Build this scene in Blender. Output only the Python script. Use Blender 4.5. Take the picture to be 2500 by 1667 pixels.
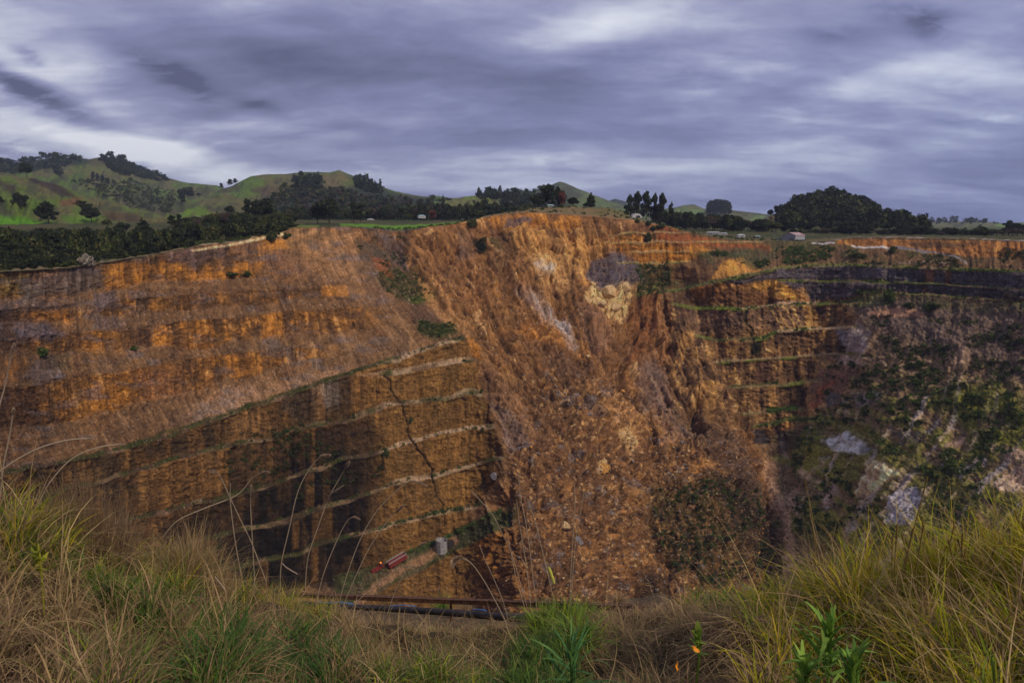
import bpy, math, random
import numpy as np
R = math.radians
rng = np.random.RandomState(7)
random.seed(7)
for o in list(bpy.data.objects): bpy.data.objects.remove(o)
scene = bpy.context.scene
col = scene.collection

# ------------------------------------------------------------------ camera
FPX = 1667.0; CX = 1250.0; CY = 833.5; HY = 545.0      # source picture 2500 x 1667
PITCH = math.atan((CY - HY) / FPX)
cam_d = bpy.data.cameras.new('camera'); cam_d.sensor_width = 36.0; cam_d.lens = FPX / 2500.0 * 36.0
cam_d.clip_start = 0.05; cam_d.clip_end = 60000
cam = bpy.data.objects.new('camera', cam_d); col.objects.link(cam)
cam.location = (0, 0, 0); cam.rotation_euler = (math.pi / 2 - PITCH, 0, 0)
scene.camera = cam

# ------------------------------------------------------------------ world
SUN_AZ = R(138); SUN_EL = R(42)      # azimuth measured clockwise from +Y (view direction)
world = bpy.data.worlds.new("World"); scene.world = world; world.use_nodes = True
nt = world.node_tree; N = nt.nodes; L = nt.links
for n in list(N): N.remove(n)
def wn(t, **k):
    n = N.new(t)
    for a, b in k.items(): setattr(n, a, b)
    return n
def wmath(op, a, b=None, c=None, clamp=False):
    n = wn('ShaderNodeMath', operation=op); n.use_clamp = clamp
    for i, v in enumerate((a, b, c)):
        if v is None: continue
        if isinstance(v, (int, float)): n.inputs[i].default_value = v
        else: L.new(v, n.inputs[i])
    return n.outputs[0]
def wvec(op, a, b, out=0):
    n = wn('ShaderNodeVectorMath', operation=op)
    for i, v in enumerate((a, b)):
        if isinstance(v, (tuple, list)): n.inputs[i].default_value = v
        elif v is not None: L.new(v, n.inputs[i])
    return n.outputs[out]
def wmix(f, a, b):
    n = wn('ShaderNodeMix', data_type='RGBA')
    for s, v in ((n.inputs[0], f), (n.inputs[6], a), (n.inputs[7], b)):
        if isinstance(v, (int, float)): s.default_value = v
        elif isinstance(v, (tuple, list)): s.default_value = (*v[:3], 1)
        else: L.new(v, s)
    return n.outputs[2]
tc = wn('ShaderNodeTexCoord'); D = tc.outputs['Generated']
sep = wn('ShaderNodeSeparateXYZ'); L.new(D, sep.inputs[0])
dx, dy, dz = sep.outputs
sky = wn('ShaderNodeTexSky', sky_type='NISHITA'); sky.sun_disc = False
sky.sun_elevation = SUN_EL; sky.sun_rotation = SUN_AZ
sky.air_density = 1.0; sky.dust_density = 2.0
SKYK = 10.0    # cloud radiance / background strength
def c10(r, g, b): return (r * SKYK, g * SKYK, b * SKYK)
# cloud layer seen as a plane overhead: coordinates = direction / height
hz = wmath('ADD', wmath('MAXIMUM', dz, 0.0), 0.22)
px_ = wmath('DIVIDE', dx, hz); py_ = wmath('DIVIDE', dy, hz)
cmb = wn('ShaderNodeCombineXYZ'); L.new(px_, cmb.inputs[0]); L.new(py_, cmb.inputs[1])
def wnoise(scale, rot, sc, detail=5, rough=.55, dist=0.0, off=(0, 0, 0)):
    m = wn('ShaderNodeMapping'); L.new(cmb.outputs[0], m.inputs[0])
    m.inputs['Rotation'].default_value = (0, 0, R(rot)); m.inputs['Scale'].default_value = sc; m.inputs['Location'].default_value = off
    n = wn('ShaderNodeTexNoise'); L.new(m.outputs[0], n.inputs['Vector'])
    n.inputs['Scale'].default_value = scale; n.inputs['Detail'].default_value = detail
    n.inputs['Roughness'].default_value = rough; n.inputs['Distortion'].default_value = dist
    return n.outputs[0]
n1 = wnoise(0.75, -14, (0.6, 1.3, 1), 3, .45, .5, (3.1, 1.7, 0))
n2 = wnoise(1.9, -20, (0.55, 1.25, 1), 4, .5, .8, (8.3, 2.2, 0))
n3 = wnoise(5.0, -10, (0.7, 1.1, 1), 5, .55, .5, (1.3, 5.2, 0))
def pixdir(x, y):
    a = (x - CX) / FPX; b = (CY - y) / FPX
    cp, sp = math.cos(PITCH), math.sin(PITCH)
    v = np.array([a, cp + b * sp, -sp + b * cp]); return v / np.linalg.norm(v)
def blob(x, y, sx, sy, rot=0):
    c = pixdir(x, y); r = np.cross(c, (0, 0, 1)); r /= np.linalg.norm(r); u = np.cross(r, c)
    ca, sa = math.cos(R(rot)), math.sin(R(rot))
    e1 = (r * ca + u * sa) * FPX / sx; e2 = (u * ca - r * sa) * FPX / sy
    a = wvec('DOT_PRODUCT', D, tuple(e1), 1); b = wvec('DOT_PRODUCT', D, tuple(e2), 1)
    # offset: centre direction has dot 0 with e1,e2
    q = wmath('ADD', wmath('MULTIPLY', a, a), wmath('MULTIPLY', b, b))
    g = wmath('EXPONENT', wmath('MULTIPLY', q, -1.0))
    f = wmath('GREATER_THAN', wvec('DOT_PRODUCT', D, tuple(c), 1), 0.3)
    return wmath('MULTIPLY', g, f)
# brightness field of the overcast deck
base = wmath('ADD', wmath('MULTIPLY', n1, 1.5), wmath('MULTIPLY', n2, 0.9))
base = wmath('ADD', base, wmath('MULTIPLY', n3, 0.35))       # mean ~1.37
base = wmath('SUBTRACT', base, 1.375)                          # mean 0
base = wmath('MULTIPLY', base, 1.6)
for (x, y, sx, sy, rt, amp) in [
        (60, 190, 220, 90, 0, .95), (90, 325, 340, 36, -8, 1.0), (400, 372, 110, 30, -4, 1.1), (200, 290, 200, 50, -12, .25),
        (640, 305, 120, 20, 4, .6), (540, 10, 170, 60, 10, .45), (990, 298, 70, 14, 3, .35), (830, 330, 70, 10, 3, .25),
        (1400, 70, 190, 45, 12, .6), (1000, 20, 300, 60, 5, .10), (1600, 55, 180, 30, 8, .28), (1730, 140, 150, 40, 12, .25),
        (2150, 220, 240, 55, 15, .34), (1850, 300, 230, 32, 18, .30), (2300, 90, 260, 140, -10, .25), (1430, 365, 140, 20, 2, .25),
        (2050, 330, 220, 14, 10, .20), (1720, 225, 80, 30, 5, .2), (1900, 395, 300, 10, 2, .12), (2300, 350, 260, 14, 4, .12), (100, 110, 200, 60, 10, .2), (500, 430, 300, 20, -6, .25),
        (300, 40, 300, 60, -5, -.20), (760, 160, 260, 50, -18, -.16), (1330, 215, 230, 70, 6, -.20), (420, 175, 130, 24, -24, -.22),
        (640, 395, 260, 16, -2, -.35), (60, 215, 110, 22, -24, -.85), (60, 335, 120, 34, -6, -.30), (330, 322, 180, 12, -8, -.40), (90, 400, 200, 14, -4, -.28),
        (1790, 290, 130, 40, 10, -.16), (2300, 280, 240, 40, 12, -.18), (1900, 430, 500, 28, 2, -.14), (2400, 420, 280, 60, 4, -.22), (1150, 345, 240, 16, 2, -.18),
        (640, 255, 45, 12, -10, -.25), (2250, 60, 40, 24, -40, -.25), (65, 140, 26, 14, -30, -.2)]:
    b = blob(x, y, sx, sy, rt)
    mod = wmath('ADD', 0.55, wmath('MULTIPLY', n3, 0.9))
    base = wmath('ADD', base, wmath('MULTIPLY', wmath('MULTIPLY', b, mod), amp))
n5 = wnoise(9.0, 15, (.8, 1.2, 1), 6, .62, .6, (4.3, 7.2, 0))
for (x, y, sx, sy, rt, amp) in [(55, 215, 125, 26, -26, -1.3), (400, 172, 110, 26, -22, -.75), (470, 215, 50, 22, -50, -.6), (630, 255, 55, 16, -8, -.7), (70, 140, 34, 20, -35, -.7), (2230, 40, 90, 26, -12, -.55), (2275, 65, 40, 22, -45, -.7), (2030, 80, 70, 20, -12, -.5), (1980, 200, 40, 12, -8, -.45),
                                (905, 408, 30, 17, 0, .32), (1330, 402, 24, 15, -30, .28), (15, 375, 60, 20, 0, .6), (2440, 290, 50, 10, 0, .3)]:
    b = blob(x, y, sx, sy, rt)
    base = wmath('ADD', base, wmath('MULTIPLY', wmath('MULTIPLY', b, wmath('MULTIPLY', wmath('SUBTRACT', n5, .38), 4.0, clamp=True)), amp))
base = wmath('ADD', base, wmath('MULTIPLY', wmath('SUBTRACT', n5, .5), .55))
br = wmath('ADD', 0.52, wmath('MULTIPLY', base, 0.50), clamp=True)
rampn = wn('ShaderNodeValToRGB'); L.new(br, rampn.inputs[0])
els = rampn.color_ramp.elements
els[0].position = 0.0; els[0].color = (.085, .085, .165, 1)
els[1].position = 1.0; els[1].color = (.92, .92, .96, 1)
for p, c in ((.2, (.155, .16, .275)), (.4, (.235, .24, .405)), (.58, (.36, .365, .54)), (.78, (.62, .63, .74))):
    e = els.new(p); e.color = (*c, 1)
# bluer towards the right and the horizon
blu = wmath('MULTIPLY', wmath('ADD', 0.45, wmath('MULTIPLY', dx, 0.55), clamp=True),
            wmath('SUBTRACT', 1.0, wmath('MULTIPLY', wmath('MAXIMUM', dz, 0.0), 2.3), clamp=True), clamp=True)
tint = wmix(blu, (1, 1, 1), (0.72, 0.84, 1.05))
mul = wn('ShaderNodeMix', data_type='RGBA', blend_type='MULTIPLY'); mul.inputs[0].default_value = 1
L.new(rampn.outputs[0], mul.inputs[6]); L.new(tint, mul.inputs[7])
scl = wn('ShaderNodeVectorMath', operation='SCALE'); L.new(mul.outputs[2], scl.inputs[0]); L.new(wmath('MULTIPLY', wmath('ADD', wmath('MULTIPLY', wmath('ADD', wmath('MULTIPLY', dy, 1.6), .6, clamp=True), .65), .35), SKYK), scl.inputs['Scale'])   # dimming added to the unseen sky behind and overhead, for stronger contrast
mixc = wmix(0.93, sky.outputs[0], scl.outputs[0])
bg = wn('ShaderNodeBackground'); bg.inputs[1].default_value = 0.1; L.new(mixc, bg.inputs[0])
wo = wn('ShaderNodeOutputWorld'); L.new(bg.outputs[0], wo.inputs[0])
world.cycles.sampling_method = 'MANUAL'; world.cycles.sample_map_resolution = 512

# ------------------------------------------------------------------ sun (behind thin cloud)
sd = bpy.data.lights.new('sun', 'SUN'); sd.energy = 2.3; sd.angle = R(5); sd.color = (1.0, 0.86, 0.68)
so = bpy.data.objects.new('sun', sd); col.objects.link(so)
sun_dir = np.array([math.sin(SUN_AZ) * math.cos(SUN_EL), math.cos(SUN_AZ) * math.cos(SUN_EL), math.sin(SUN_EL)])
from mathutils import Vector, Matrix
so.rotation_euler = Vector(sun_dir).to_track_quat('Z', 'Y').to_euler()
so.location = (0, 0, 50)

vs = scene.view_settings
vs.view_transform = 'Standard'; vs.look = 'None'; vs.gamma = 1; vs.exposure = 0; vs.use_curve_mapping = False
scene.render.engine = 'CYCLES'
scene.cycles.max_bounces = 5; scene.cycles.diffuse_bounces = 3; scene.cycles.transparent_max_bounces = 4; scene.cycles.volume_bounces = 1

# ------------------------------------------------------------------ helpers
cp_, sp_ = math.cos(PITCH), math.sin(PITCH)
def raydir(x, y):
    a = (np.asarray(x, float) - CX) / FPX; b = (CY - np.asarray(y, float)) / FPX
    a, b = np.broadcast_arrays(a, b)
    return a, cp_ + b * sp_, -sp_ + b * cp_
def unproj(x, y, r):
    """point on the line of sight at horizontal distance r"""
    X, Y, Z = raydir(x, y); h = np.sqrt(X * X + Y * Y); t = r / h
    return np.stack([X * t, Y * t, Z * t], -1)
def proj(P):
    P = np.asarray(P, float)
    f = P[..., 1] * cp_ - P[..., 2] * sp_; u = P[..., 1] * sp_ + P[..., 2] * cp_
    return CX + FPX * P[..., 0] / f, CY - FPX * u / f
def tandep(x, y):
    X, Y, Z = raydir(x, y); return -Z / np.sqrt(X * X + Y * Y)
def _h(ix, iy, iz, seed):
    n = (ix * 374761393 + iy * 668265263 + iz * 2147483647 + seed * 1274126177) & 0xffffffff
    n = ((n ^ (n >> 13)) * 1274126177) & 0xffffffff
    n = ((n ^ (n >> 16)) * 2246822519) & 0xffffffff
    return ((n ^ (n >> 15)) & 0xffffff) / float(0xffffff)
def vnoise(x, y, z=None, seed=0):
    x = np.asarray(x, float); y = np.asarray(y, float)
    fx = np.floor(x); fy = np.floor(y); tx = x - fx; ty = y - fy
    tx = tx * tx * (3 - 2 * tx); ty = ty * ty * (3 - 2 * ty)
    ix = fx.astype(np.int64); iy = fy.astype(np.int64)
    def lay(iz):
        a = _h(ix, iy, iz, seed); b = _h(ix + 1, iy, iz, seed); c = _h(ix, iy + 1, iz, seed); d = _h(ix + 1, iy + 1, iz, seed)
        a = a + (b - a) * tx; c = c + (d - c) * tx; return a + (c - a) * ty
    if z is None: return lay(np.zeros_like(ix))
    z = np.asarray(z, float); fz = np.floor(z); tz = z - fz; tz = tz * tz * (3 - 2 * tz); iz = fz.astype(np.int64)
    A = lay(iz); return A + (lay(iz + 1) - A) * tz
def fbm(x, y, z=None, oct=4, seed=0, gain=.5):
    s = 0; a = 1; t = 0
    for i in range(oct):
        s = s + a * vnoise(x, y, z, seed + i * 17); t += a; a *= gain
        x = x * 2.03 + 11.3; y = y * 2.03 + 5.7
        if z is not None: z = z * 2.03 + 3.1
    return s / t
def worley(x, y, seed=0):
    """F1 distance, F2-F1 and the cell's random value"""
    ix = np.floor(x).astype(np.int64); iy = np.floor(y).astype(np.int64)
    FX = np.zeros(x.shape)
    f1 = np.full(x.shape, 9.); f2 = np.full(x.shape, 9.); cid = np.zeros(x.shape)
    for i in (-1, 0, 1):
        for j in (-1, 0, 1):
            cx = ix + i; cy = iy + j; z = np.zeros_like(cx)
            px = cx + _h(cx, cy, z, seed); py = cy + _h(cx, cy, z, seed + 5)
            d = np.hypot(px - x, py - y); nearer = d < f1
            f2 = np.where(nearer, f1, np.minimum(f2, d)); cid = np.where(nearer, _h(cx, cy, z, seed + 9), cid); ca = _h(cx, cy, z, seed + 13) * 6.283; FX = np.where(nearer, (x - px) * np.cos(ca) + (y - py) * np.sin(ca), FX); f1 = np.minimum(f1, d)
    worley.facet = FX
    return f1, f2 - f1, cid
def sstep(a, b, x):
    t = np.clip((x - a) / (b - a), 0, 1); return t * t * (3 - 2 * t)
def pl(pts, x):
    p = np.array(pts, float); return np.interp(x, p[:, 0], p[:, 1])
def tag(o, label=None, cat=None, group=None, kind=None):
    if label: o['label'] = label
    if cat: o['category'] = cat
    if group: o['group'] = group
    if kind: o['kind'] = kind
    return o
def mesh_np(name, V, F, mat=None, colr=None, smooth=False, uv=None):
    """V (n,3); F (m,3) or (m,4) int array; colr (n,3) vertex colours"""
    me = bpy.data.meshes.new(name); V = np.ascontiguousarray(V, np.float32); F = np.ascontiguousarray(F, np.int32)
    k = F.shape[1]
    me.vertices.add(len(V)); me.vertices.foreach_set('co', V.ravel())
    me.loops.add(F.size); me.loops.foreach_set('vertex_index', F.ravel())
    me.polygons.add(len(F)); me.polygons.foreach_set('loop_start', np.arange(0, F.size, k, dtype=np.int32))
    try: me.polygons.foreach_set('loop_total', np.full(len(F), k, np.int32))
    except Exception: pass
    me.polygons.foreach_set('use_smooth', np.full(len(F), smooth, bool))
    me.update(calc_edges=True)
    if colr is not None:
        at = me.color_attributes.new('Col', 'FLOAT_COLOR', 'POINT')
        c = np.ones((len(V), 4), np.float32); c[:, :3] = colr; at.data.foreach_set('color', c.ravel())
    if mat: me.materials.append(mat)
    return me
def link(name, me, parent=None):
    o = bpy.data.objects.new(name, me); col.objects.link(o)
    if parent is not None: o.parent = parent
    return o
def empty(name, loc=(0, 0, 0), rz=0):
    o = bpy.data.objects.new(name, None); col.objects.link(o); o.location = loc; o.rotation_euler = (0, 0, rz)
    o.empty_display_size = .2
    return o
def gridfaces(nr, nc):
    i = np.arange(nr * nc).reshape(nr, nc)
    return np.stack([i[:-1, :-1], i[1:, :-1], i[1:, 1:], i[:-1, 1:]], -1).reshape(-1, 4)

# ------------------------------------------------------------------ materials
def mat_new(name):
    m = bpy.data.materials.new(name); m.use_nodes = True; t = m.node_tree
    return m, t, t.nodes['Principled BSDF']
def attr_mat(name, sc=1.0, amt=.5, bump=.3, bdist=.3, rough=.95, sc2=None, trans=0.0, spec=.15):
    """vertex colour times fine world-space noise, with bump"""
    m, t, p = mat_new(name); n = t.nodes; l = t.links
    a = n.new('ShaderNodeAttribute'); a.attribute_name = 'Col'
    g = n.new('ShaderNodeNewGeometry')
    nz = n.new('ShaderNodeTexNoise'); nz.inputs['Scale'].default_value = sc; nz.inputs['Detail'].default_value = 6; nz.inputs['Roughness'].default_value = .7
    l.new(g.outputs['Position'], nz.inputs['Vector'])
    mr = n.new('ShaderNodeMapRange'); mr.inputs[1].default_value = .25; mr.inputs[2].default_value = .75
    mr.inputs[3].default_value = 1 - amt; mr.inputs[4].default_value = 1 + amt; l.new(nz.outputs[0], mr.inputs[0])
    mx = n.new('ShaderNodeVectorMath'); mx.operation = 'SCALE'; l.new(a.outputs['Color'], mx.inputs[0]); l.new(mr.outputs[0], mx.inputs['Scale'])
    l.new(mx.outputs[0], p.inputs['Base Color'])
    p.inputs['Roughness'].default_value = rough; p.inputs['Specular IOR Level'].default_value = spec
    if bump:
        b = n.new('ShaderNodeBump'); b.inputs['Strength'].default_value = bump; b.inputs['Distance'].default_value = bdist
        l.new(nz.outputs[0], b.inputs['Height']); l.new(b.outputs[0], p.inputs['Normal'])
    if trans:
        tr = n.new('ShaderNodeBsdfTranslucent'); l.new(mx.outputs[0], tr.inputs[0])
        ms = n.new('ShaderNodeMixShader'); ms.inputs[0].default_value = trans
        l.new(p.outputs[0], ms.inputs[1]); l.new(tr.outputs[0], ms.inputs[2])
        l.new(ms.outputs[0], n['Material Output'].inputs[0])
    return m
def plain_mat(name, c, rough=.7, metal=0, var=.25, sc=3, c2=None, spec=.3):
    m, t, p = mat_new(name); n = t.nodes; l = t.links
    tcn = n.new('ShaderNodeTexCoord'); nz = n.new('ShaderNodeTexNoise'); nz.inputs['Scale'].default_value = sc; nz.inputs['Detail'].default_value = 5
    l.new(tcn.outputs['Object'], nz.inputs[0])
    r = n.new('ShaderNodeValToRGB'); l.new(nz.outputs[0], r.inputs[0])
    r.color_ramp.elements[0].position = .3; r.color_ramp.elements[1].position = .7
    c2 = c2 or tuple(min(1, v * (1 + var)) for v in c)
    r.color_ramp.elements[0].color = (*[v * (1 - var) for v in c], 1); r.color_ramp.elements[1].color = (*c2, 1)
    l.new(r.outputs[0], p.inputs['Base Color']); p.inputs['Roughness'].default_value = rough; p.inputs['Metallic'].default_value = metal
    p.inputs['Specular IOR Level'].default_value = spec
    return m
M_rock = attr_mat('pit_rock', .9, .62, 1.0, .9)
M_hill = attr_mat('hill_turf', .045, .35, .0, 1)
M_wild = attr_mat('wild_ground', .6, .45, .6, .3)
M_soil = attr_mat('thatch_ground', 30, .5, .8, .02)
M_leaf = attr_mat('foliage', .8, .35, 0, trans=.15)
M_blade = attr_mat('grass_blade', 14, .22, 0, trans=.30, rough=.7, spec=.25)
M_bark = plain_mat('bark', (.07, .05, .04), .95, var=.4, sc=6)

# ================================================================== the pit
RIM = [(-350, 690), (0, 664), (145, 656), (214, 647), (298, 633), (344, 627), (444, 608), (494, 599), (574, 591), (620, 580), (689, 568), (708, 557), (811, 553),
       (877, 555), (972, 564), (1030, 558), (1125, 545), (1175, 533), (1221, 523.5), (1290, 518.5), (1355, 523), (1431, 527), (1527, 537), (1585, 545),
       (1642, 556), (1700, 571), (1772, 584), (1845, 588), (1944, 590), (2021, 590), (2045, 586), (2078, 580), (2174, 580), (2365, 583), (2500, 589), (2850, 597)]
RIMR = [(-350, 300), (0, 345), (444, 480), (700, 560), (900, 600), (1290, 640), (1600, 660), (2000, 640), (2500, 560), (2850, 520)]
YB = 1700.0
NC, NR = 1330, 640
cx_ = np.linspace(-350, 2850, NC)
rimy = pl(RIM, cx_); rimr = pl(RIMR, cx_)
k9 = np.exp(-np.linspace(-2, 2, 9) ** 2); k9 /= k9.sum()
rimy = np.convolve(np.pad(rimy, 4, 'edge'), k9, 'valid') + (fbm(cx_ / 11, cx_ * 0, oct=3, seed=3) - .5) * 3.0
vv = np.linspace(0, 1, NR)[:, None]
GX = np.broadcast_to(cx_[None, :], (NR, NC)).copy()
GY = rimy[None, :] + (YB - rimy)[None, :] * vv
# wobbling coordinates for drawn outlines
wbx = (fbm(GX / 45, GY / 30, oct=4, seed=21) - .5); wby = (fbm(GX / 45, GY / 30, oct=4, seed=51) - .5)
WX = GX + wbx * 26; WY = GY + wby * 16
WX2 = GX + wbx * 60; WY2 = GY + wby * 44
def polymask(pts, f=6, X=None, Y=None):
    """soft inside mask of a polygon given in picture coordinates"""
    X = WX if X is None else X; Y = WY if Y is None else Y
    p = np.array(pts, float); m = np.zeros(X.shape, np.float32)
    b = (X > p[:, 0].min() - f) & (X < p[:, 0].max() + f) & (Y > p[:, 1].min() - f) & (Y < p[:, 1].max() + f)
    x = X[b]; y = Y[b]; ins = np.zeros(x.shape, bool); d = np.full(x.shape, 1e9)
    for i in range(len(p)):
        x0, y0 = p[i]; x1, y1 = p[(i + 1) % len(p)]
        ex, ey = x1 - x0, y1 - y0; t = np.clip(((x - x0) * ex + (y - y0) * ey) / (ex * ex + ey * ey + 1e-9), 0, 1)
        d = np.minimum(d, (x - x0 - t * ex) ** 2 + (y - y0 - t * ey) ** 2)
        c = ((y0 > y) != (y1 > y)); xi = x0 + (y - y0) / (ey if abs(ey) > 1e-9 else 1e-9) * ex
        ins ^= c & (x < xi)
    d = np.sqrt(d) * np.where(ins, 1, -1)
    m[b] = sstep(-f, f, d); return m
def linemask(pts, w, f=1.5, X=None, Y=None, wpts=None):
    X = WX if X is None else X; Y = WY if Y is None else Y
    p = np.array(pts, float); m = np.zeros(X.shape, np.float32); W = w + f + 2
    b = (X > p[:, 0].min() - W) & (X < p[:, 0].max() + W) & (Y > p[:, 1].min() - W) & (Y < p[:, 1].max() + W)
    x = X[b]; y = Y[b]; d = np.full(x.shape, 1e9)
    for i in range(len(p) - 1):
        x0, y0 = p[i]; x1, y1 = p[i + 1]; ex, ey = x1 - x0, y1 - y0
        t = np.clip(((x - x0) * ex + (y - y0) * ey) / (ex * ex + ey * ey + 1e-9), 0, 1)
        d = np.minimum(d, (x - x0 - t * ex) ** 2 + (y - y0 - t * ey) ** 2)
    m[b] = 1 - sstep(w - f, w + f, np.sqrt(d)); return m
def band(top, bot, x0, x1, f=2.0, fx=12, X=None, Y=None):
    """soft mask between two lines of the picture"""
    X = GX if X is None else X; Y = GY if Y is None else Y
    a = pl(top, X); b = pl(bot, X)
    return (sstep(-f, f, Y - a) * sstep(-f, f, b - Y) * sstep(x0 - fx, x0 + fx, X) * (1 - sstep(x1 - fx, x1 + fx, X)))

JIT = (fbm(GX / 60, GY / 70, oct=3, seed=123) - .5) * (13 * sstep(800, 950, GY) * (1 - sstep(1250, 1350, GX)) + 6)
# bench lines of the left wall: crests (top of a face) and toes (its foot)
A_toe = [(-350, 740), (0, 732), (134, 730), (253, 712), (361, 690), (506, 685), (625, 678), (741, 672)]
B_cr = [(-350, 790), (0, 760), (108, 748), (253, 739), (361, 726), (470, 719), (643, 708), (795, 701), (850, 699)]
B_toe = [(-350, 800), (90, 784), (163, 781), (325, 763), (455, 759), (506, 750), (650, 743), (795, 726), (850, 725)]
C_cr = [(-350, 850), (36, 824), (145, 817), (289, 808), (372, 795), (470, 782), (596, 775), (668, 764), (806, 755), (945, 745), (1060, 737)]
C_toe = [(-350, 880), (0, 853), (90, 860), (181, 860), (271, 851), (390, 844), (470, 853), (520, 858), (535, 853), (556, 835), (687, 820), (850, 813), (925, 800)]
D_cr = [(-350, 975), (0, 947), (65, 943), (159, 925), (311, 907), (434, 882), (535, 867), (614, 858), (716, 846), (806, 837)]
D_toe = [(-350, 1080), (0, 1045), (108, 1045), (188, 1023), (246, 1008), (325, 983), (434, 965), (520, 948), (542, 935), (560, 922), (596, 925), (669, 896), (741, 885), (813, 872)]
E_cr = [(-350, 1190), (0, 1150), (271, 1095), (361, 1073), (470, 1034), (614, 987), (723, 949), (850, 907), (908, 889), (981, 867), (1075, 835), (1132, 817)]
E_toe = [(-350, 1300), (60, 1215), (307, 1152), (398, 1124), (542, 1084), (741, 1041), (850, 1019), (945, 988), (1114, 961), (1176, 956)]
E2 = [(870, 915), (937, 907), (1075, 884), (1154, 876)]
F_toe = [(-350, 1400), (200, 1285), (361, 1252), (542, 1208), (687, 1169), (800, 1128), (850, 1116), (934, 1095), (1002, 1077), (1049, 1062), (1111, 1048), (1205, 1034)]
G_toe = [(-350, 1500), (300, 1360), (540, 1303), (700, 1262), (804, 1228), (869, 1208), (952, 1178), (1064, 1154), (1166, 1122), (1230, 1110)]
H_toe = [(-350, 1600), (300, 1450), (600, 1370), (800, 1322), (930, 1285), (1003, 1266), (1057, 1250), (1150, 1232), (1200, 1225)]
I_toe = [(300, 1560), (700, 1440), (850, 1400), (925, 1382), (1000, 1345), (1060, 1322), (1110, 1300), (1180, 1262), (1240, 1230)]
ROAD_E = [(700, 1560), (800, 1500), (894, 1462), (960, 1420), (1040, 1385), (1097, 1350), (1180, 1310), (1260, 1270), (1330, 1240)]
NOSE = [(1060, 700), (1132, 817), (1154, 876), (1176, 956), (1205, 1034), (1226, 1100), (1236, 1130), (1215, 1170), (1160, 1230)]

noseX = np.interp(GY, [p[1] for p in NOSE], [p[0] for p in NOSE])
leftm = 1 - sstep(-6, 6, GX - noseX)                 # 1 on the left wall
slope = np.full(GX.shape, 36.0)
face = np.zeros(GX.shape, np.float32)
def addface(cr, toe, x0, x1, f=2.0, fx=30, jit=3):
    global face
    j = (fbm(GX / 40, GY / 40, oct=3, seed=77) - .5) * jit * 1.2 + JIT
    c = pl(toe, GX) - pl(cr, GX)
    ph = (GX / 34 + 1.6 * vnoise(GX / 70, GX * 0, seed=int(abs(toe[0][1])))) ; cone = (1 - np.abs(ph % 1 - .5) * 2) * (vnoise(np.floor(ph), ph * 0, seed=4) > .35) * vnoise(np.floor(ph) + .5, ph * 0, seed=9) * np.minimum(c * .45, 14) * (jit > 3.5)
    face = np.maximum(face, sstep(-f, f, GY + j - pl(cr, GX)) * sstep(-f, f, pl(toe, GX) - cone - GY - j) * sstep(x0 - fx, x0 + fx, GX) * (1 - sstep(x1 - fx, x1 + fx, GX)))
addface([(x, y + 4) for x, y in RIM[:11]], A_toe, -400, 640, fx=90, jit=5)
addface(B_cr, B_toe, -400, 810, fx=70, jit=4); addface(C_cr, C_toe, -400, 900, fx=70, jit=4); addface(D_cr, D_toe, -400, 790, fx=60, jit=4)
face_hi = face.copy()
def wall(cr, toe, x0, x1, gap=7, jit=3): addface([(x, y + gap) for x, y in cr], toe, x0, x1, jit=jit)
wall(E_cr, E2, 870, 1154, 5); wall(E2, E_toe, 870, 1176, 12); wall(E_cr, E_toe, -400, 900, 11); wall(E_toe, F_toe, -400, 1205, 12)
wall(F_toe, G_toe, -400, 1228, 12); wall(G_toe, H_toe, -400, 1200, 12); wall(H_toe, I_toe, -400, 1130, 8)
face *= np.where(GY > 1000, leftm, 1)
wall(ROAD_E, [(x, y + 130) for x, y in ROAD_E], 760, 1240, 4)
# the right wall
R0 = [(1550, 721), (1650, 707), (1700, 695), (1740, 687), (1831, 669), (1903, 654), (1975, 647), (2084, 645), (2228, 651), (2373, 656), (2500, 660), (2850, 668)]
R1 = [(1540, 740), (1650, 741), (1697, 748), (1813, 750), (1961, 739), (2084, 734), (2120, 733)]
R1a = [(1890, 686), (1980, 685), (2084, 685), (2228, 689), (2373, 696), (2500, 705), (2850, 718)]
R1b = [(2060, 712), (2113, 712), (2228, 717), (2355, 723), (2500, 737), (2850, 755)]
R2 = [(1700, 815), (1758, 828), (1831, 825), (1867, 820), (1896, 806), (1975, 799), (2084, 795)]
R2b = [(1720, 832), (1831, 825), (1900, 820), (1990, 815)]
R3 = [(1740, 883), (1766, 880), (1867, 871), (1961, 866), (2040, 860), (2102, 864)]
R4 = [(1740, 947), (1784, 941), (1903, 936), (1990, 925), (2040, 930)]
R5 = [(1775, 1005), (1795, 1008), (1903, 997), (1957, 994), (1975, 1000)]
R6 = [(1840, 1042), (1852, 1039), (1939, 1021), (2022, 1023)]
def wallr(cr, toe, x0, x1, gap=5, fx=14): addface([(x, y + gap) for x, y in cr], [(x, y - 1) for x, y in toe], x0, x1, fx=fx)
wallr(R0, R1a, 1860, 2900); wallr(R1a, R1b, 2060, 2900); wallr(R0, R1, 1690, 1900); wallr(R1a, R1, 1900, 2110)
wallr(R1, R2, 1700, 2070); wallr(R2, R3, 1740, 2090); wallr(R3, R4, 1760, 1990); wallr(R4, R5, 1790, 1965, 7); wallr(R5, R6, 1850, 1960, 7)
wallr(R6, [(1850, 1085), (2022, 1060)], 1858, 1930, 5)
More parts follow.
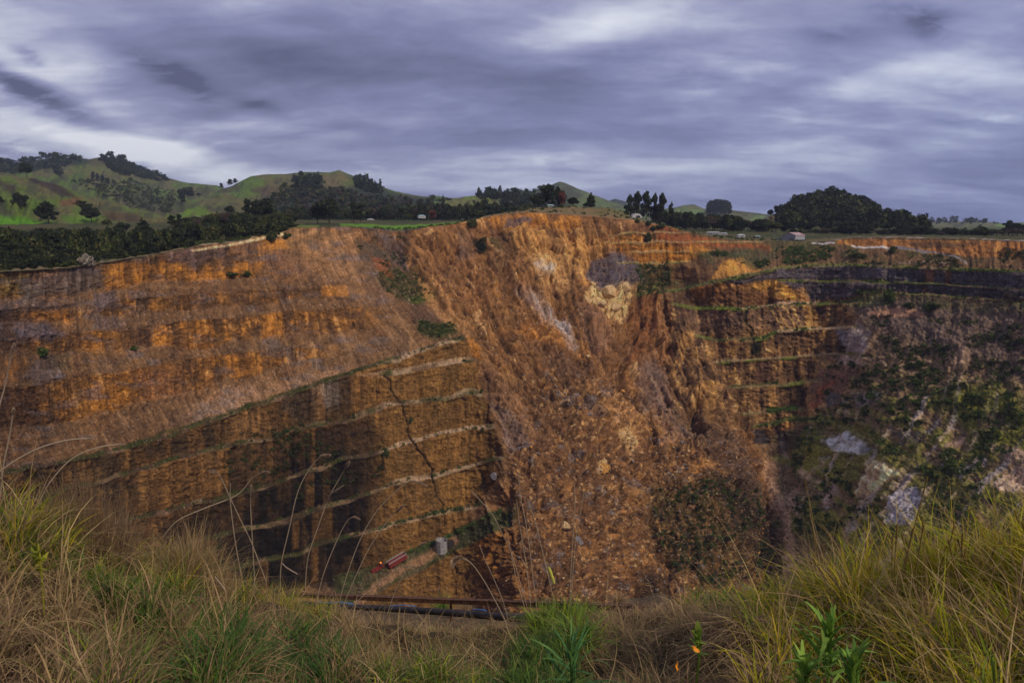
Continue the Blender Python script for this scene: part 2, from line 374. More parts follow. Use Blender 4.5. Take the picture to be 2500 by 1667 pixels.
# upper terraces, right of the slide
T1 = [(1380, 567), (1500, 568), (1600, 568), (1680, 568)]; T2 = [(1480, 591), (1560, 591), (1690, 590), (1900, 590)]
T3 = [(1540, 613), (1600, 613), (1680, 612)]; T4 = [(1530, 640), (1600, 641), (1690, 638)]
for a, b, x0, x1 in ((T1, T2, 1500, 1620), (T2, T3, 1500, 1660), (T3, T4, 1540, 1690)): wallr(a, b, x0, x1, 3)
wallr([(1600, 640), (1700, 645)], [(1600, 690), (1700, 690)], 1600, 1690, 10)
bankm = band([(2045, 586), (2078, 584), (2174, 586), (2365, 588), (2850, 600)], [(2040, 598), (2160, 603), (2260, 618), (2360, 626), (2500, 630), (2850, 640)], 2045, 2900, fx=8)
for pts in (NOSE,): pass
# blend the slopes
bench = np.zeros(GX.shape, np.float32)
for ln, x0, x1, h in ((E_cr, -400, 1140, 8), (E_toe, -400, 1180, 8), (E2, 930, 1160, 7), (F_toe, -400, 1210, 8), (G_toe, -400, 1230, 8), (H_toe, -400, 1190, 8)):
    bench = np.maximum(bench, band([(a, b - 1) for a, b in ln], [(a, b + h + 3) for a, b in ln], x0, x1, 1.5, Y=GY + JIT))
for ln, x0, x1, h in ((R0, 1560, 2900, 6), (R1, 1640, 2110, 7), (R1a, 1900, 2900, 4), (R1b, 2100, 2900, 4), (R2, 1700, 2090, 7), (R2b, 1740, 1880, 4), (R3, 1750, 2100, 7), (R4, 1780, 2000, 8), (R5, 1790, 1970, 7), (R6, 1850, 2030, 6),
                      (T1, 1400, 1680, 2.5), (T2, 1480, 1860, 2.5), (T3, 1540, 1680, 3), (T4, 1530, 1690, 3)):
    bench = np.maximum(bench, band([(a, b - 1) for a, b in ln], [(a, b + h) for a, b in ln], x0, x1, 1.2, Y=GY + JIT))
uphi = (1 - sstep(640, 760, GY))
slope = 35.0 + 6 * uphi * sstep(1100, 1250, GX) * (1 - sstep(1600, 1700, GX))
slope = slope - 17 * sstep(1660, 1800, GX) * (1 - sstep(-8, 6, GY - pl(R0, GX)))                 # upper apron right of the slide
slope = slope - 3 * sstep(2000, 2300, GX) * sstep(720, 800, GY)
roadm = band([(a, b - 4) for a, b in I_toe], [(a, b + 4) for a, b in ROAD_E], 820, 1260, 4)
slope = slope * (1 - roadm) + 14 * roadm
slope = slope * (1 - bankm) + 38 * bankm
slope = slope * (1 - face) + 69 * face
slope = slope * (1 - bench) + 8 * bench
def blur(a, r, ax):
    k = np.exp(-np.linspace(-2, 2, 2 * r + 1) ** 2); k /= k.sum(); out = np.zeros_like(a)
    pad = [(0, 0), (0, 0)]; pad[ax] = (r, r); b = np.pad(a, pad, 'edge')
    for i, w in enumerate(k): out += w * (b[:, i:i + a.shape[1]] if ax == 1 else b[i:i + a.shape[0]])
    return out
slope = blur(slope, 3, 1)
TD = tandep(GX, GY)
def march(slope, target=None):
    rr = np.zeros(GX.shape); rr[0] = rimr; zc = -rimr * TD[0]
    for j in range(1, NR):
        s = slope[j]
        if target is not None:
            e = (rr[j - 1] - target[j - 1]) / target[j - 1]
            s = np.clip(s - np.clip(e * 900, -30, 30), 3, 84)
        th = np.tan(np.radians(s)); t2 = TD[j]
        dr = np.maximum((rr[j - 1] * t2 + zc) / (th + t2), 1e-4); rr[j] = rr[j - 1] - dr; zc = zc - dr * th
    return rr
ssm = blur(blur(slope, 45, 1), 30, 0)
tgt = march(ssm)
for _ in range(2): tgt = blur(tgt, 25, 1)
rr = march(slope, tgt)

# ---- flow direction (angle from straight down, positive = down to the right), for gullies and streaks
FL = [(100, 700, 5), (400, 650, 12), (400, 900, 24), (250, 950, 26), (600, 880, 26), (650, 700, 22), (740, 600, 0), (800, 640, 28), (860, 720, 36), (950, 800, 40), (700, 780, 20),
      (900, 620, 30), (1000, 650, 30), (1100, 800, 38), (1200, 950, 38), (1300, 850, 40), (1400, 1000, 40), (1250, 650, 25), (1350, 750, 20), (1450, 600, 12), (1500, 700, 5), (1550, 800, -4),
      (1420, 650, 15), (1200, 600, 32), (1650, 850, 12), (1600, 950, 26), (1700, 1000, 38), (1800, 1150, 40), (1850, 1250, 30), (1700, 760, 10), (1800, 780, 22), (1900, 780, 16), (1900, 900, 4), (1850, 960, 2),
      (2000, 700, 22), (2200, 700, 0), (2400, 700, 0), (2100, 830, -35), (2200, 900, -30), (2400, 900, -10), (2100, 1100, -30), (2200, 1200, -38), (2000, 1200, -25), (2400, 1200, -45), (1950, 1350, -15), (2300, 1350, -35),
      (900, 980, 4), (700, 1100, 4), (1100, 1100, 6), (600, 1250, 5), (1000, 1400, 20), (1300, 1200, 22), (1500, 1300, 10), (1650, 1250, 20), (1250, 500, 10), (2300, 610, 20), (1700, 620, 15), (1950, 620, 10)]
wsum = np.zeros(GX.shape); ang = np.zeros(GX.shape)
for (x, y, a) in FL:
    w = 1 / (((GX - x) ** 2 + (GY - y) ** 2) / 900 + 1) ** 1.6; wsum += w; ang += w * a
ang /= wsum
ang = ang * (1 - .65 * face)
ang = ang + (fbm(GX / 120, GY / 90, oct=3, seed=91) - .5) * 22
DXp = np.sin(np.radians(ang)); DYp = np.cos(np.radians(ang))
dcol = cx_[1] - cx_[0]; drow = ((YB - rimy) / (NR - 1))[None, :]
def lic(field, steps, stp):
    """smear a field along the flow, step in picture px"""
    acc = field.copy(); wt = 1.0
    for sgn in (1, -1):
        I = np.broadcast_to(np.arange(NC)[None, :], GX.shape).astype(float).copy(); J = np.broadcast_to(np.arange(NR)[:, None], GX.shape).astype(float).copy()
        for s in range(steps):
            ii = np.clip(I, 0, NC - 1).astype(int); jj = np.clip(J, 0, NR - 1).astype(int)
            ux = DXp[jj, ii]; uy = DYp[jj, ii]
            I += sgn * ux * stp / dcol; J += sgn * uy * stp / drow[0, ii]
            w = 1 - (s + 1) / (steps + 1)
            acc += w * field[np.clip(J + .5, 0, NR - 1).astype(int), np.clip(I + .5, 0, NC - 1).astype(int)]; wt += w
    acc /= wt; acc -= acc.mean(); return acc / (acc.std() + 1e-9)
white = rng.rand(NR, NC)
w2 = vnoise(GX / 6, GY / 6, seed=2); w3 = vnoise(GX / 14, GY / 12, seed=4); w4 = fbm(GX / 34, GY / 26, oct=2, seed=6)
S1 = lic(white, 14, 2.2); S2 = lic(w2, 16, 3.5); S3 = lic(w3, 16, 6); S4 = lic(w4, 14, 10)
S1s = lic(white, 4, 2.0); S2s = lic(w2, 5, 4)
nf = (fbm(GX / 5, GY / 4, oct=3, seed=31) - .5) * 4; nm = (fbm(GX / 22, GY / 16, oct=4, seed=41) - .5) * 4; nl = (fbm(GX / 90, GY / 60, oct=4, seed=61) - .5) * 4

# ---- relief, in picture pixels at that distance (turned into metres below)
DEB = [(1232, 960), (1290, 900), (1380, 905), (1500, 930), (1600, 985), (1700, 1020), (1790, 1060), (1850, 1120), (1880, 1200), (1905, 1320), (1910, 1640), (1180, 1640), (1240, 1420), (1250, 1260), (1245, 1100)]
deb = polymask(DEB, 34, WX2, WY2)
BLD = polymask([(1430, 700), (1520, 690), (1552, 720), (1545, 760), (1520, 790), (1470, 775), (1425, 740)], 10)     # big yellow blocks
GRB = polymask([(1462, 620), (1500, 612), (1560, 640), (1570, 690), (1520, 705), (1450, 700), (1440, 660)], 10)     # blue-grey scree
low_l = leftm * sstep(-10, 20, GY - pl(E_cr, GX)) * (GY > 820)
upl = (1 - sstep(-20, 30, GX - pl([(560, 708), (600, 800), (700, 1000), (850, 1130), (920, 1230)], GY) if False else GX * 0 + 1))
slide = sstep(0, 60, GX - np.interp(GY, [540, 600, 700, 820, 960, 1130, 1230], [690, 900, 1010, 1132, 1176, 1236, 1160])) * (1 - sstep(-10, 30, GX - np.interp(GY, [520, 640, 700, 800, 940, 1050, 1180, 1400], [1700, 1640, 1600, 1660, 1750, 1840, 1880, 1900])))
HRX = np.interp(GY, [600, 700, 740, 800, 850, 900, 960, 1010, 1045, 1065, 1120, 1200, 1300, 1500], [2900, 2120, 2060, 2115, 2135, 2100, 2060, 2000, 1960, 1870, 1880, 1888, 1900, 1905])
HRX = HRX + (fbm(GX / 30, GY / 22, oct=3, seed=44) - .5) * 50
hill_r = sstep(-16, 16, GX - HRX) * sstep(722, 760, GY)
talus = np.clip(1 - face - deb - hill_r, 0, 1) * (1 - bench)
h = np.zeros(GX.shape)
f1, g1, c1 = worley(WX / 34, WY / 26, 3); k1 = worley.facet; f2, g2, c2 = worley(WX / 14 + 9, WY / 11, 8); k2 = worley.facet; f3, g3, c3 = worley(WX / 6.5, WY / 5.5, 12); k3 = worley.facet; f0, g0, c0 = worley(WX2 / 90, WY2 / 70, 15); k0 = worley.facet
kA = worley(WX / 22 + 4, WY / 34, 33); kf = worley.facet
hb = (fbm(GX / 48, (GY - pl(E_cr, GX) * (GX < 1240)) / 5.5, oct=4, seed=401) - .5) * 4; hc = (fbm(GX / 16, GY / 9, oct=4, seed=402) - .5) * 4
h += face * (.45 * S2 + .3 * S1 + 1.7 * nm + .5 * S3 + 1.0 * hb + 1.5 * hc + 1.5 * kf + 2.2 * (kA[2] - .5) + 1.8 * k2 + 1.0 * nf + 1.2 * k3)
fsc = np.where(GX < 1300, .62 + .38 * low_l, 1) * (1 - .6 * (GX > 1450) * (1 - sstep(640, 700, GY))); h *= fsc
h += talus * (1 - slide) * (.32 * S1 + .5 * S2 + .8 * nm + .6 * S3 + .6 * nf + .7 * hc)
h += slide * (1 - .8 * sstep(1470, 1540, GX) * (1 - sstep(640, 690, GY))) * (1 - deb) * (5.5 * S4 + 2.0 * S3 + .8 * S2 + .25 * S1 + 4.5 * nm + 12 * nl * (1 - face) + 1.8 * nf + 12 * k0 + 5 * k1 + 2.2 * k2 + 1.4 * k3 + .9 * S2 + .6 * S1)
h += deb * (k0 * 12 + k1 * 7 + k2 * 4.5 + k3 * 2.6 + 4.5 * nm + 2.2 * nf + 4.0 * S4 + 1.8 * S3 + 7 * nl)
h += hill_r * (1.0 * S3 + 2.5 * nm + 5 * nl + .4 * S2 + 1.2 * nf + 3 * k1)
h += BLD * ((.6 - f0) * 10 + (.6 - f1) * 16 * sstep(.0, .15, g1))
h += GRB * ((.5 - f3) * 2.5 + (.5 - f2) * 3)
# ruts, cracks and the V-shaped gullies between the slide and the right wall
CRK = [([(1560, 730), (1572, 770), (1560, 810), (1540, 850), (1520, 880), (1516, 915), (1530, 960), (1580, 1020), (1600, 1075)], 11, -14), ([(1390, 690), (1400, 760), (1440, 840), (1490, 900)], 8, -5), ([(1600, 960), (1660, 1010), (1760, 1060), (1850, 1150), (1880, 1230), (1893, 1300), (1900, 1420)], 14, -7),
       ([(1135, 760), (1180, 820), (1250, 900), (1330, 960), (1420, 1010)], 7, -7), ([(1200, 790), (1260, 850), (1360, 930), (1480, 1010)], 7, -7), ([(1250, 800), (1330, 850), (1420, 880)], 10, 10), ([(1010, 640), (1060, 720), (1130, 800)], 9, 9),
       ([(1060, 690), (1130, 760), (1200, 860), (1290, 960), (1370, 1050)], 5, -3), ([(1300, 1080), (1360, 1180), (1380, 1300)], 8, -5), ([(1480, 1100), (1520, 1200), (1500, 1300)], 9, -5), ([(940, 915), (975, 985), (1005, 1070), (1052, 1150), (1072, 1220), (1085, 1275)], 3.4, -7),
       ([(671, 764), (690, 822)], 2.2, -3), ([(733, 762), (748, 812)], 2, -3), ([(800, 765), (806, 812)], 2, -3), ([(712, 846), (726, 885)], 2, -3), ([(775, 840), (784, 880)], 2, -3), ([(643, 710), (654, 744)], 2, -3), ([(692, 706), (700, 740)], 2, -3),
       ([(1820, 760), (1835, 815), (1850, 860)], 5, -3), ([(1160, 1130), (1180, 1190), (1240, 1140)], 6, -5), ([(1700, 1000), (1705, 1060), (1640, 1100)], 7, -4), ([(1400, 620), (1392, 700), (1400, 760)], 7, -5)]
crm = np.zeros(GX.shape)
for pts, w, a in CRK:
    m = linemask(pts, w * .4, w * .7); h += m * a
    if a < 0 and w != 14: crm = np.maximum(crm, m)
h -= polymask([(1555, 740), (1600, 725), (1598, 790), (1575, 830), (1560, 870), (1535, 860), (1560, 800)], 8, WX, WY) * 14
LN = [B_cr, C_cr, D_cr, E_cr, E_toe, F_toe, G_toe, H_toe]
idx = sum((GY > pl(q, GX)).astype(float) for q in LN) * (GX < 1240) + sum((GY > pl(q, GX)).astype(float) for q in (R0, R1, R2, R3, R4, R5)) * (GX >= 1500)
def panels(w, sd):
    u = GX / w + vnoise(GX / 60, idx * 3.3, seed=sd) * 1.2 + idx * 7.7; c = np.floor(u); f = u - c; z = idx.astype(np.int64)
    a = _h(c.astype(np.int64), z, z * 0, sd); b = _h(c.astype(np.int64) + 1, z, z * 0, sd); return a + (b - a) * sstep(.82, 1.0, f), sstep(.9, 1, f) + 1 - sstep(0, .05, f)
pA, eA = panels(52, 5); pB, eB = panels(19, 6)
lowm = np.clip(low_l + (GX > 1560), 0, 1)
h += face * fsc * ((pA - .5) * 12 * (.4 + .6 * lowm) + (pB - .5) * 3 - .8 * eB)
h *= np.clip(vv * 40, 0.08, 1) * 1.15                    # keep the rim line
# small erosion cones and fans at the foot of the left faces
for ln, x0, x1, per, a in ((C_toe, 560, 900, 13, 3), (D_toe, 240, 800, 17, 4), (E_toe, 930, 1170, 12, 3.5), (F_toe, 930, 1190, 12, 3.5), (B_toe, 400, 850, 12, 2)):
    j = GY - pl(ln, GX); ph = np.abs(((GX + j * .4) / per + vnoise(GX / 30, GX * 0, seed=5)) % 1 - .5) * 2
    h += a * sstep(-6, 2, j) * (1 - sstep(4, 26, j)) * ph * (1 - sstep(x1 - 8, x1 + 8, GX)) * sstep(x0 - 8, x0 + 8, GX) * (1 - face)

P = unproj(GX, GY, rr)
for _ in range(1):
    du = np.gradient(P, axis=1); dv = np.gradient(P, axis=0)
Ps = P.copy()
for k in range(3): Ps[..., k] = blur(blur(P[..., k], 4, 1), 4, 0)
du = np.gradient(Ps, axis=1); dv = np.gradient(Ps, axis=0)
Nn = np.cross(dv, du); Nn /= np.linalg.norm(Nn, axis=-1, keepdims=True) + 1e-12
toc = -(Nn * P).sum(-1, keepdims=True); Nn *= np.sign(toc)
dist = np.linalg.norm(P, axis=-1)
P = P + Nn * (h * dist / FPX)[..., None]
PIT = P

# ---- what each patch of rock or soil is made of
TAN = (.27, .145, .065); ORG = (.56, .225, .035); DOR = (.35, .145, .035); BRN = (.18, .094, .045); DRK = (.045, .036, .030); GRY = (.24, .21, .21)
SLT = (.12, .108, .13); PAL = (.62, .52, .42); CRM = (.66, .42, .19); GRN = (.055, .075, .018); MOS = (.18, .165, .032); RED = (.42, .11, .03); OCH = (.43, .21, .07); SCR = (.13, .078, .052)
C = np.zeros((NR, NC, 3), np.float32)
def mixc_(m, c):
    global C
    m = np.clip(m, 0, 1)[..., None]; C = C * (1 - m) + np.array(c, np.float32) * m
mixc_(np.ones(GX.shape), TAN)
mixc_(.65 * sstep(-.4, 1.1, nl + .4 * S3 + .3 * nm), (.17, .09, .048)); mixc_(.5 * sstep(.5, 1.5, -nl + .5 * S2), (.38, .22, .11))
# faces: weathered orange with brown curtains
fm = face
mixc_(fm, (.28, .125, .036)); mixc_(fm * sstep(.0, 1.3, nm + .4 * S2 + .5 * nf) * .75, ORG); mixc_(fm * sstep(.0, 1.1, -nm + .5 * S3 + .5 * nl) * .85, BRN); mixc_(fm * sstep(.9, 1.8, .6 * S2 + nm) * .4, CRM); mixc_(fm * (c2 < .15) * sstep(.05, .15, g2) * .4, BRN); mixc_(fm * (c2 > .9) * .35, OCH)
# slide: ochre and cream, brown gullies
sm = slide * (1 - face)
mixc_(sm * .85, (.29, .135, .052)); mixc_(sm * sstep(-.1, 1.3, .6 * S3 + nm * .8 + nl * .7) * .7, OCH); mixc_(sm * sstep(.5, 1.6, -.5 * S2 - nm * .9) * .75, BRN); mixc_(sm * sstep(.9, 2.0, .5 * S2 + nm * .9 + .4 * nf) * .55, CRM)
mixc_(sm * sstep(.9, 1.8, -S4 + nm * .5) * .5, SCR)
# debris: cells of mixed stone
dm = deb
mixc_(dm * .85, (.24, .118, .055)); mixc_(dm * sstep(.2, 1.3, nm + nf * .3) * .5, (.38, .20, .08)); mixc_(dm * sstep(.2, 1.3, -nm + .5 * S3) * .55, BRN); mixc_(dm * (c2 > .96) * sstep(.06, .12, g2) * .6, GRY); mixc_(dm * (c2 < .07) * sstep(.06, .12, g2) * .7, OCH); mixc_(dm * (c1 > .95) * sstep(.06, .12, g1) * .5, (.2, .18, .2)); mixc_(dm * (c1 < .05) * sstep(.06, .12, g1) * .6, OCH)
mixc_(dm * (c3 > .93) * .5, CRM); mixc_(dm * (c3 < .12) * .5, SCR)
mixc_(dm * sstep(.3, 1.2, nl + nm * .4) * .55, OCH)
def stamp(pts, c, a=1.0, f=8, br=0.0, X=None, Y=None, sn=None):
    """patch of another material; br>0 breaks its inside up with noise"""
    m = polymask(pts, f, X, Y) * a
    if br: m = m * (1 - br + br * sstep(-.5, .7, (nm + .7 * S2) if sn is None else sn))
    mixc_(m, c)
# upper left
stamp([(-350, 668), (0, 668), (60, 668), (120, 720), (-350, 735)], MOS, .5, 10, .5)
stamp([(40, 690), (150, 655), (250, 650), (255, 700), (190, 715), (60, 730)], (.24, .19, .16), .85, 14, .3)
stamp([(245, 655), (340, 640), (440, 640), (470, 655), (600, 635), (640, 640), (625, 675), (500, 682), (360, 690), (262, 708)], ORG, .9, 8, .35)
stamp([(400, 612), (560, 595), (580, 618), (500, 640), (470, 660), (430, 640), (400, 640)], (.21, .14, .13), .85, 8, .4)
stamp([(560, 592), (690, 575), (700, 600), (560, 625)], ORG, .8, 8, .4)
stamp([(640, 615), (740, 605), (770, 670), (650, 670)], (.25, .13, .08), .7, 12, .4)
stamp([(690, 570), (830, 556), (900, 620), (880, 700), (760, 660), (720, 620)], (.50, .26, .10), .75, 25, .45, sn=S2)
stamp([(780, 700), (848, 698), (848, 722), (780, 724)], ORG, .95, 4, .2)
stamp([(-350, 735), (60, 735), (190, 735), (270, 740), (220, 752), (60, 762), (-350, 790)], (.20, .15, .13), .7, 10, .3)
stamp([(230, 715), (290, 712), (300, 750), (240, 760)], (.17, .14, .16), .8, 8, .3)
stamp([(-350, 770), (20, 750), (70, 790), (40, 860), (0, 870), (-350, 860)], (.09, .06, .06), .8, 14, .3)
stamp([(70, 762), (160, 755), (165, 790), (90, 785)], ORG, .7, 8, .6)
stamp([(30, 800), (110, 790), (160, 815), (130, 830), (40, 825)], (.19, .16, .19), .8, 8, .3)
stamp([(240, 775), (310, 778), (300, 800), (220, 805)], (.17, .15, .16), .6, 8, .4)
stamp([(175, 820), (290, 800), (340, 830), (300, 855), (190, 858)], ORG, .6, 8, .5); stamp([(370, 800), (420, 795), (425, 845), (372, 848)], ORG, .8, 6, .3)
stamp([(280, 800), (370, 798), (370, 845), (300, 850)], (.15, .08, .06), .7, 8, .3)
stamp([(-350, 850), (0, 850), (75, 870), (60, 925), (0, 940), (-350, 960)], DOR, .8, 10, .4)
stamp([(75, 940), (90, 885), (120, 870), (158, 915), (150, 928), (80, 940)], (.19, .165, .18), .9, 8, .55, sn=nf)
stamp([(100, 872), (160, 862), (180, 905), (155, 915)], (.17, .12, .06), .6, 8)
stamp([(375, 795), (520, 785), (535, 850), (450, 850), (385, 845)], ORG, .65, 8, .5, sn=nm)
stamp([(640, 770), (690, 765), (690, 820), (640, 826)], ORG, .7, 6, .4); stamp([(535, 870), (640, 862), (640, 915), (560, 918)], ORG, .8, 6, .4)
stamp([(200, 930), (430, 885), (440, 960), (250, 1005), (200, 1010)], ORG, .55, 8, .4, sn=nm); stamp([(320, 915), (430, 890), (450, 965), (350, 975)], (.33, .15, .08), .6, 12, .3)
stamp([(-350, 950), (40, 945), (90, 945), (100, 1040), (-350, 1060)], (.12, .06, .035), .8, 12, .3)
stamp([(560, 935), (620, 950), (850, 890), (850, 908), (620, 985), (440, 1040), (440, 1010)], (.40, .235, .14), .7, 10, .4, sn=nf)
stamp([(740, 640), (840, 560), (1010, 640), (1000, 760), (830, 740)], (.27, .15, .085), .55, 30, .6, sn=S2)
ul = (GX < 1000) * (1 - low_l) * (1 - hill_r)
mixc_(ul * talus * sstep(.3, 1.2, nm + .6 * nl) * .22, (.42, .19, .055)); mixc_(ul * (1 - .5 * face) * sstep(.1, 1.0, -nm * .7 - nl + .3 * nf) * .6, (.14, .082, .048)); mixc_(ul * face * sstep(.2, 1.0, nl + .4 * nf) * .3, (.15, .085, .05))
mixc_(ul * sstep(.9, 1.6, fbm(GX / 55, GY / 18, oct=4, seed=301) * 4 - 1.4) * .5, (.19, .155, .15))
# dark vegetated ledges in the middle
for p, c, a, br in (([(925, 655), (1010, 650), (1050, 700), (1065, 735), (985, 738), (930, 700)], (.075, .08, .03), .85, .35), ([(985, 722), (1062, 720), (1065, 737), (1000, 742)], (.10, .14, .03), .9, .2), ([(1020, 785), (1110, 790), (1118, 815), (1060, 828), (1020, 810)], (.09, .105, .035), .9, .3),
                    ([(860, 585), (920, 585), (965, 650), (930, 650), (885, 625)], (.10, .085, .06), .8, .4), ([(935, 570), (990, 590), (1000, 650), (960, 640)], (.16, .13, .14), .7, .4), ([(995, 745), (1075, 735), (1090, 780), (1010, 790)], (.15, .085, .06), .7, .3),
                    ([(900, 620), (955, 640), (960, 680), (920, 660)], RED, .5, .4), ([(1190, 575), (1215, 580), (1235, 620), (1215, 622)], (.09, .10, .03), .9, .3), ([(1160, 580), (1195, 588), (1190, 620), (1165, 622)], (.04, .045, .025), .9, .1),
                    ([(1120, 560), (1160, 565), (1150, 640), (1110, 650)], (.22, .14, .11), .6, .5)): stamp(p, c, a, 7, br)
# upper slide
stamp([(1180, 535), (1300, 520), (1420, 530), (1420, 560), (1250, 560)], ORG, .75, 8, .6); stamp([(1290, 525), (1320, 528), (1325, 552), (1285, 555)], DOR, .7, 5, .2)
stamp([(1238, 532), (1292, 540), (1294, 556), (1238, 550)], (.17, .12, .12), .9, 4, .2)
stamp([(1250, 560), (1330, 560), (1480, 580), (1490, 640), (1440, 700), (1330, 680), (1270, 620)], (.60, .31, .09), .65, 25, .6)
stamp([(1290, 640), (1360, 600), (1400, 640), (1380, 720), (1300, 700)], CRM, .4, 20, .6); stamp([(1298, 650), (1360, 655), (1350, 672), (1300, 668)], (.5, .45, .42), .8, 8, .5)
stamp([(1260, 700), (1310, 720), (1350, 760), (1390, 800), (1405, 860), (1370, 835), (1320, 770)], (.45, .42, .42), .8, 12, .6, sn=S2); stamp([(1370, 780), (1400, 860), (1385, 870), (1365, 820)], (.36, .34, .37), .8, 8, .4)
stamp([(1230, 790), (1320, 770), (1400, 840), (1380, 880), (1290, 850)], ORG, .6, 15, .5); stamp([(1180, 660), (1270, 690), (1310, 740), (1250, 780), (1190, 720)], OCH, .6, 20, .6, sn=S3)
stamp([(1215, 590), (1260, 600), (1240, 700), (1180, 650)], BRN, .6, 15, .4, sn=S3); stamp([(1245, 800), (1340, 850), (1450, 900), (1400, 930), (1300, 870)], (.22, .12, .07), .75, 10, .2)
stamp([(1000, 640), (1050, 690), (1140, 800), (1160, 850), (1120, 815), (1040, 740)], (.5, .25, .09), .7, 6, .3); stamp([(1140, 820), (1175, 850), (1180, 880), (1155, 870)], ORG, .8, 5, .2)
stamp([(1150, 880), (1260, 960), (1330, 1060), (1240, 1060), (1190, 980)], (.33, .18, .10), .6, 15, .3, sn=S2); stamp([(1190, 965), (1250, 1010), (1300, 1080), (1250, 1110)], (.25, .2, .2), .6, 8, .4)
stamp([(1425, 740), (1440, 700), (1480, 695), (1520, 680), (1550, 700), (1545, 760), (1520, 780), (1470, 775)], CRM, .95, 6, .15); mixc_(BLD * (g1 < .1) * .7, BRN); mixc_(BLD * GRB, SLT)
stamp([(1455, 625), (1500, 612), (1560, 640), (1572, 690), (1530, 705), (1470, 700), (1440, 665)], (.135, .115, .145), .97, 7, .12, sn=nf)
stamp([(1400, 740), (1470, 770), (1500, 820), (1470, 880), (1420, 830)], (.27, .15, .11), .6, 14, .3)
stamp([(1550, 735), (1600, 720), (1610, 800), (1570, 880), (1520, 900), (1540, 830)], (.30, .12, .045), .85, 10, .4)
stamp([(1600, 750), (1650, 745), (1690, 830), (1660, 900), (1600, 860)], (.42, .20, .08), .7, 15, .4)
stamp([(1550, 900), (1600, 860), (1640, 960), (1700, 1060), (1640, 1080), (1570, 1000)], (.22, .17, .17), .6, 18, .4, sn=S2)
stamp([(1480, 960), (1600, 1000), (1650, 1060), (1560, 1090), (1450, 1010)], (.52, .27, .10), .6, 20, .5, sn=nf)
for p in ([(1505, 1050), (1530, 1035), (1560, 1080), (1545, 1110), (1520, 1080)], [(1400, 860), (1440, 855), (1442, 872), (1405, 880)], [(1520, 945), (1545, 940), (1548, 965), (1525, 970)], [(1455, 1130), (1485, 1120), (1475, 1155), (1455, 1160)], [(1690, 1110), (1750, 1130), (1730, 1160), (1680, 1150)], [(1540, 1190), (1570, 1185), (1570, 1240), (1545, 1235)], [(1620, 1085), (1650, 1080), (1640, 1120), (1615, 1115)]):
    stamp(p, CRM if p[0][0] % 2 else OCH, .85, 5, .3, sn=nf)
stamp([(1590, 1200), (1700, 1170), (1850, 1190), (1885, 1300), (1890, 1400), (1760, 1420), (1640, 1380), (1600, 1290)], (.07, .07, .025), .8, 45, .6); stamp([(1720, 1150), (1840, 1200), (1890, 1310), (1880, 1420), (1800, 1330)], (.055, .042, .04), .7, 14, .3)
stamp([(1640, 980), (1800, 1070), (1875, 1200), (1860, 1260), (1760, 1130)], (.17, .11, .085), .7, 14, .3, sn=S2); stamp([(1560, 1400), (1640, 1400), (1640, 1480), (1560, 1480)], DRK, .8, 14, .3)
stamp([(1880, 1180), (1925, 1250), (1945, 1330), (1935, 1450), (1890, 1470), (1895, 1320)], (.42, .21, .12), .9, 7, .2)
stamp([(1150, 1330), (1260, 1260), (1300, 1500), (1120, 1480)], DOR, .5, 15, .4)
# lower left wall: olive brown, black water stains
mixc_(low_l * face * .8, (.17, .092, .036)); mixc_(low_l * face * sstep(.0, 1.2, .7 * S3 + nl + .5 * nm) * .6, (.085, .062, .035)); mixc_(low_l * face * sstep(.8, 1.8, .7 * S2 + nm) * .5, (.36, .18, .05))
stamp([(560, 1100), (850, 1025), (950, 1050), (950, 1190), (900, 1280), (900, 1440), (380, 1440), (400, 1280), (540, 1200)], (.026, .022, .019), .95, 30, .34, sn=.6 * S3 + nm * .5 + nl)
stamp([(720, 1130), (930, 1100), (920, 1190), (820, 1240), (720, 1250)], (.018, .016, .018), .8, 12, .4); stamp([(800, 1240), (900, 1210), (900, 1290), (830, 1300)], (.014, .013, .018), .9, 8, .2); stamp([(900, 1310), (960, 1320), (940, 1375), (900, 1370)], (.014, .013, .016), .9, 6, .1)
stamp([(700, 960), (850, 920), (860, 990), (740, 1040), (690, 1000)], (.10, .075, .06), .7, 12, .4, sn=S2); stamp([(760, 945), (825, 925), (830, 985), (790, 990)], (.30, .25, .22), .8, 8, .45, sn=S2)
stamp([(1135, 900), (1165, 900), (1170, 952), (1130, 950)], (.02, .022, .015), .9, 5, .2, sn=S2)
stamp([(1080, 1170), (1150, 1150), (1140, 1240), (1080, 1260)], (.50, .25, .06), .65, 10, .4, sn=S2); stamp([(560, 1010), (640, 1000), (650, 1070), (560, 1080)], OCH, .5, 10, .5, sn=S2)
stamp([(330, 1130), (700, 1060), (700, 1170), (340, 1250)], (.30, .15, .05), .45, 20, .4, sn=S2)
pn = (pA - .5) * 1.6 + (pB - .5) * .9
mixc_(face * (GX < 1260) * sstep(.25, .9, -pn) * .45, (.10, .06, .03)); mixc_(face * (GX < 1260) * sstep(.3, .9, pn) * .35, (.42, .20, .05))
mixc_(face * (GX < 1260) * np.clip(eB + eA, 0, 1) * .35, (.06, .04, .025))
mixc_(low_l * face * sstep(860, 960, GX) * .55, (.30, .155, .045))
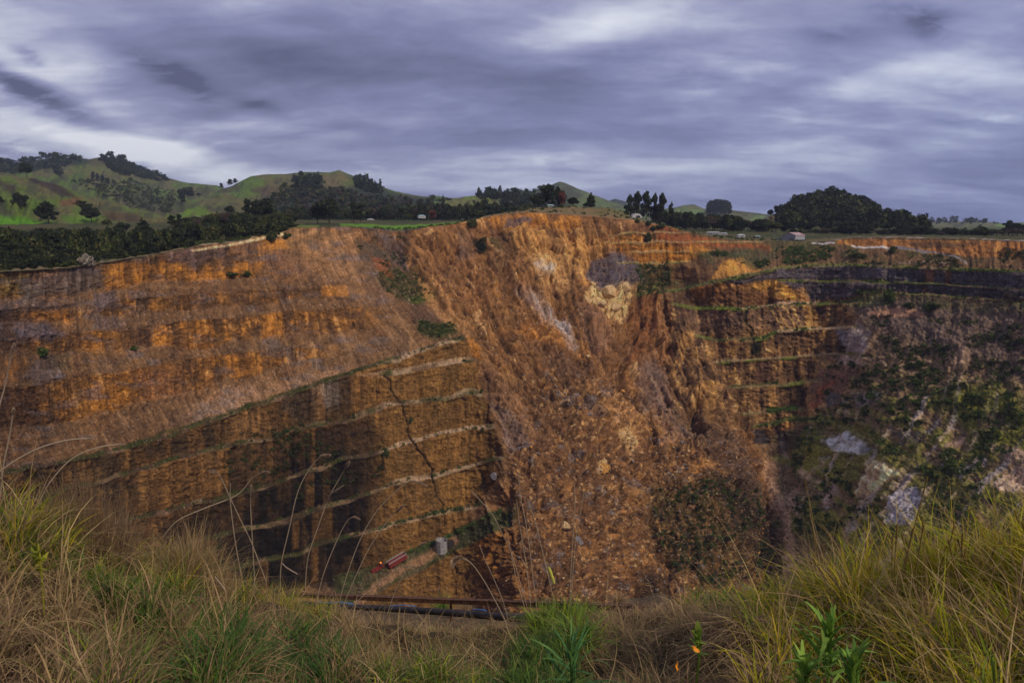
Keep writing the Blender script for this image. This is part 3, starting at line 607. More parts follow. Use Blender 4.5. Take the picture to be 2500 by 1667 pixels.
# right wall
stamp([(1560, 735), (1650, 745), (1830, 690), (1900, 690), (1900, 745), (1800, 748), (1700, 745)], (.22, .105, .05), .7, 10, .3); stamp([(1810, 700), (1880, 680), (1925, 700), (1950, 735), (1900, 730), (1860, 705)], (.66, .33, .07), .9, 5, .35)
stamp([(1900, 655), (2084, 646), (2228, 652), (2373, 657), (2900, 668), (2900, 755), (2355, 722), (2110, 712), (2070, 730), (1990, 735), (1930, 700), (1885, 684)], SLT, .95, 4, .12, sn=S2); stamp([(1740, 690), (1900, 655), (1890, 684), (1800, 692)], SLT, .9, 4, .1)
stamp([(1895, 662), (1990, 652), (1990, 680), (1900, 684)], (.17, .155, .19), .5, 8, .6, sn=S2); stamp([(2100, 652), (2230, 655), (2228, 684), (2100, 680)], (.15, .135, .16), .5, 8, .6, sn=nm)
for x in (2262, 2275, 2315): stamp([(x - 4, 655), (x + 7, 655), (x + 2, 690), (x - 10, 690)], (.30, .12, .04), .85, 4, .1, GX, GY)
stamp([(2245, 700), (2262, 700), (2255, 722), (2240, 722)], (.25, .11, .06), .7, 4, .1)
mixc_(band([(a, b + 4) for a, b in R1], R6, 1640, 2070) * (1 - bench) * (1 - deb) * .8, (.27, .15, .07))
mm = band([(a, b + 4) for a, b in R1], R6, 1640, 2090) * (1 - deb)
mixc_(mm * sstep(.2, 1.3, .35 * S2 + .9 * nm + .3 * nf) * .7, (.50, .27, .085)); mixc_(mm * sstep(.3, 1.3, -.35 * S2 - .8 * nm + .6 * nl) * .7, (.12, .065, .045)); mixc_(mm * sstep(1.2, 2.0, nf + nm) * .6, CRM); mixc_(mm * sstep(.2, .8, -(pA - .5) * 1.6 - (pB - .5)) * .5, (.13, .07, .04)); mixc_(mm * sstep(.2, .8, (pA - .5) * 1.6 + (pB - .5)) * .5, (.52, .27, .08))
stamp([(1690, 745), (1960, 740), (1960, 800), (1700, 810)], (.26, .16, .12), .5, 12, .3, sn=-S2)
for x, y in ((1830, 745), (1850, 750), (1868, 750), (1885, 748)):
    mixc_(linemask([(x + 45, y), (x + 62, y + 25), (x + 78, y + 55)], 2.0, 1.5) * .9, (.62, .36, .13))
stamp([(1960, 740), (1995, 740), (2008, 795), (1972, 800)], (.55, .30, .09), .85, 5, .3, sn=S2); stamp([(1945, 705), (1965, 700), (1985, 735), (1960, 738)], (.50, .25, .08), .8, 5, .2)
stamp([(1812, 760), (1822, 755), (1850, 860), (1862, 870), (1838, 870), (1834, 820)], (.035, .045, .02), .9, 5, .2)
stamp([(1840, 830), (1862, 830), (1862, 862), (1840, 866)], (.03, .035, .018), .9, 5, .1); stamp([(1845, 880), (1890, 876), (1890, 930), (1845, 934)], (.11, .05, .045), .7, 8, .2)
stamp([(2038, 800), (2100, 797), (2135, 800), (2120, 830), (2130, 850), (2095, 866), (2060, 860), (2050, 830)], (.36, .29, .27), .95, 5, .25); stamp([(2035, 800), (2075, 798), (2072, 855), (2045, 835)], (.33, .32, .35), .7, 5, .4)
stamp([(2042, 866), (2100, 864), (2160, 880), (2150, 890), (2080, 895), (2040, 890)], (.40, .28, .22), .9, 5, .35); stamp([(2090, 790), (2120, 775), (2115, 800), (2085, 800)], (.36, .24, .2), .8, 5, .2)
stamp([(2000, 905), (2060, 890), (2100, 900), (2050, 960), (1985, 990), (1975, 940)], (.24, .12, .085), .8, 8, .2); stamp([(1975, 990), (2000, 940), (2040, 925), (2020, 965), (2000, 1000)], (.36, .11, .05), .8, 6, .4); stamp([(2012, 985), (2035, 962), (2060, 965), (2045, 990), (2015, 998)], (.13, .115, .13), .9, 5, .1)
# upper right apron
am = sstep(1580, 1660, GX) * (1 - sstep(-6, 3, GY - pl(R0, GX))) * (1 - bankm)
mixc_(am * .75, (.20, .115, .055)); mixc_(am * sstep(.0, 1.2, nm + nl) * .7, (.11, .12, .04)); mixc_(am * sstep(.6, 1.5, -nm + nf * .3) * .6, (.30, .19, .10))
stamp([(1600, 545), (1700, 575), (1800, 592), (1880, 600), (1880, 612), (1700, 600), (1600, 590)], RED, .85, 6, .35); stamp([(1590, 600), (1700, 596), (1745, 612), (1690, 640), (1610, 650), (1560, 640)], ORG, .9, 8, .25); stamp([(1500, 590), (1600, 600), (1600, 640), (1530, 640)], DOR, .6, 8, .5)
stamp([(1770, 640), (1810, 632), (1860, 660), (1830, 668), (1740, 685), (1750, 660)], (.62, .28, .05), .9, 5, .3); stamp([(1630, 650), (1740, 650), (1740, 682), (1640, 690)], (.25, .12, .05), .8, 6, .4, sn=S2)
stamp([(1690, 622), (1760, 612), (1900, 618), (1870, 650), (1830, 660), (1790, 630), (1720, 632)], (.10, .115, .05), .8, 8, .4, sn=nf); stamp([(1550, 645), (1640, 640), (1640, 690), (1600, 720), (1550, 722)], (.075, .085, .035), .85, 8, .45, sn=nm); stamp([(1520, 545), (1640, 560), (1640, 575), (1530, 570)], (.16, .07, .045), .7, 6, .4)
mixc_(bankm * .95, (.45, .19, .055)); mixc_(bankm * sstep(.3, 1.3, nm + S2 * .15) * .7, (.62, .30, .08)); mixc_(bankm * sstep(.3, 1.3, -nm) * .6, (.24, .11, .05))
stamp([(2200, 595), (2380, 588), (2400, 592), (2330, 604), (2240, 610)], (.13, .085, .055), .7, 6, .2)
mixc_(linemask([(2100, 601), (2170, 604), (2215, 610), (2290, 620), (2340, 630), (2360, 642)], 2.2, 1.2) * .95, (.26, .24, .26)); mixc_(linemask([(2085, 601), (2160, 603)], 2.5, 1.2) * .9, (.50, .46, .44))
mixc_(linemask([(1980, 594), (2030, 597)], 1.6, 1) * .9, (.55, .52, .5)); mixc_(linemask([(2190, 638), (2280, 642), (2330, 650)], 1.6, 1) * .7, (.36, .26, .2)); mixc_(linemask([(2000, 655), (2080, 638), (2150, 630)], 2, 1.2) * .6, (.13, .14, .05))
# right hillside
mixc_(hill_r * .95, (.21, .135, .075)); mixc_(hill_r * sstep(.0, 1.3, nm + nf * .4) * .6, (.36, .235, .15)); mixc_(hill_r * sstep(.2, 1.1, -nm + nl) * .6, (.10, .075, .05))
stamp([(2060, 735), (2130, 712), (2900, 750), (2900, 930), (2300, 870), (2130, 800)], (.14, .10, .09), .7, 20, .35)
stamp([(2117, 765), (2180, 752), (2255, 765), (2252, 782), (2190, 778), (2125, 775)], (.36, .19, .115), .95, 4, .1)
stamp([(2200, 720), (2600, 745), (2600, 770), (2250, 752)], (.10, .10, .035), .6, 8, .4); stamp([(2150, 700), (2190, 712), (2185, 745), (2100, 745), (2060, 738)], (.13, .16, .04), .85, 6, .35)
stamp([(2290, 870), (2340, 855), (2370, 880), (2330, 905), (2260, 880)], (.40, .25, .17), .7, 10, .5); stamp([(2380, 900), (2600, 870), (2600, 960), (2420, 930)], (.22, .14, .12), .5, 15, .5)
vegr = sstep(870, 960, GY + (GX - 2100) * -.1) * hill_r
mixc_(vegr * sstep(-.9, .6, nm + nl) * .85, (.17, .165, .033)); mixc_(vegr * sstep(.1, 1.0, nl + nf * .3) * .7, (.24, .22, .035))
mixc_(vegr * sstep(.7, 1.5, .8 * S3 + .7 * nm) * .75, (.40, .29, .20)); mixc_(vegr * sstep(1.0, 1.7, .8 * S3 - .7 * nm) * .7, (.26, .23, .23))
mixc_(linemask([(1939, 1023), (2022, 1025), (2120, 1066), (2228, 1112), (2330, 1180), (2420, 1260)], 9, 5) * .85, (.24, .215, .05)); mixc_(linemask([(2030, 1030), (2120, 1074), (2228, 1122), (2330, 1192)], 2.5, 1.5) * .7, (.42, .31, .18))
mixc_(linemask([(1900, 1110), (1990, 1180), (2080, 1250), (2180, 1330)], 7, 4) * .75, (.20, .20, .045)); mixc_(linemask([(2120, 1000), (2240, 1050), (2360, 1110)], 6, 4) * .6, (.22, .20, .04))
stamp([(2280, 960), (2400, 960), (2520, 1020), (2600, 1100), (2480, 1110), (2350, 1040)], (.16, .16, .022), .85, 20, .3); stamp([(2020, 1020), (2100, 1030), (2250, 1110), (2380, 1200), (2300, 1200), (2120, 1090), (2030, 1060)], (.15, .135, .028), .8, 10, .3); stamp([(1930, 1070), (2010, 1020), (2020, 1040), (1960, 1110)], (.14, .15, .035), .7, 8, .3)
for p, c in (([(2005, 1080), (2060, 1050), (2110, 1080), (2100, 1110), (2040, 1105)], (.48, .48, .52)), ([(2090, 1085), (2140, 1090), (2110, 1112)], (.2, .19, .21)), ([(2095, 1165), (2140, 1120), (2175, 1140), (2205, 1150), (2170, 1175), (2110, 1215), (2090, 1210)], (.62, .42, .26)), ([(2130, 1165), (2200, 1145), (2200, 1160), (2110, 1212)], (.72, .46, .2)),
             ([(2180, 1210), (2240, 1190), (2260, 1230), (2220, 1280), (2165, 1275)], (.34, .31, .35)), ([(1945, 1150), (1960, 1145), (2003, 1175), (2000, 1185), (1955, 1170)], (.48, .31, .21)), ([(2255, 1055), (2290, 1020), (2300, 1025), (2270, 1060)], (.33, .30, .32)), ([(2305, 1085), (2365, 1058), (2350, 1080), (2310, 1095)], (.42, .27, .19)),
             ([(2410, 1180), (2500, 1120), (2540, 1140), (2500, 1200), (2440, 1205)], (.45, .30, .22)), ([(2330, 1150), (2400, 1110), (2410, 1125), (2340, 1170)], (.26, .21, .22)), ([(2180, 1050), (2260, 1060), (2240, 1080), (2200, 1080)], (.10, .085, .09)), ([(2000, 1205), (2040, 1180), (2050, 1200), (2010, 1240)], (.34, .24, .2)), ([(1945, 1180), (1915, 1190), (1910, 1240), (1960, 1270), (1950, 1220)], (.33, .21, .15)),
             ([(2085, 960), (2140, 955), (2145, 985), (2090, 990)], (.22, .2, .22)), ([(2380, 1010), (2460, 1010), (2470, 1060), (2390, 1050)], (.10, .065, .05)), ([(2560, 1100), (2400, 1090), (2470, 1130)], (.3, .2, .15))):
    stamp(p, c, .92, 6, .5, sn=S2s + nm)
stamp([(1850, 1048), (1878, 1050), (1878, 1085), (1852, 1082)], (.06, .055, .07), .9, 3, .1); stamp([(1878, 1050), (1960, 1040), (1950, 1100), (1880, 1110)], (.10, .06, .04), .8, 8, .2)
# grass and soil on the ledges
gn = vnoise(GX / 30, GY / 30, seed=88)
bl = bench * leftm * (GX < 1240); mixc_(bl * .85, (.125, .082, .048)); mixc_(bl * sstep(.35, .6, gn) * .85, (.10, .10, .028)); mixc_(bl * sstep(.55, .8, vnoise(GX / 40, GY / 30, seed=66)) * .8, (.27, .17, .10)); mixc_(bl * sstep(880, 960, GX) * sstep(.3, .55, vnoise(GX / 35, GY / 20, seed=67)) * .75, (.46, .31, .19))
brr = bench * (GX > 1480); mixc_(brr * .85, (.24, .17, .075)); mixc_(brr * sstep(.4, .62, gn) * .9, (.17, .20, .035))
mixc_(linemask(R0[:8], 3, 1.5, GX, GY) * .85, (.20, .19, .055)); mixc_(linemask([(1700, 753), (1813, 752)], 2.5, 1.2, GX, GY) * .9, (.22, .28, .03)); mixc_(linemask([(1813, 752), (1900, 742), (1990, 738)], 2.4, 1.2, GX, GY) * .9, (.45, .29, .19))
mixc_(linemask([(1740, 883), (1867, 873), (2040, 862)], 2, 1, GX, GY) * .7, (.40, .25, .15)); mixc_(linemask([(1895, 808), (2084, 797)], 2, 1, GX, GY) * .8, (.5, .33, .2)); mixc_(linemask([(1790, 1010), (1900, 1000), (1960, 996)], 2, 1, GX, GY) * .7, (.30, .20, .11)); mixc_(linemask([(1880, 1000), (1940, 992)], 6, 3) * .8, (.07, .13, .03))
mixc_(linemask([(1790, 941), (1890, 935)], 3, 1.5) * .8, (.09, .12, .03)); mixc_(linemask([(1850, 1040), (1939, 1023), (2020, 1025), (2120, 1065), (2228, 1108)], 3.5, 1.5) * .8, (.19, .18, .05)); mixc_(linemask([(1500, 641), (1600, 641), (1690, 638)], 1.6, 1) * .7, (.42, .33, .14))
for ln, x0, x1 in ((T1, 1400, 1660), (T2, 1480, 1860), (T3, 1540, 1680)): mixc_(band([(a, b - 1.5) for a, b in ln], [(a, b + 1.5) for a, b in ln], x0, x1, 1) * .7, (.45, .28, .12))
# haul road and verge at the foot of the left wall
mixc_(roadm * .9, (.14, .115, .055)); mixc_(roadm * sstep(.45, .6, gn) * .6, (.065, .095, .025)); mixc_(linemask([(820, 1540), (894, 1448), (960, 1405), (1000, 1380), (1060, 1345), (1110, 1315)], 10, 5) * .8, (.36, .19, .10))
mixc_(linemask([(271, 1098), (470, 1037), (614, 990), (723, 952), (850, 910), (981, 870)], 3.5, 2) * .75, (.11, .10, .035)); mixc_(linemask(E2, 2.5, 1.2) * .6, (.38, .24, .14))
mixc_(crm * .55, (.07, .045, .03)); mixc_(linemask([(940, 915), (975, 985), (1005, 1070), (1052, 1150), (1072, 1220), (1085, 1275)], 1.8, 1.2) * .85, (.02, .016, .014))  # shade of the sunken cracks and gullies also put into the colour
# old grass under the rim on the left, track along the rim
mixc_(linemask([(470, 612), (574, 596), (640, 582), (690, 572)], 3.2, 1.2, GX, GY) * .9, (.62, .44, .24)); mixc_(linemask([(214, 650), (298, 636), (344, 630), (444, 611)], 1.5, 1, GX, GY) * .5, (.38, .27, .16))
mixc_(linemask([(1880, 1130), (1895, 1200), (1915, 1270), (1925, 1340), (1915, 1450)], 13, 7) * .85, (.42, .25, .15))
# fine speckle of stones and grain
sp = 1 + (.06 * S1 + .04 * S1s + .05 * S2s) * (1 - .7 * deb) + .10 * hc * (1 - bench) + .05 * hb * face + .16 * nf * (1 - .4 * bench) + .16 * (vnoise(GX / 3, GY / 3, seed=99) - .5) * 2 - .22 * (g2 < .07) * (c1 > .4) * (face + deb + slide > .5)
sp *= 1 + .0 * h
C = C * np.clip(sp, .4, 1.8)[..., None]; Lm = C.mean(-1, keepdims=True); C = C * np.clip(Lm / .15, .12, 3) ** .45; C = np.clip(C * (.88 + .30 * hill_r[..., None]), .003, .8)
stn = (white > .985)[..., None] * (np.clip(1 - hill_r * .6 + deb, 0, 1) * (GY > 640) * (1 - .9 * face))[..., None]
C = C * (1 - stn * .55) + np.array((.62, .48, .36)) * stn * .55
pit_me = mesh_np('open_pit', PIT.reshape(-1, 3), gridfaces(NR, NC), M_rock, C.reshape(-1, 3), smooth=True)
pit = link('terrain', pit_me); pit['kind'] = 'structure'
PR = np.linalg.norm(PIT[..., :2], axis=-1); PXp, PYp = proj(PIT)
def pitpt(x, y):
    i = int(np.clip(round((x - cx_[0]) / dcol), 0, NC - 1)); c = PYp[:, i]
    j = int(np.argmin(np.abs(c - y))); return Vector(PIT[j, i]), Vector(Nn[j, i])
print('pit bottom r', rr[-1, ::150].round(), 'z', PIT[-1, ::150, 2].round())
print('1480 row', [tuple(round(v) for v in pitpt(x, 1400)[0]) for x in (200, 700, 1000, 1400, 1800, 2200)])

# ================================================================== land beyond the pit
PLZ = [(-350, -4), (700, 4), (1250, 3), (1700, -8), (2100, -12), (2850, -12)]
BROW = [(-350, -99), (1125, 545), (1175, 531), (1213, 522), (1290, 509), (1355, 506), (1412, 505), (1489, 507), (1527, 522), (1560, 533), (1600, 545), (1640, 552), (1660, 556)]
azx = lambda x: (np.asarray(x, float) - CX) / (FPX * cp_ + (CY - HY) * sp_)    # tan(azimuth) of a picture column on the horizon line
def z_land(x, r):
    """height of the plateau in picture column x (at the horizon) and distance r"""
    x = np.asarray(x, float); r = np.asarray(r, float)
    r0 = pl(RIMR, x); z0 = -r0 * tandep(x, np.interp(x, cx_, rimy))
    zp = pl(PLZ, x); t = np.clip((r - r0) / pl([(-350, 500), (700, 350), (1250, 300), (1700, 200), (2850, 150)], x), 0, 1)
    z = z0 + (zp - z0) * (t * t * (3 - 2 * t))
    # grassy knoll above the slide
    kb = sstep(1120, 1200, x) * (1 - sstep(1600, 1680, x)); rb = r0 + 55
    zb = -rb * tandep(x, np.interp(x, [p[0] for p in BROW[1:]], [p[1] for p in BROW[1:]]))
    d = (r - rb) / 55.; up = np.where(r < rb, sstep(-1, 0, d), 1 - sstep(0, 2.2, d))
    z = z + kb * up * np.maximum(zb - np.where(r < rb, z0 + 0 * r, z), 0)
    z = z + (fbm(x / 14, r / 16, oct=3, seed=5) - .5) * 2.2 * np.clip((r - r0) / 15, 0, 1) * (1 - sstep(800, 1500, r) * .5)
    return z
def col_dir(x, y=HY):
    X, Y, Z = raydir(x, y); h = np.sqrt(X * X + Y * Y); return X / h, Y / h
def land(x, r):
    ux, uy = col_dir(x); return Vector((float(ux * r), float(uy * r), float(z_land(x, r))))
lc = np.linspace(-350, 2850, 1000)
off = np.concatenate([[0], np.cumsum(np.geomspace(1.2, 900, 130))]); off = off / off[-1] * 6500; 
r0l = pl(RIMR, lc); RR = r0l[None, :] + off[:, None]; XX = np.broadcast_to(lc[None, :], RR.shape)
ux, uy = col_dir(XX); ZZ = z_land(XX, RR); LP = np.stack([ux * RR, uy * RR, ZZ], -1)
# first row coincides with the rim of the pit: match its exact picture row
Xr, Yr, Zr = raydir(lc, np.interp(lc, cx_, rimy)); hh = np.sqrt(Xr ** 2 + Yr ** 2)
LP[0] = np.stack([Xr / hh * r0l, Yr / hh * r0l, Zr / hh * r0l - .3], -1)
LC = np.zeros(LP.shape, np.float32) + np.array((.085, .075, .03))
dO = RR - r0l[None, :]; na = fbm(LP[..., 0] / 30, LP[..., 1] / 30, oct=4, seed=9)
def lmix(m, c):
    global LC
    LC = LC * (1 - m[..., None]) + np.array(c) * m[..., None]
lmix(sstep(.45, .62, na), (.05, .06, .02))
lmix(sstep(3, 6, dO) * (1 - sstep(14, 18, dO)) * (XX < 700) * (.35 + .5 * (XX > 440)), (.42, .30, .18))                               # track along the rim
lmix((XX > 830) * (XX < 1175) * sstep(25, 30, dO) * (1 - sstep(140, 150, dO)) * 1., (.12, .24, .02)); lmix((XX > 690) * (XX < 780) * sstep(15, 20, dO) * (1 - sstep(90, 100, dO)), (.13, .19, .03))
kn = (XX > 1150) * (XX < 1660) * (dO < 170); lmix(kn * .95, (.20, .145, .07)); lmix(kn * sstep(.5, .65, na) * .7, (.12, .115, .04)); lmix(kn * (1 - sstep(4, 14, dO)) * .8, (.30, .16, .07))
lmix((XX > 1660) * (dO < 60) * .6 * np.ones(XX.shape), (.17, .13, .06)); lmix((XX > 2020) * (dO < 12) * 1., (.40, .34, .30)); lmix(sstep(600, 1500, RR) * sstep(.4, .55, na) * .8, (.07, .12, .03))
lme = mesh_np('plateau_ground', LP.reshape(-1, 3), gridfaces(*RR.shape)[:, ::-1], M_wild, LC.reshape(-1, 3), smooth=True)
tag(link('ground', lme), kind='structure')

# ---- hills: each a real ridge with its own distance, front slope and back slope
HG = {}
def hill(name, sil, rb, rf, ybot, colour, seed, nc=500, nr=90, gul=1.0, prof=1.15, x0=None, x1=None, rbk=None):
    xs = np.linspace(x0 if x0 is not None else sil[0][0], x1 if x1 is not None else sil[-1][0], nc)
    ys = pl(sil, xs) + (fbm(xs / 9, xs * 0, oct=3, seed=seed) - .5) * 1.4
    rbv = rb if np.isscalar(rb) else pl(rb, xs); rfv = rf if np.isscalar(rf) else pl(rf, xs)
    rbv = rbv + 0 * xs; rfv = rfv + 0 * xs; zt = -rbv * tandep(xs, ys); zb = z_land(xs, rfv) - 6
    v = np.linspace(0, 1, nr)[:, None]
    Rg = rbv + (rfv - rbv) * v; Z = zt + (zb - zt) * (1 - (1 - v) ** prof)
    ux, uy = col_dir(xs); Xw = ux * Rg; Yw = uy * Rg
    s = (rbv - rfv).mean(); kx = rbv.mean() / FPX
    rid = 1 - np.abs(fbm(xs[None, :] / 60 + v * 2.6, v * 2.6 + 0 * xs, oct=3, seed=seed + 3) * 2 - 1) * 2
    rid2 = fbm(xs[None, :] / 22 + v * 2.5, v * 7, oct=4, seed=seed + 7) - .5
    amp = np.clip(v * 4, 0, 1) * np.clip((1 - v) * 6, 0, 1)
    Z = Z + amp * gul * (rid * 13 + rid2 * 15) * kx
    # back slope
    b = np.linspace(1, 0, 12)[:-1][:, None]; Rb = rbv + b * s * .6; Zb = zt - b ** 1.5 * (zt - np.minimum(zb, zt - 5)) * .8
    Rg = np.vstack([Rb, Rg]); Z = np.vstack([Zb, Z]); Xw = ux * Rg; Yw = uy * Rg
    Pn = np.stack([Xw, Yw, Z], -1)
    VV = np.vstack([-b + 0 * xs, v + 0 * xs]); XXh = xs[None, :] + 0 * VV
    px, py = proj(Pn); Cc = colour(px, py, XXh, VV, rid2 if False else None)
    me = mesh_np(name, Pn.reshape(-1, 3), gridfaces(*Z.shape)[:, ::-1], M_hill, Cc.reshape(-1, 3), smooth=True)
    o = link(name, me); o['kind'] = 'structure'
    HG[len(HG)] = (name, Pn, px, py); return Pn, px, py
def hillpt(H, x, y):
    Pn, px, py = H; i = int(np.argmin(np.abs(px[-1] - x))); c = py[11:, i]; j = int(np.argmin(np.abs(c - y))) + 11; return Pn[j, i]
def pasture(seed, bush=.5, green=(.10, .155, .03), brown=(.14, .115, .055), stamps=()):
    def f(px, py, X, V, _):
        n = fbm(px / 26, py / 15, oct=5, seed=seed); m = fbm(px / 60, py / 26, oct=4, seed=seed + 2)
        Cc = np.zeros(px.shape + (3,)) + np.array(green)
        def mx(a, c):
            nonlocal Cc; Cc = Cc * (1 - a[..., None]) + np.array(c) * a[..., None]
        mx(sstep(.42, .6, m) * .8, brown); mx(sstep(bush, bush + .1, n) * .8, (.07, .075, .04)); mx(sstep(.55, .7, fbm(px / 9, py / 6, oct=3, seed=seed + 4)) * .35, (.05, .05, .03))
        for pts, c, a, fe in stamps:
            mx(polymask(pts, fe, px + (n - .5) * 20, py + (m - .5) * 10) * a, c)
        return np.clip(Cc, 0, 1)
    return f
DG = (.03, .042, .024)
sA = [(-350, 400), (-100, 372), (0, 390), (50, 398), (134, 388), (210, 386), (233, 390), (268, 383), (283, 384), (318, 394), (344, 409), (402, 430), (459, 446), (536, 453), (560, 462), (620, 470), (900, 490)]
H_A = hill('hills', sA, 3000, 1700, 545, pasture(11, .52, stamps=[([(-350, 360), (300, 360), (420, 440), (290, 410), (210, 400), (70, 420), (-350, 430)], DG, .95, 4), ([(280, 470), (400, 480), (500, 500), (420, 540), (300, 500)], (.05, .05, .03), .6, 12), ([(230, 385), (262, 385), (290, 430), (180, 420)], (.13, .12, .045), .6, 8)]), 101, x0=-350, x1=900)
sB = [(430, 540), (470, 510), (500, 490), (547, 461), (572, 455), (597, 441), (620, 431), (650, 426), (708, 425), (746, 420), (811, 421), (834, 415.5), (853, 424), (880, 434), (934, 456), (972, 470), (1030, 479), (1075, 483), (1114, 484), (1200, 490), (1330, 500)]
H_B = hill('hills', sB, 2300, 1250, 546, pasture(23, .54, green=(.10, .16, .03), stamps=[([(640, 500), (760, 470), (900, 450), (1000, 480), (1300, 495), (1300, 560), (500, 560)], (.026, .036, .026), .9, 8), ([(800, 425), (834, 416), (860, 440), (800, 460), (740, 470)], (.17, .12, .055), .7, 8), ([(620, 455), (700, 455), (690, 480), (640, 480)], (.10, .07, .045), .7, 8), ([(710, 450), (800, 455), (760, 520), (680, 520)], (.03, .042, .028), .8, 8), ([(440, 512), (500, 508), (520, 530), (440, 530)], (.13, .22, .02), .9, 5)]), 131, x0=430, x1=1330, nc=450)
sC = [(-350, 440), (-100, 410), (0, 419), (23, 421), (65, 433), (134, 446), (165, 458), (199, 476), (268, 499), (325, 520), (406, 537), (480, 548)]
H_C = hill('hills', sC, [(-350, 1500), (480, 1250)], 760, 566, pasture(37, .56, green=(.11, .16, .03), stamps=[([(60, 430), (140, 445), (190, 480), (150, 480), (90, 450)], (.05, .035, .03), .9, 5), ([(130, 492), (200, 478), (205, 498), (150, 505)], (.20, .075, .04), .6, 6), ([(0, 440), (40, 450), (40, 470), (0, 465)], (.06, .045, .035), .8, 6), ([(-300, 535), (60, 528), (120, 555), (60, 570), (-300, 570)], (.10, .27, .012), .95, 8), ([(150, 530), (220, 525), (260, 560), (180, 560)], (.10, .22, .02), .7, 8), ([(70, 490), (150, 485), (150, 505), (80, 512)], (.11, .2, .025), .7, 8), ([(250, 515), (340, 520), (345, 545), (260, 540)], (.10, .06, .045), .8, 8)]), 171, x0=-350, x1=480, nc=380, gul=1.3)
sD = [(1060, 492), (1144, 480), (1190, 474), (1229, 470), (1262, 463), (1294, 467), (1330, 478), (1400, 500), (1450, 515)]
H_D = hill('hills', sD, 1900, 1300, 545, pasture(41, .6, green=(.14, .25, .035), stamps=[([(1215, 480), (1262, 455), (1330, 470), (1400, 500), (1380, 540), (1220, 540)], (.028, .038, .024), .8, 6)]), 201, x0=1060, x1=1450, nc=200)
sE = [(1270, 480), (1328, 455), (1347, 451), (1358, 446), (1366, 443.5), (1382, 448), (1410, 461), (1451, 477), (1489, 492), (1527, 503), (1600, 512), (1700, 520)]
H_E = hill('hills', sE, 3400, 2300, 540, pasture(53, .56, green=(.11, .15, .05), brown=(.05, .055, .035)), 231, x0=1270, x1=1700, nc=220, gul=.6)
sF = [(1460, 500), (1500, 485), (1540, 496), (1600, 512), (1646, 507), (1669, 501), (1692, 499), (1715, 509), (1784, 513), (1845, 520), (1898, 527), (2000, 538), (2250, 543), (2327, 541), (2404, 543), (2457, 547), (2600, 545), (2850, 541)]
H_F = hill('hills', sF, [(1460, 5200), (1540, 5000), (1646, 3200), (1845, 3200), (2250, 4500), (2850, 5000)], [(1460, 3600), (1646, 2200), (2850, 2600)], 553, pasture(67, .58, green=(.15, .23, .06), brown=(.12, .11, .06), stamps=[([(1460, 480), (1545, 492), (1560, 520), (1460, 520)], (.03, .04, .03), .9, 3)]), 261, x0=1460, x1=2850, nc=500, gul=.35)
sG = [(1860, 545), (1885, 524), (1915, 514), (1944, 500), (1983, 490), (2025, 484), (2082, 497), (2120, 514), (2162, 536), (2231, 549), (2280, 556)]
H_G = hill('hills', sG, [(1860, 1000), (2060, 1250), (2280, 1050)], 820, 558, pasture(71, .2, green=(.04, .05, .03), stamps=[([(1860, 520), (1910, 520), (1905, 540), (1870, 545)], (.17, .13, .08), .8, 4)]), 291, x0=1860, x1=2280, nc=220, gul=.8)

# ================================================================== vegetation builders
def tri_cloud(blobs, n, size, cols, seed, shell=.55, up=0.0, asp=1.7):
    """leaf clumps: n small faces spread through ellipsoid blobs (x,y,z,rx,ry,rz)"""
    g = np.random.RandomState(seed); B = np.array(blobs, float)
    w = (B[:, 3] * B[:, 4] + B[:, 3] * B[:, 5]) ; w /= w.sum(); k = g.choice(len(B), n, p=w)
    d = g.randn(n, 3); d /= np.linalg.norm(d, axis=1, keepdims=True); rad = (shell + (1 - shell) * g.rand(n, 1) ** .6) * (1 + .18 * g.randn(n, 1) * .6)
    c = B[k, :3] + d * rad * B[k, 3:6]
    a = g.randn(n, 3); a += d * .0; a[:, 2] += up; a /= np.linalg.norm(a, axis=1, keepdims=True)
    b = np.cross(a, g.randn(n, 3)); b /= np.linalg.norm(b, axis=1, keepdims=True)
    s = size * (.6 + .8 * g.rand(n, 1))
    V = np.stack([c - a * s * asp * .5, c + b * s * .5, c + a * s * asp * .5, c - b * s * .5], 1).reshape(-1, 3)
    F = np.arange(4 * n).reshape(n, 4)
    cc = np.array(cols)[g.randint(0, len(cols), n)] * (.75 + .5 * g.rand(n, 1)); cc = np.repeat(cc, 4, 0)
    return V, F, cc
def tube_np(pts, rads, sides=6):
    pts = np.array(pts, float); V = []; n = len(pts)
    for i in range(n):
        t = pts[min(i + 1, n - 1)] - pts[max(i - 1, 0)]; t = t / (np.linalg.norm(t) + 1e-9)
        u = np.cross(t, (0.3, 1, .2)); u /= np.linalg.norm(u) + 1e-9; v = np.cross(t, u)
        a = np.arange(sides) / sides * 2 * math.pi
        V.append(pts[i] + rads[i] * (np.cos(a)[:, None] * u + np.sin(a)[:, None] * v))
    V = np.vstack(V); F = []
    for i in range(n - 1):
        for j in range(sides):
            k = (j + 1) % sides; F.append((i * sides + j, i * sides + k, (i + 1) * sides + k, (i + 1) * sides + j))
    return V, np.array(F)
def merge_np(parts):
    V = []; F = []; Cc = []; o = 0
    for p in parts:
        V.append(p[0]); F.append(p[1] + o); o += len(p[0])
        if len(p) > 2: Cc.append(p[2])
    return np.vstack(V), np.vstack(F), (np.vstack(Cc) if Cc else None)
DK = [(.042, .056, .026), (.028, .04, .022), (.06, .072, .032), (.034, .046, .028)]
MG = [(.065, .09, .028), (.05, .072, .024), (.095, .115, .038), (.12, .11, .045)]
BG = [(.08, .12, .03), (.06, .10, .025), (.11, .15, .04)]
BR = [(.11, .085, .07), (.09, .07, .06), (.13, .10, .085)]
PK = [(.20, .06, .045), (.26, .09, .06), (.13, .05, .04)]
g0 = np.random.RandomState(5)
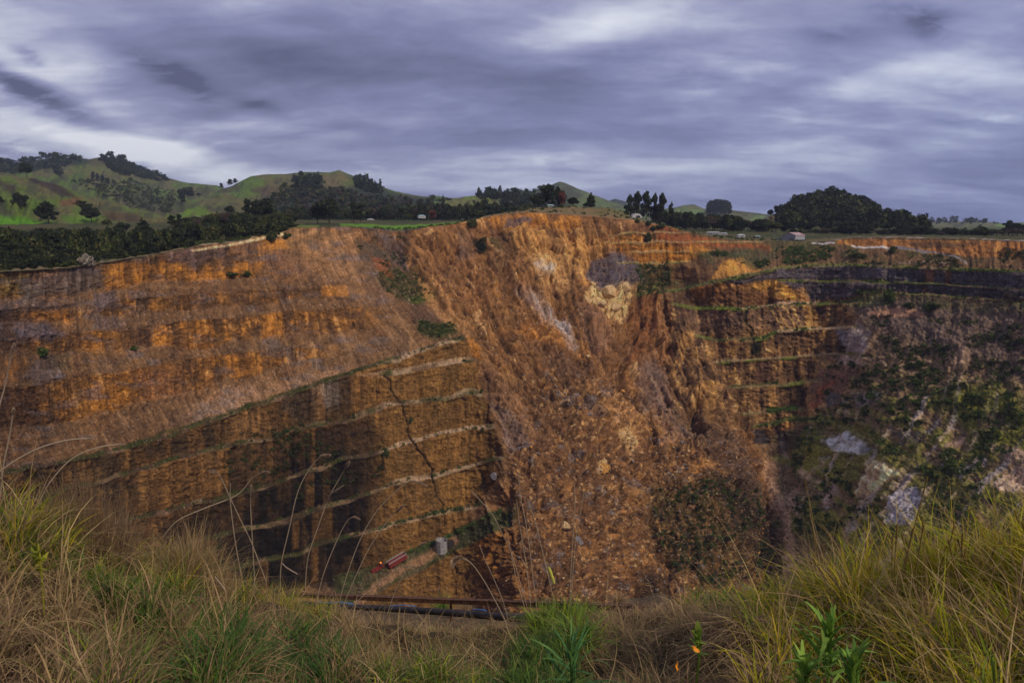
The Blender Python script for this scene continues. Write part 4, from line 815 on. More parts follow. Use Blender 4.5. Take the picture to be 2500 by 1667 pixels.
def rnd(a, b): return a + (b - a) * g0.rand()
def crown_blobs(kind):
    B = []
    if kind == 'cone':
        for i in range(9):
            t = i / 8.; z = .14 + .80 * t; r = .26 * (1 - t) ** .8 + .03
            for q in range(3 if t < .7 else 1): B.append((rnd(-.5, .5) * r, rnd(-.5, .5) * r, z + rnd(-.02, .02), r * rnd(.6, .95), r * rnd(.6, .95), .07 + .03 * (1 - t)))
    elif kind == 'pine':
        for i in range(13):
            t = rnd(0, 1); z = .30 + .60 * t; r = .34 * math.sin(math.pi * min(.95, .25 + .7 * t)) + .04; a = rnd(0, 6.28)
            B.append((math.cos(a) * r * .7, math.sin(a) * r * .7, z, rnd(.10, .18), rnd(.10, .18), rnd(.05, .09)))
        B.append((0, 0, .92, .12, .12, .08)); B.append((0, 0, .6, .16, .16, .2))
    elif kind == 'round':
        for i in range(14):
            a = rnd(0, 6.28); r = rnd(.05, .30); z = rnd(.35, .82); r *= math.sin(math.pi * (z - .1))
            B.append((math.cos(a) * r, math.sin(a) * r, z, rnd(.13, .2), rnd(.13, .2), rnd(.09, .15)))
    elif kind == 'wide':
        for i in range(18):
            a = rnd(0, 6.28); r = rnd(.05, .5); z = rnd(.30, .86) - r * .35
            B.append((math.cos(a) * r, math.sin(a) * r, z, rnd(.13, .24), rnd(.13, .24), rnd(.09, .15)))
    elif kind == 'oval':
        for i in range(12):
            z = rnd(.15, .88); a = rnd(0, 6.28); r = .2 * math.sin(math.pi * z) * rnd(.3, 1)
            B.append((math.cos(a) * r, math.sin(a) * r, z, rnd(.1, .16), rnd(.1, .16), rnd(.1, .16)))
    elif kind == 'bush':
        for i in range(12):
            a = rnd(0, 6.28); r = rnd(.0, .5); z = rnd(.2, .75) - r * .4
            B.append((math.cos(a) * r, math.sin(a) * r, z, rnd(.15, .28), rnd(.15, .28), rnd(.14, .25)))
    return B
PROTO = {}
def proto(kind, pal, n, size, seed, lobes=None):
    B = crown_blobs(kind); V, F, cc = tri_cloud(B, n, size, pal, seed, up=.0 if kind != 'cone' else .0)
    cr = mesh_np('crown', V, F, M_leaf, cc)
    tr = None
    if kind != 'bush':
        parts = [tube_np([(0, 0, -.03), (.005, 0, .2), (-.01, .01, .5), (0, 0, .85)], [.022, .017, .012, .004])]
        for i in range(5):
            a = i * 1.3 + seed; z = .25 + .1 * i; b = B[(i * 3) % len(B)]
            parts.append(tube_np([(0, 0, z), ((b[0]) * .5, (b[1]) * .5, z + (b[2] - z) * .6), (b[0], b[1], b[2])], [.010, .007, .003], 5))
        v, f, _ = merge_np(parts); tr = mesh_np('trunk', v, f, M_bark, None)
    else:
        parts = [tube_np([(0, 0, -.05), (math.cos(a) * .1, math.sin(a) * .1, .25), (math.cos(a) * .3, math.sin(a) * .3, .5)], [.02, .015, .006], 5) for a in (0, 1.6, 3.1, 4.7)]
        v, f, _ = merge_np(parts); tr = mesh_np('stems', v, f, M_bark, None)
    return cr, tr, (V, F, cc)
KINDS = {}
for nm_, kind, pal, n, size in (('cone', 'cone', DK, 1500, .060), ('pine', 'pine', DK, 1500, .055), ('round', 'round', DK, 1600, .055), ('wide', 'wide', DK, 2200, .055), ('oval', 'oval', DK, 1400, .055),
                                ('leafy', 'round', MG, 1500, .06), ('bare', 'round', BR, 900, .045), ('pink', 'round', PK, 900, .06), ('bush', 'bush', MG, 1000, .085), ('gbush', 'bush', BG, 1000, .085), ('pale', 'bush', [(.45, .40, .33), (.38, .33, .26)], 700, .07)):
    KINDS[nm_] = [proto(kind, pal, n, size, 100 + i * 7 + len(KINDS)) for i in range(3)]
tcount = 0
def tree(kind, loc, h, w, label, cat='tree', group=None, name=None, sink=.0):
    """one tree: an Empty at the foot that carries crown and trunk; w = crown width / natural"""
    global tcount; tcount += 1
    cr, tr, _ = KINDS[kind][tcount % 3]
    nat = {'cone': .6, 'pine': .85, 'round': .8, 'wide': 1.25, 'oval': .6, 'leafy': .8, 'bare': .8, 'pink': .8, 'bush': 1.3, 'gbush': 1.3, 'pale': 1.3}[kind]
    r = empty(name or {'cone': 'conifer', 'pine': 'pine_tree', 'bush': 'shrub', 'gbush': 'shrub', 'pale': 'shrub'}.get(kind, 'tree'), loc, g0.rand() * 6.28)
    r.location.z -= sink; r.scale = (w / nat, w / nat, h)
    tag(r, label, cat, group)
    link('crown' if kind not in ('bush', 'gbush', 'pale') else 'foliage', cr, r)
    link('trunk' if kind not in ('bush', 'gbush', 'pale') else 'stem', tr, r)
    return r
def bake(name, kinds, pts, hs, ws, cm=None, nleaf=None, label=None, cat=None, sizeup=1.0):
    """many small crowns as ONE mass object"""
    Vs = []; Fs = []; Cs = []; o = 0; g = np.random.RandomState(len(pts))
    for i, p in enumerate(pts):
        V, F, cc = KINDS[kinds[i % len(kinds)]][g.randint(3)][2]
        n = len(F) if nleaf is None else nleaf
        q = g.choice(len(F), n, replace=False); Vq = V.reshape(-1, 4, 3)[q]; cq = cc.reshape(-1, 4, 3)[q]
        if nleaf: ctr = Vq.mean(1, keepdims=True); Vq = ctr + (Vq - ctr) * sizeup
        a = g.rand() * 6.28; ca, sa = math.cos(a), math.sin(a); X = Vq[..., 0] * ca - Vq[..., 1] * sa; Y = Vq[..., 0] * sa + Vq[..., 1] * ca
        W = np.stack([X * ws[i] + p[0], Y * ws[i] + p[1], Vq[..., 2] * hs[i] + p[2]], -1)
        Vs.append(W.reshape(-1, 3)); Fs.append(np.arange(4 * n).reshape(n, 4) + o); o += 4 * n
        m = 1 if cm is None else cm[i]; Cs.append(cq.reshape(-1, 3) * m)
    me = mesh_np(name, np.vstack(Vs), np.vstack(Fs), M_leaf, np.clip(np.vstack(Cs), 0, 1)); ob = link(name, me)
    return tag(ob, label, cat, None, 'stuff')
def inpoly(x, y, pts):
    c = False; j = len(pts) - 1
    for i in range(len(pts)):
        if (pts[i][1] > y) != (pts[j][1] > y) and x < (pts[j][0] - pts[i][0]) * (y - pts[i][1]) / (pts[j][1] - pts[i][1]) + pts[i][0]: c = not c
        j = i
    return c
def hillscatter(H, poly, n, seed):
    Pn, px, py = H; g = np.random.RandomState(seed); out = []
    p = np.array(poly, float); t = 0
    while len(out) < n and t < n * 30:
        t += 1; x = g.uniform(p[:, 0].min(), p[:, 0].max()); y = g.uniform(p[:, 1].min(), p[:, 1].max())
        if inpoly(x, y, poly):
            i = int(np.argmin(np.abs(px[-1] - x))); c = py[10:, i]; d = np.abs(c - y); j = int(np.argmin(d))
            if d[j] < 8: out.append(Pn[10 + j, i])
    return out
# ---- woods on the hills
def wood(H, poly, n, hm, kinds, seed, label, name='woodland', nleaf=90, up=2.6, cm=1.0):
    pts = hillscatter(H, poly, n, seed); g = np.random.RandomState(seed + 1)
    hs = hm * (.55 + .5 * g.rand(len(pts)) + .9 * (g.rand(len(pts)) > .86)); ws = hs * (.8 + .4 * g.rand(len(pts)))
    pts = [(p[0], p[1], p[2] - .12 * hs[i]) for i, p in enumerate(pts)]
    bake(name, kinds, pts, hs, ws, cm * (.7 + .6 * g.rand(len(pts))), nleaf, label, 'woodland', up)
wood(H_A, [(-350, 366), (-100, 360), (50, 393), (134, 380), (215, 382), (225, 390), (180, 408), (70, 425), (-350, 432)], 520, 17, ['wide', 'round'], 3, 'dark native forest covering the far left ridge top')
wood(H_A, [(262, 380), (283, 382), (318, 392), (344, 406), (402, 428), (430, 440), (400, 444), (340, 434), (290, 425), (272, 405)], 330, 15, ['wide', 'round'], 5, 'dark forest on the right shoulder of the highest left hill')
wood(H_A, [(180, 440), (330, 440), (440, 470), (420, 520), (330, 510), (240, 470)], 420, 8, ['bush', 'wide'], 6, 'scattered dark scrub across the gullied face of the highest left hill', 'hill_scrub', 60, 3)
wood(H_B, [(720, 437), (760, 434), (785, 444), (789, 462), (770, 466), (730, 462)], 130, 20, ['cone'], 7, 'square dark pine plantation below the bare hilltop', 'pine_plantation')
wood(H_B, [(870, 442), (885, 440), (935, 462), (932, 474), (905, 474), (872, 458)], 130, 20, ['cone'], 8, 'slanting dark pine plantation right of the bare hilltop', 'pine_plantation')
wood(H_B, [(640, 500), (700, 480), (820, 470), (880, 478), (1040, 492), (1180, 496), (1330, 500), (1330, 545), (600, 545)], 900, 13, ['wide', 'round', 'bare', 'leafy'], 9, 'mixed dark bush filling the valley below the middle hills')
wood(H_B, [(700, 455), (760, 462), (870, 465), (880, 480), (700, 490), (660, 500)], 260, 9, ['bush', 'round'], 10, 'dark green bush on the slope below the middle hilltop')
wood(H_D, [(1166, 480), (1170, 474), (1225, 476), (1230, 484), (1170, 486)], 60, 17, ['cone'], 11, 'narrow row of dark pines on the green middle ridge', 'pine_plantation')
wood(H_D, [(1225, 472), (1262, 462), (1300, 468), (1360, 490), (1390, 540), (1215, 540)], 330, 14, ['round', 'wide'], 12, 'dark wood on the low ridge behind the knoll')
gd = np.random.RandomState(4); dp_ = []; dh = []; dw = []
for i in range(150):
    u = gd.uniform(-1, 1); r = gd.uniform(2650, 2900); x = 1753 + 29 * u; tp = 489 + 8 * abs(u) ** 3 + gd.uniform(0, 2) + 14 * (abs(u) > .93); ux_, uy_ = col_dir(x); zb2 = -r * float(tandep(x, 524)); zt2 = -r * float(tandep(x, tp)); dp_.append((float(ux_ * r), float(uy_ * r), zb2)); dh.append((zt2 - zb2) * 1.08); dw.append(22)
bake('pine_plantation', ['round', 'oval'], dp_, dh, dw, None, 220, 'dense domed clump of dark pines on a small far hill', 'woodland', 1.6)
wood(H_F, [(2250, 541), (2330, 540), (2440, 546), (2440, 549), (2250, 548)], 60, 18, ['round', 'pine'], 15, 'far shelter trees on the distant right farmland')
wood(H_G, [(1898, 530), (1915, 513), (1944, 498), (1983, 488), (2025, 482), (2082, 495), (2120, 512), (2162, 535), (2240, 549), (2268, 557), (1898, 557)], 2600, 11.5, ['wide', 'round', 'leafy', 'cone', 'pine'], 16, 'dark wooded hill standing right of the white shed', nleaf=100, up=2.1, cm=.95)
# single trees on the hills
def htree(H, kind, x, yt, yb, w, label, group=None):
    p = hillpt(H, x, yb); d = np.linalg.norm(p); tree(kind, p, (yb - yt) * d / FPX * 1.02, w * d / FPX, label, group=group, sink=0)
for (H, k, x, yt, yb, w, lb) in [
    (H_C, 'round', 81, 402, 434, 26, 'lone dark tree on the crest of the near left hill'), (H_C, 'wide', 58, 472, 507, 34, 'dense dark oval tree on the left green slope'), (H_C, 'pine', 122, 504, 550, 44, 'spreading dark tree with a gap in its crown on the left slope'),
    (H_C, 'round', 104, 510, 540, 26, 'lower dark tree leaning on the spreading tree on the left slope'), (H_C, 'round', 226, 505, 547, 38, 'tall dark tree below the red earth slip'), (H_C, 'wide', 210, 491, 512, 38, 'flat topped dark tree beside the red earth slip'),
    (H_C, 'round', 4, 482, 506, 22, 'dark tree cut by the left edge of the photo on the hill'), (H_C, 'leafy', 262, 540, 566, 26, 'round grey green tree at the foot of the left hill'), (H_A, 'wide', 157, 408, 428, 20, 'small dark tree on the far hill below the ridge forest'),
    (H_A, 'oval', 446, 467, 501, 20, 'narrow dark tree standing in front of the valley tree pair'), (H_A, 'round', 465, 455, 489, 32, 'broad dark tree at the back of the valley tree pair'), (H_A, 'round', 490, 472, 481, 12, 'small dark tree just right of the valley tree pair'),
    (H_A, 'oval', 240, 421, 440, 9, 'first conifer of the slanting row on the far hill'), (H_A, 'oval', 250, 428, 446, 9, 'second conifer of the slanting row on the far hill'), (H_A, 'oval', 262, 432, 450, 10, 'third conifer of the slanting row on the far hill'), (H_A, 'oval', 275, 436, 452, 9, 'last conifer of the slanting row on the far hill'),
    (H_B, 'pine', 546, 449, 462, 12, 'small tree alone on the saddle between the hills'), (H_B, 'pine', 568, 440, 456, 16, 'left tree of the pine group on the saddle skyline'), (H_B, 'pine', 580, 438, 450, 18, 'right tree of the pine group on the saddle skyline'),
    (H_B, 'round', 790, 452, 462, 8, 'tiny tree at the corner of the square pine plantation'), (H_E, 'round', 1318, 452, 463, 9, 'left tree of the pair on the shoulder of the pointed hill'), (H_E, 'round', 1327, 450, 460, 9, 'right tree of the pair on the shoulder of the pointed hill'),
    (H_G, 'round', 1877, 510, 530, 15, 'small airy tree left of the wooded hill'), (H_G, 'round', 1895, 503, 527, 17, 'round tree at the left foot of the wooded hill')]:
    htree(H, k, x, yt, yb, w, lb)
# ---- trees on the plateau, foot on the ground and top at the height seen
def ltree(kind, x, yt, r, w, label, group=None, base=None):
    p = land(x, r); top = -r * float(tandep(x, yt)); h = max(top - p.z, 2.0) * 1.12
    return tree(kind, p, h, w * r / FPX * 1.08, label, group=group)
for t in [('cone', 348, 535, 640, 34, 'dark bushy conifer behind the left thicket'), ('round', 295, 539, 620, 30, 'dark round tree left of the bushy conifer'), ('pine', 420, 529, 720, 22, 'open topped pine right of the bushy conifer'), ('pine', 437, 526, 730, 20, 'tallest of the two thin pines behind the left thicket'),
          ('bare', 457, 540, 700, 34, 'brownish broad tree behind the left thicket'), ('pine', 478, 532, 740, 24, 'dark pine before the bright green paddock'), ('cone', 531, 521, 700, 20, 'slim pointed conifer near the middle of the left belt'), ('round', 505, 538, 700, 26, 'low dark tree left of the slim conifer'),
          ('wide', 563, 503, 760, 36, 'large dark tree left of the pair of tall blocky trees'), ('pine', 606, 492, 800, 38, 'tall feathery tree behind the blocky pair'), ('oval', 632, 494, 720, 30, 'left one of the pair of tall blocky dark trees'), ('oval', 655, 491, 720, 38, 'right one of the pair of tall blocky dark trees'),
          ('wide', 706, 519, 690, 40, 'low rounded dark tree by the start of the green bank'), ('round', 804, 480, 690, 54, 'biggest dark tree rising above the pit rim'), ('round', 775, 500, 700, 36, 'brownish dark tree against the left of the biggest tree'), ('pine', 863, 499, 760, 28, 'first of the thin dark trees right of the biggest tree'),
          ('pine', 880, 501, 770, 26, 'second of the thin dark trees right of the biggest tree'), ('leafy', 998, 523, 850, 24, 'small olive tree behind the green bank'), ('pink', 1055, 514, 860, 24, 'bright red tree beside the cottage behind the green bank'), ('leafy', 1168, 512, 800, 34, 'olive round tree at the right end of the green bank'),
          ('cone', 1083, 477, 1300, 14, 'thin tall pine on the green ridge'), ('round', 1182, 485, 1100, 30, 'dark round tree below the row of ridge pines'),
          ('round', 1304, 473, 705, 26, 'dark green shaggy tree at the left end of the knoll'), ('round', 1338, 453, 715, 46, 'large dark tree behind the little knoll hut'), ('wide', 1362, 450, 730, 38, 'tall dark tree crown right of the large knoll tree'), ('pink', 1371, 470, 722, 16, 'reddish leaved tree among the knoll trees'),
          ('round', 1320, 488, 700, 20, 'small dark tree before the large knoll tree'), ('round', 1398, 482, 720, 28, 'brownish rounded tree right of the reddish tree'), ('cone', 1442, 472, 715, 26, 'lone pointed conifer on the knoll'), ('bush', 1370, 496, 700, 14, 'dark shrub by the white marker on the knoll'),
          ('pine', 1537, 484, 800, 30, 'first tall pine of the stand behind the dome tent'), ('pine', 1555, 476, 810, 30, 'second tall pine of the stand behind the dome tent'), ('pine', 1577, 476, 815, 32, 'third and broadest pine of the stand behind the dome tent'), ('pine', 1597, 482, 815, 26, 'fourth pine of the stand behind the dome tent'),
          ('pine', 1615, 480, 805, 28, 'leaning pine at the right end of the stand behind the dome tent'), ('cone', 1637, 494, 820, 20, 'small pointed conifer right of the pine stand'), ('cone', 1790, 530, 820, 30, 'dark cone shaped tree left of the white shed'), ('round', 1745, 522, 860, 34, 'dark tree in the belt below the domed pine clump'),
          ('wide', 2077, 539, 800, 62, 'broad black green tree left of the quarry bank'), ('wide', 2105, 540, 810, 48, 'second broad dark tree joined to the broad black green one'), ('wide', 2208, 540, 830, 54, 'dark spreading tree in front of the wooded hill end'), ('round', 2251, 552, 820, 36, 'low round dark tree right of the spreading one'),
          ('cone', 2395, 551, 820, 34, 'bushy conifer in the far right belt'), ('pine', 2464, 542, 850, 28, 'ragged tall pine near the right edge'), ('round', 2484, 546, 850, 24, 'dark tree beside the ragged pine near the right edge'), ('round', 2500, 548, 860, 24, 'dark tree cut by the right edge of the photo'), ('cone', 1955, 556, 720, 8, 'thin dark conifer right against the white shed')]:
    ltree(*t[:5], t[5])
g1 = np.random.RandomState(77)
def belt(x0, x1, yts, r0, r1, n, w, kinds, label, group, mass=False):
    if mass:
        q = []; hh_ = []; ww = []
        for i in range(n):
            x = x0 + (x1 - x0) * (i + g1.rand()) / n; r = g1.uniform(r0, r1); p = land(x, r); q.append((p.x, p.y, p.z)); hh_.append(max(3, (-r * float(tandep(x, pl(yts, x) + g1.uniform(-5, 6))) - p.z) * 1.12)); ww.append(w * g1.uniform(.7, 1.3) * r / FPX / .95)
        return bake('woodland', kinds, q, hh_, ww, g1.uniform(.7, 1.25, n), 420, label, 'woodland', 1.5)
    for i in range(n):
        x = x0 + (x1 - x0) * (i + g1.rand()) / n; ltree(kinds[g1.randint(len(kinds))], x, pl(yts, x) + g1.uniform(-5, 6), g1.uniform(r0, r1), w * g1.uniform(.7, 1.3), label, group)
belt(-330, 450, [(-350, 556), (0, 558), (100, 560), (200, 558), (450, 560)], 470, 600, 90, 30, ['round', 'wide', 'bush', 'round'], 'thick dark belt of trees below the left green hill', None, True)
belt(440, 720, [(440, 548), (600, 545), (720, 545)], 560, 640, 60, 30, ['round', 'bush', 'wide', 'leafy'], 'dense dark bushes close behind the rim track', None, True)
belt(440, 720, [(440, 538), (560, 520), (720, 525)], 640, 760, 70, 30, ['round', 'bush', 'leafy', 'bare'], 'small dark tree in the belt above the rim track', 'trees above the rim track')
belt(700, 1240, [(700, 508), (870, 512), (1000, 505), (1100, 503), (1240, 500)], 900, 1150, 190, 26, ['round', 'bare', 'leafy', 'wide', 'pine'], 'dim grey green wood behind the bright green bank', None, True)
belt(1240, 1300, [(1240, 505), (1300, 500)], 850, 1000, 10, 24, ['round', 'leafy'], 'dim tree behind the left foot of the knoll', 'trees behind the knoll')
belt(1600, 1900, [(1600, 512), (1700, 525), (1800, 530), (1900, 545)], 800, 950, 62, 28, ['round', 'leafy', 'wide', 'bare'], 'dark tree in the belt between the pine stand and the shed', 'trees between the pine stand and the shed')
belt(1930, 2840, [(1930, 562), (2050, 560), (2300, 560), (2500, 560), (2850, 558)], 790, 900, 90, 26, ['round', 'wide', 'bare', 'leafy', 'cone'], 'dark tree in the long belt behind the orange quarry bank', 'trees behind the quarry bank')
# thicket on the slope left, between the rim track and the belt
pts = []; hs = []; ws = []; cmv = []
for i in range(1500):
    x = g1.uniform(-350, 470); r0 = float(pl(RIMR, x)); d = g1.rand() ** 1.3 * 170 * (1 - .55 * max(0, (x - 100) / 370)) + 7 + (16 if x > 200 else 4)
    p = land(x, r0 + d); hh_ = g1.uniform(2.5, 5.5); pts.append((p.x, p.y, p.z - .4)); hs.append(hh_); ws.append(hh_ * g1.uniform(.9, 1.5)); cmv.append(g1.uniform(.5, 1.05))
bake('thicket', ['bush', 'round', 'wide'], pts, hs, ws, cmv, 260, 'dense dark evergreen thicket on the slope above the left pit rim', 'thicket', 1.6)
pts = []; hs = []; ws = []
for i in range(420):
    x = g1.choice([g1.uniform(440, 700), g1.uniform(1200, 1560), g1.uniform(1560, 1950), g1.uniform(900, 1180)]); r0 = float(pl(RIMR, x)); d = g1.uniform(12, 60)
    p = land(x, r0 + d); hh_ = g1.uniform(.8, 2.6); pts.append((p.x, p.y, p.z - .2)); hs.append(hh_); ws.append(hh_ * g1.uniform(1, 1.7))
bake('roadside_scrub', ['bush', 'gbush'], pts, hs, ws, None, 120, 'low scrub dotted along the top of the pit', 'scrub', 2.0)

# ================================================================== vegetation and stones in the pit
g2 = np.random.RandomState(31)
def pitscatter(poly, n, dens=None):
    out = []; p = np.array(poly, float); t = 0
    while len(out) < n and t < n * 40:
        t += 1; x = g2.uniform(p[:, 0].min(), p[:, 0].max()); y = g2.uniform(p[:, 1].min(), p[:, 1].max())
        if inpoly(x, y, poly) and (dens is None or g2.rand() < dens(x, y)): out.append((x, y))
    return out
cl = lambda x, y: float(sstep(.42, .62, fbm(np.array([x / 38.]), np.array([y / 26.]), oct=3, seed=88))[0])
def scrub(name, poly, n, hpx, kinds, label, cm=1.0, dens=cl, nleaf=70, up=2.2, wk=1.3):
    P_ = []; H_ = []; W_ = []; K_ = []
    for x, y in pitscatter(poly, n, dens):
        q, nn = pitpt(x, y); d = q.length; s = hpx * g2.uniform(.6, 1.4) * d / FPX; P_.append((q.x, q.y, q.z - .15 * s)); H_.append(s); W_.append(s * wk * g2.uniform(.8, 1.3)); K_.append(cm * g2.uniform(.7, 1.25))
    if P_: bake(name, kinds, P_, H_, W_, K_, nleaf, label, 'scrub', up)
PALE = [[(1990, 1040), (2120, 1040), (2140, 1120), (1990, 1110)], [(2080, 1110), (2220, 1110), (2220, 1220), (2080, 1220)], [(2150, 1185), (2280, 1185), (2270, 1290), (2150, 1290)], [(2400, 1110), (2560, 1100), (2560, 1220), (2400, 1220)], [(2300, 1050), (2380, 1050), (2380, 1100), (2300, 1100)]]
HILLV = [(2000, 905), (2120, 865), (2260, 880), (2400, 900), (2620, 960), (2700, 1300), (2400, 1350), (2200, 1330), (2060, 1300), (1940, 1300), (1930, 1100), (1990, 1010)]
scrub('hillside_scrub', HILLV, 1500, 7, ['gbush', 'leafy', 'gbush', 'bush'], 'tangled green scrub over the right hillside of the pit', 1.1, lambda x, y: cl(x, y) * (0 if any(inpoly(x, y, q_) for q_ in PALE) else 1))
scrub('dry_scrub', [(2130, 770), (2600, 800), (2640, 960), (2300, 900), (2160, 860)], 700, 7, ['bare', 'bush'], 'low brown dry scrub on the upper right hillside', 1.2)
scrub('mound_scrub', [(1590, 1200), (1700, 1165), (1850, 1190), (1885, 1300), (1890, 1410), (1760, 1430), (1640, 1390), (1600, 1300)], 520, 7, ['bush', 'gbush', 'leafy'], 'dark green scrub over the mound at the foot of the slide', .9)
scrub('ledge_scrub', [(925, 655), (1005, 650), (1050, 700), (1065, 733), (985, 735), (930, 700)], 110, 5, ['bush', 'gbush'], 'green weeds on the ledge above the ramp corner', 1.1, None)
scrub('ledge_scrub', [(1020, 785), (1110, 790), (1118, 815), (1060, 825), (1020, 808)], 90, 7, ['bush', 'gbush'], 'green weeds where the ramp meets the slide', 1.1, None)
scrub('ledge_scrub', [(1550, 645), (1640, 640), (1645, 690), (1600, 718), (1555, 720)], 170, 5, ['bush', 'gbush'], 'weedy terrace beside the blue grey scree', 1.1, None)
scrub('ledge_scrub', [(1690, 622), (1760, 610), (2010, 600), (2090, 615), (1990, 640), (1840, 655), (1790, 630)], 320, 6, ['bush', 'gbush'], 'low green scrub on the apron below the white shed', 1.25)
scrub('ledge_scrub', [(860, 585), (985, 575), (1000, 650), (930, 650), (885, 625)], 80, 5, ['bush'], 'dark scrub patches high on the slide edge', 1.0)
scrub('ledge_scrub', [(2080, 640), (2500, 600), (2700, 650), (2400, 655), (2100, 645)], 260, 5, ['bush', 'bare'], 'thin scrub along the top of the slate wall', 1.1)
scrub('ledge_scrub', [(560, 1060), (860, 1010), (940, 1080), (930, 1160), (700, 1230), (540, 1200)], 260, 7, ['bush', 'bush'], 'weeds clinging to the dark lower wall', .8)
def along(ln, x0, x1, n, hpx, kinds, label, cm=1.1, off=3):
    P_ = []; H_ = []; W_ = []; K_ = []
    for i in range(n):
        x = g2.uniform(x0, x1)
        if g2.rand() > .25 + vnoise(np.array([x / 30.]), np.array([2.])) [0]: continue
        q, nn = pitpt(x, float(pl(ln, x)) + g2.uniform(0, off * 2)); s = hpx * g2.uniform(.5, 1.4) * q.length / FPX
        P_.append((q.x, q.y, q.z - .1 * s)); H_.append(s); W_.append(s * 1.4); K_.append(cm * g2.uniform(.7, 1.3))
    bake('ledge_weeds', kinds, P_, H_, W_, K_, 60, label, 'weeds', 2.3)
along(E_cr, 271, 1130, 160, 4, ['gbush', 'bush'], 'weeds along the edge of the long ramp'); along(E_toe, 310, 1170, 120, 4.5, ['gbush', 'bush'], 'weeds on the first ledge under the ramp'); along(F_toe, 400, 1200, 110, 4.5, ['gbush', 'bush'], 'weeds on the second ledge under the ramp')
along(G_toe, 500, 1160, 110, 5, ['gbush', 'bush'], 'weeds on the third ledge under the ramp', 1.0); along(H_toe, 800, 1190, 120, 6, ['gbush', 'bush'], 'weeds on the lowest ledge above the haul road', 1.0)
along(R0, 1560, 2840, 420, 4, ['gbush', 'bush'], 'green strip of weeds on the main ledge of the right wall', 1.4); along(R1, 1690, 2100, 160, 4, ['gbush'], 'bright weeds on the second ledge of the right wall', 1.6); along(R1a, 1900, 2840, 200, 3.5, ['gbush'], 'thin weeds on the ledge halfway down the slate wall', 1.4)
along(R1b, 2090, 2840, 160, 4, ['gbush', 'bush'], 'thin weeds on the lower ledge of the slate wall', 1.3); along(R2, 1740, 2000, 100, 4, ['gbush'], 'weeds on the third ledge of the right wall', 1.3); along(R5, 1880, 1950, 60, 7, ['gbush'], 'leafy weeds on the lowest ledge of the right wall', 1.4); along(I_toe, 950, 1230, 220, 6, ['gbush', 'gbush'], 'rank green weeds beside the haul road', 1.3)
along(R6, 1850, 2230, 200, 5, ['gbush', 'bush'], 'weeds along the benched path at the pit bottom', 1.3)
# shrubs one can point at
def pshrub(x, yb, hpx, wpx, kind, label, group=None):
    q, nn = pitpt(x, yb); d = q.length; tree(kind, q, hpx * d / FPX, wpx * d / FPX, label, 'shrub', group, sink=.05 * hpx * d / FPX)
for s in [(1176, 620, 34, 26, 'round', 'dark bush alone high on the slide'), (1152, 553, 26, 28, 'bush', 'dark shrub hanging over the slide rim'), (668, 584, 24, 46, 'bush', 'dark shrub at the rim end of the left track'), (700, 583, 18, 26, 'gbush', 'grey green shrub next to the rim track end'), (565, 673, 12, 40, 'bush', 'low shrub cluster below the orange face'), (604, 674, 14, 34, 'gbush', 'greener shrub beside the low shrub cluster'),
          (1583, 588, 26, 26, 'bush', 'dark shrub on the upper orange terrace'), (1596, 560, 14, 20, 'bush', 'small dark shrub below the dome tent'), (1555, 545, 12, 18, 'bush', 'small shrub left below the dome tent'), (1580, 549, 12, 22, 'bush', 'small shrub right below the dome tent'), (1612, 556, 14, 24, 'bush', 'larger of the dark shrubs below the dome tent'),
          (325, 852, 9, 22, 'gbush', 'green shrub at the foot of a left orange face'), (97, 868, 22, 30, 'gbush', 'green shrub beside the purple grey scree fan'), (2095, 628, 14, 40, 'bush', 'dark low shrub above the right slate wall'), (2180, 616, 18, 24, 'bush', 'shrub below the curve of the grey road'), (2165, 738, 40, 30, 'gbush', 'tall olive shrub left of the hillside slope'),
          (2100, 720, 20, 22, 'bush', 'dark shrub at the end of the right wall ledge'), (2285, 755, 20, 46, 'bush', 'dark shrub clump over the orange shelf'), (2220, 752, 16, 34, 'bush', 'left shrub clump over the orange shelf'), (1133, 882, 8, 12, 'bush', 'small dark shrub on the ramp corner'), (1176, 958, 12, 14, 'bush', 'small dark shrub on the nose of the left wall'), (1178, 1052, 13, 16, 'bush', 'dark shrub where ledge meets debris'),
          (943, 1112, 24, 20, 'bush', 'black shrub on the dark ledge'), (1006, 1030, 16, 16, 'bush', 'shrub growing out of the brown lower wall'), (2460, 740, 30, 26, 'bare', 'bare brown bush near the right edge of the slate wall'), (1895, 934, 8, 20, 'gbush', 'green tuft on the fourth ledge of the right wall')]:
    pshrub(*s)
for i, (x, y) in enumerate(pitscatter([(2080, 890), (2200, 870), (2330, 900), (2520, 960), (2620, 1020), (2560, 1080), (2330, 990), (2200, 1080), (2060, 1000)], 60)):
    pshrub(x, y, g2.uniform(9, 18), g2.uniform(12, 26), ['bush', 'gbush', 'bush'][i % 3], 'round evergreen shrub among the scrub of the right hillside', 'shrubs on the right hillside')
pshrub(210, 648, 30, 40, 'pale', 'pale flowering bush at the edge of the left rim track')

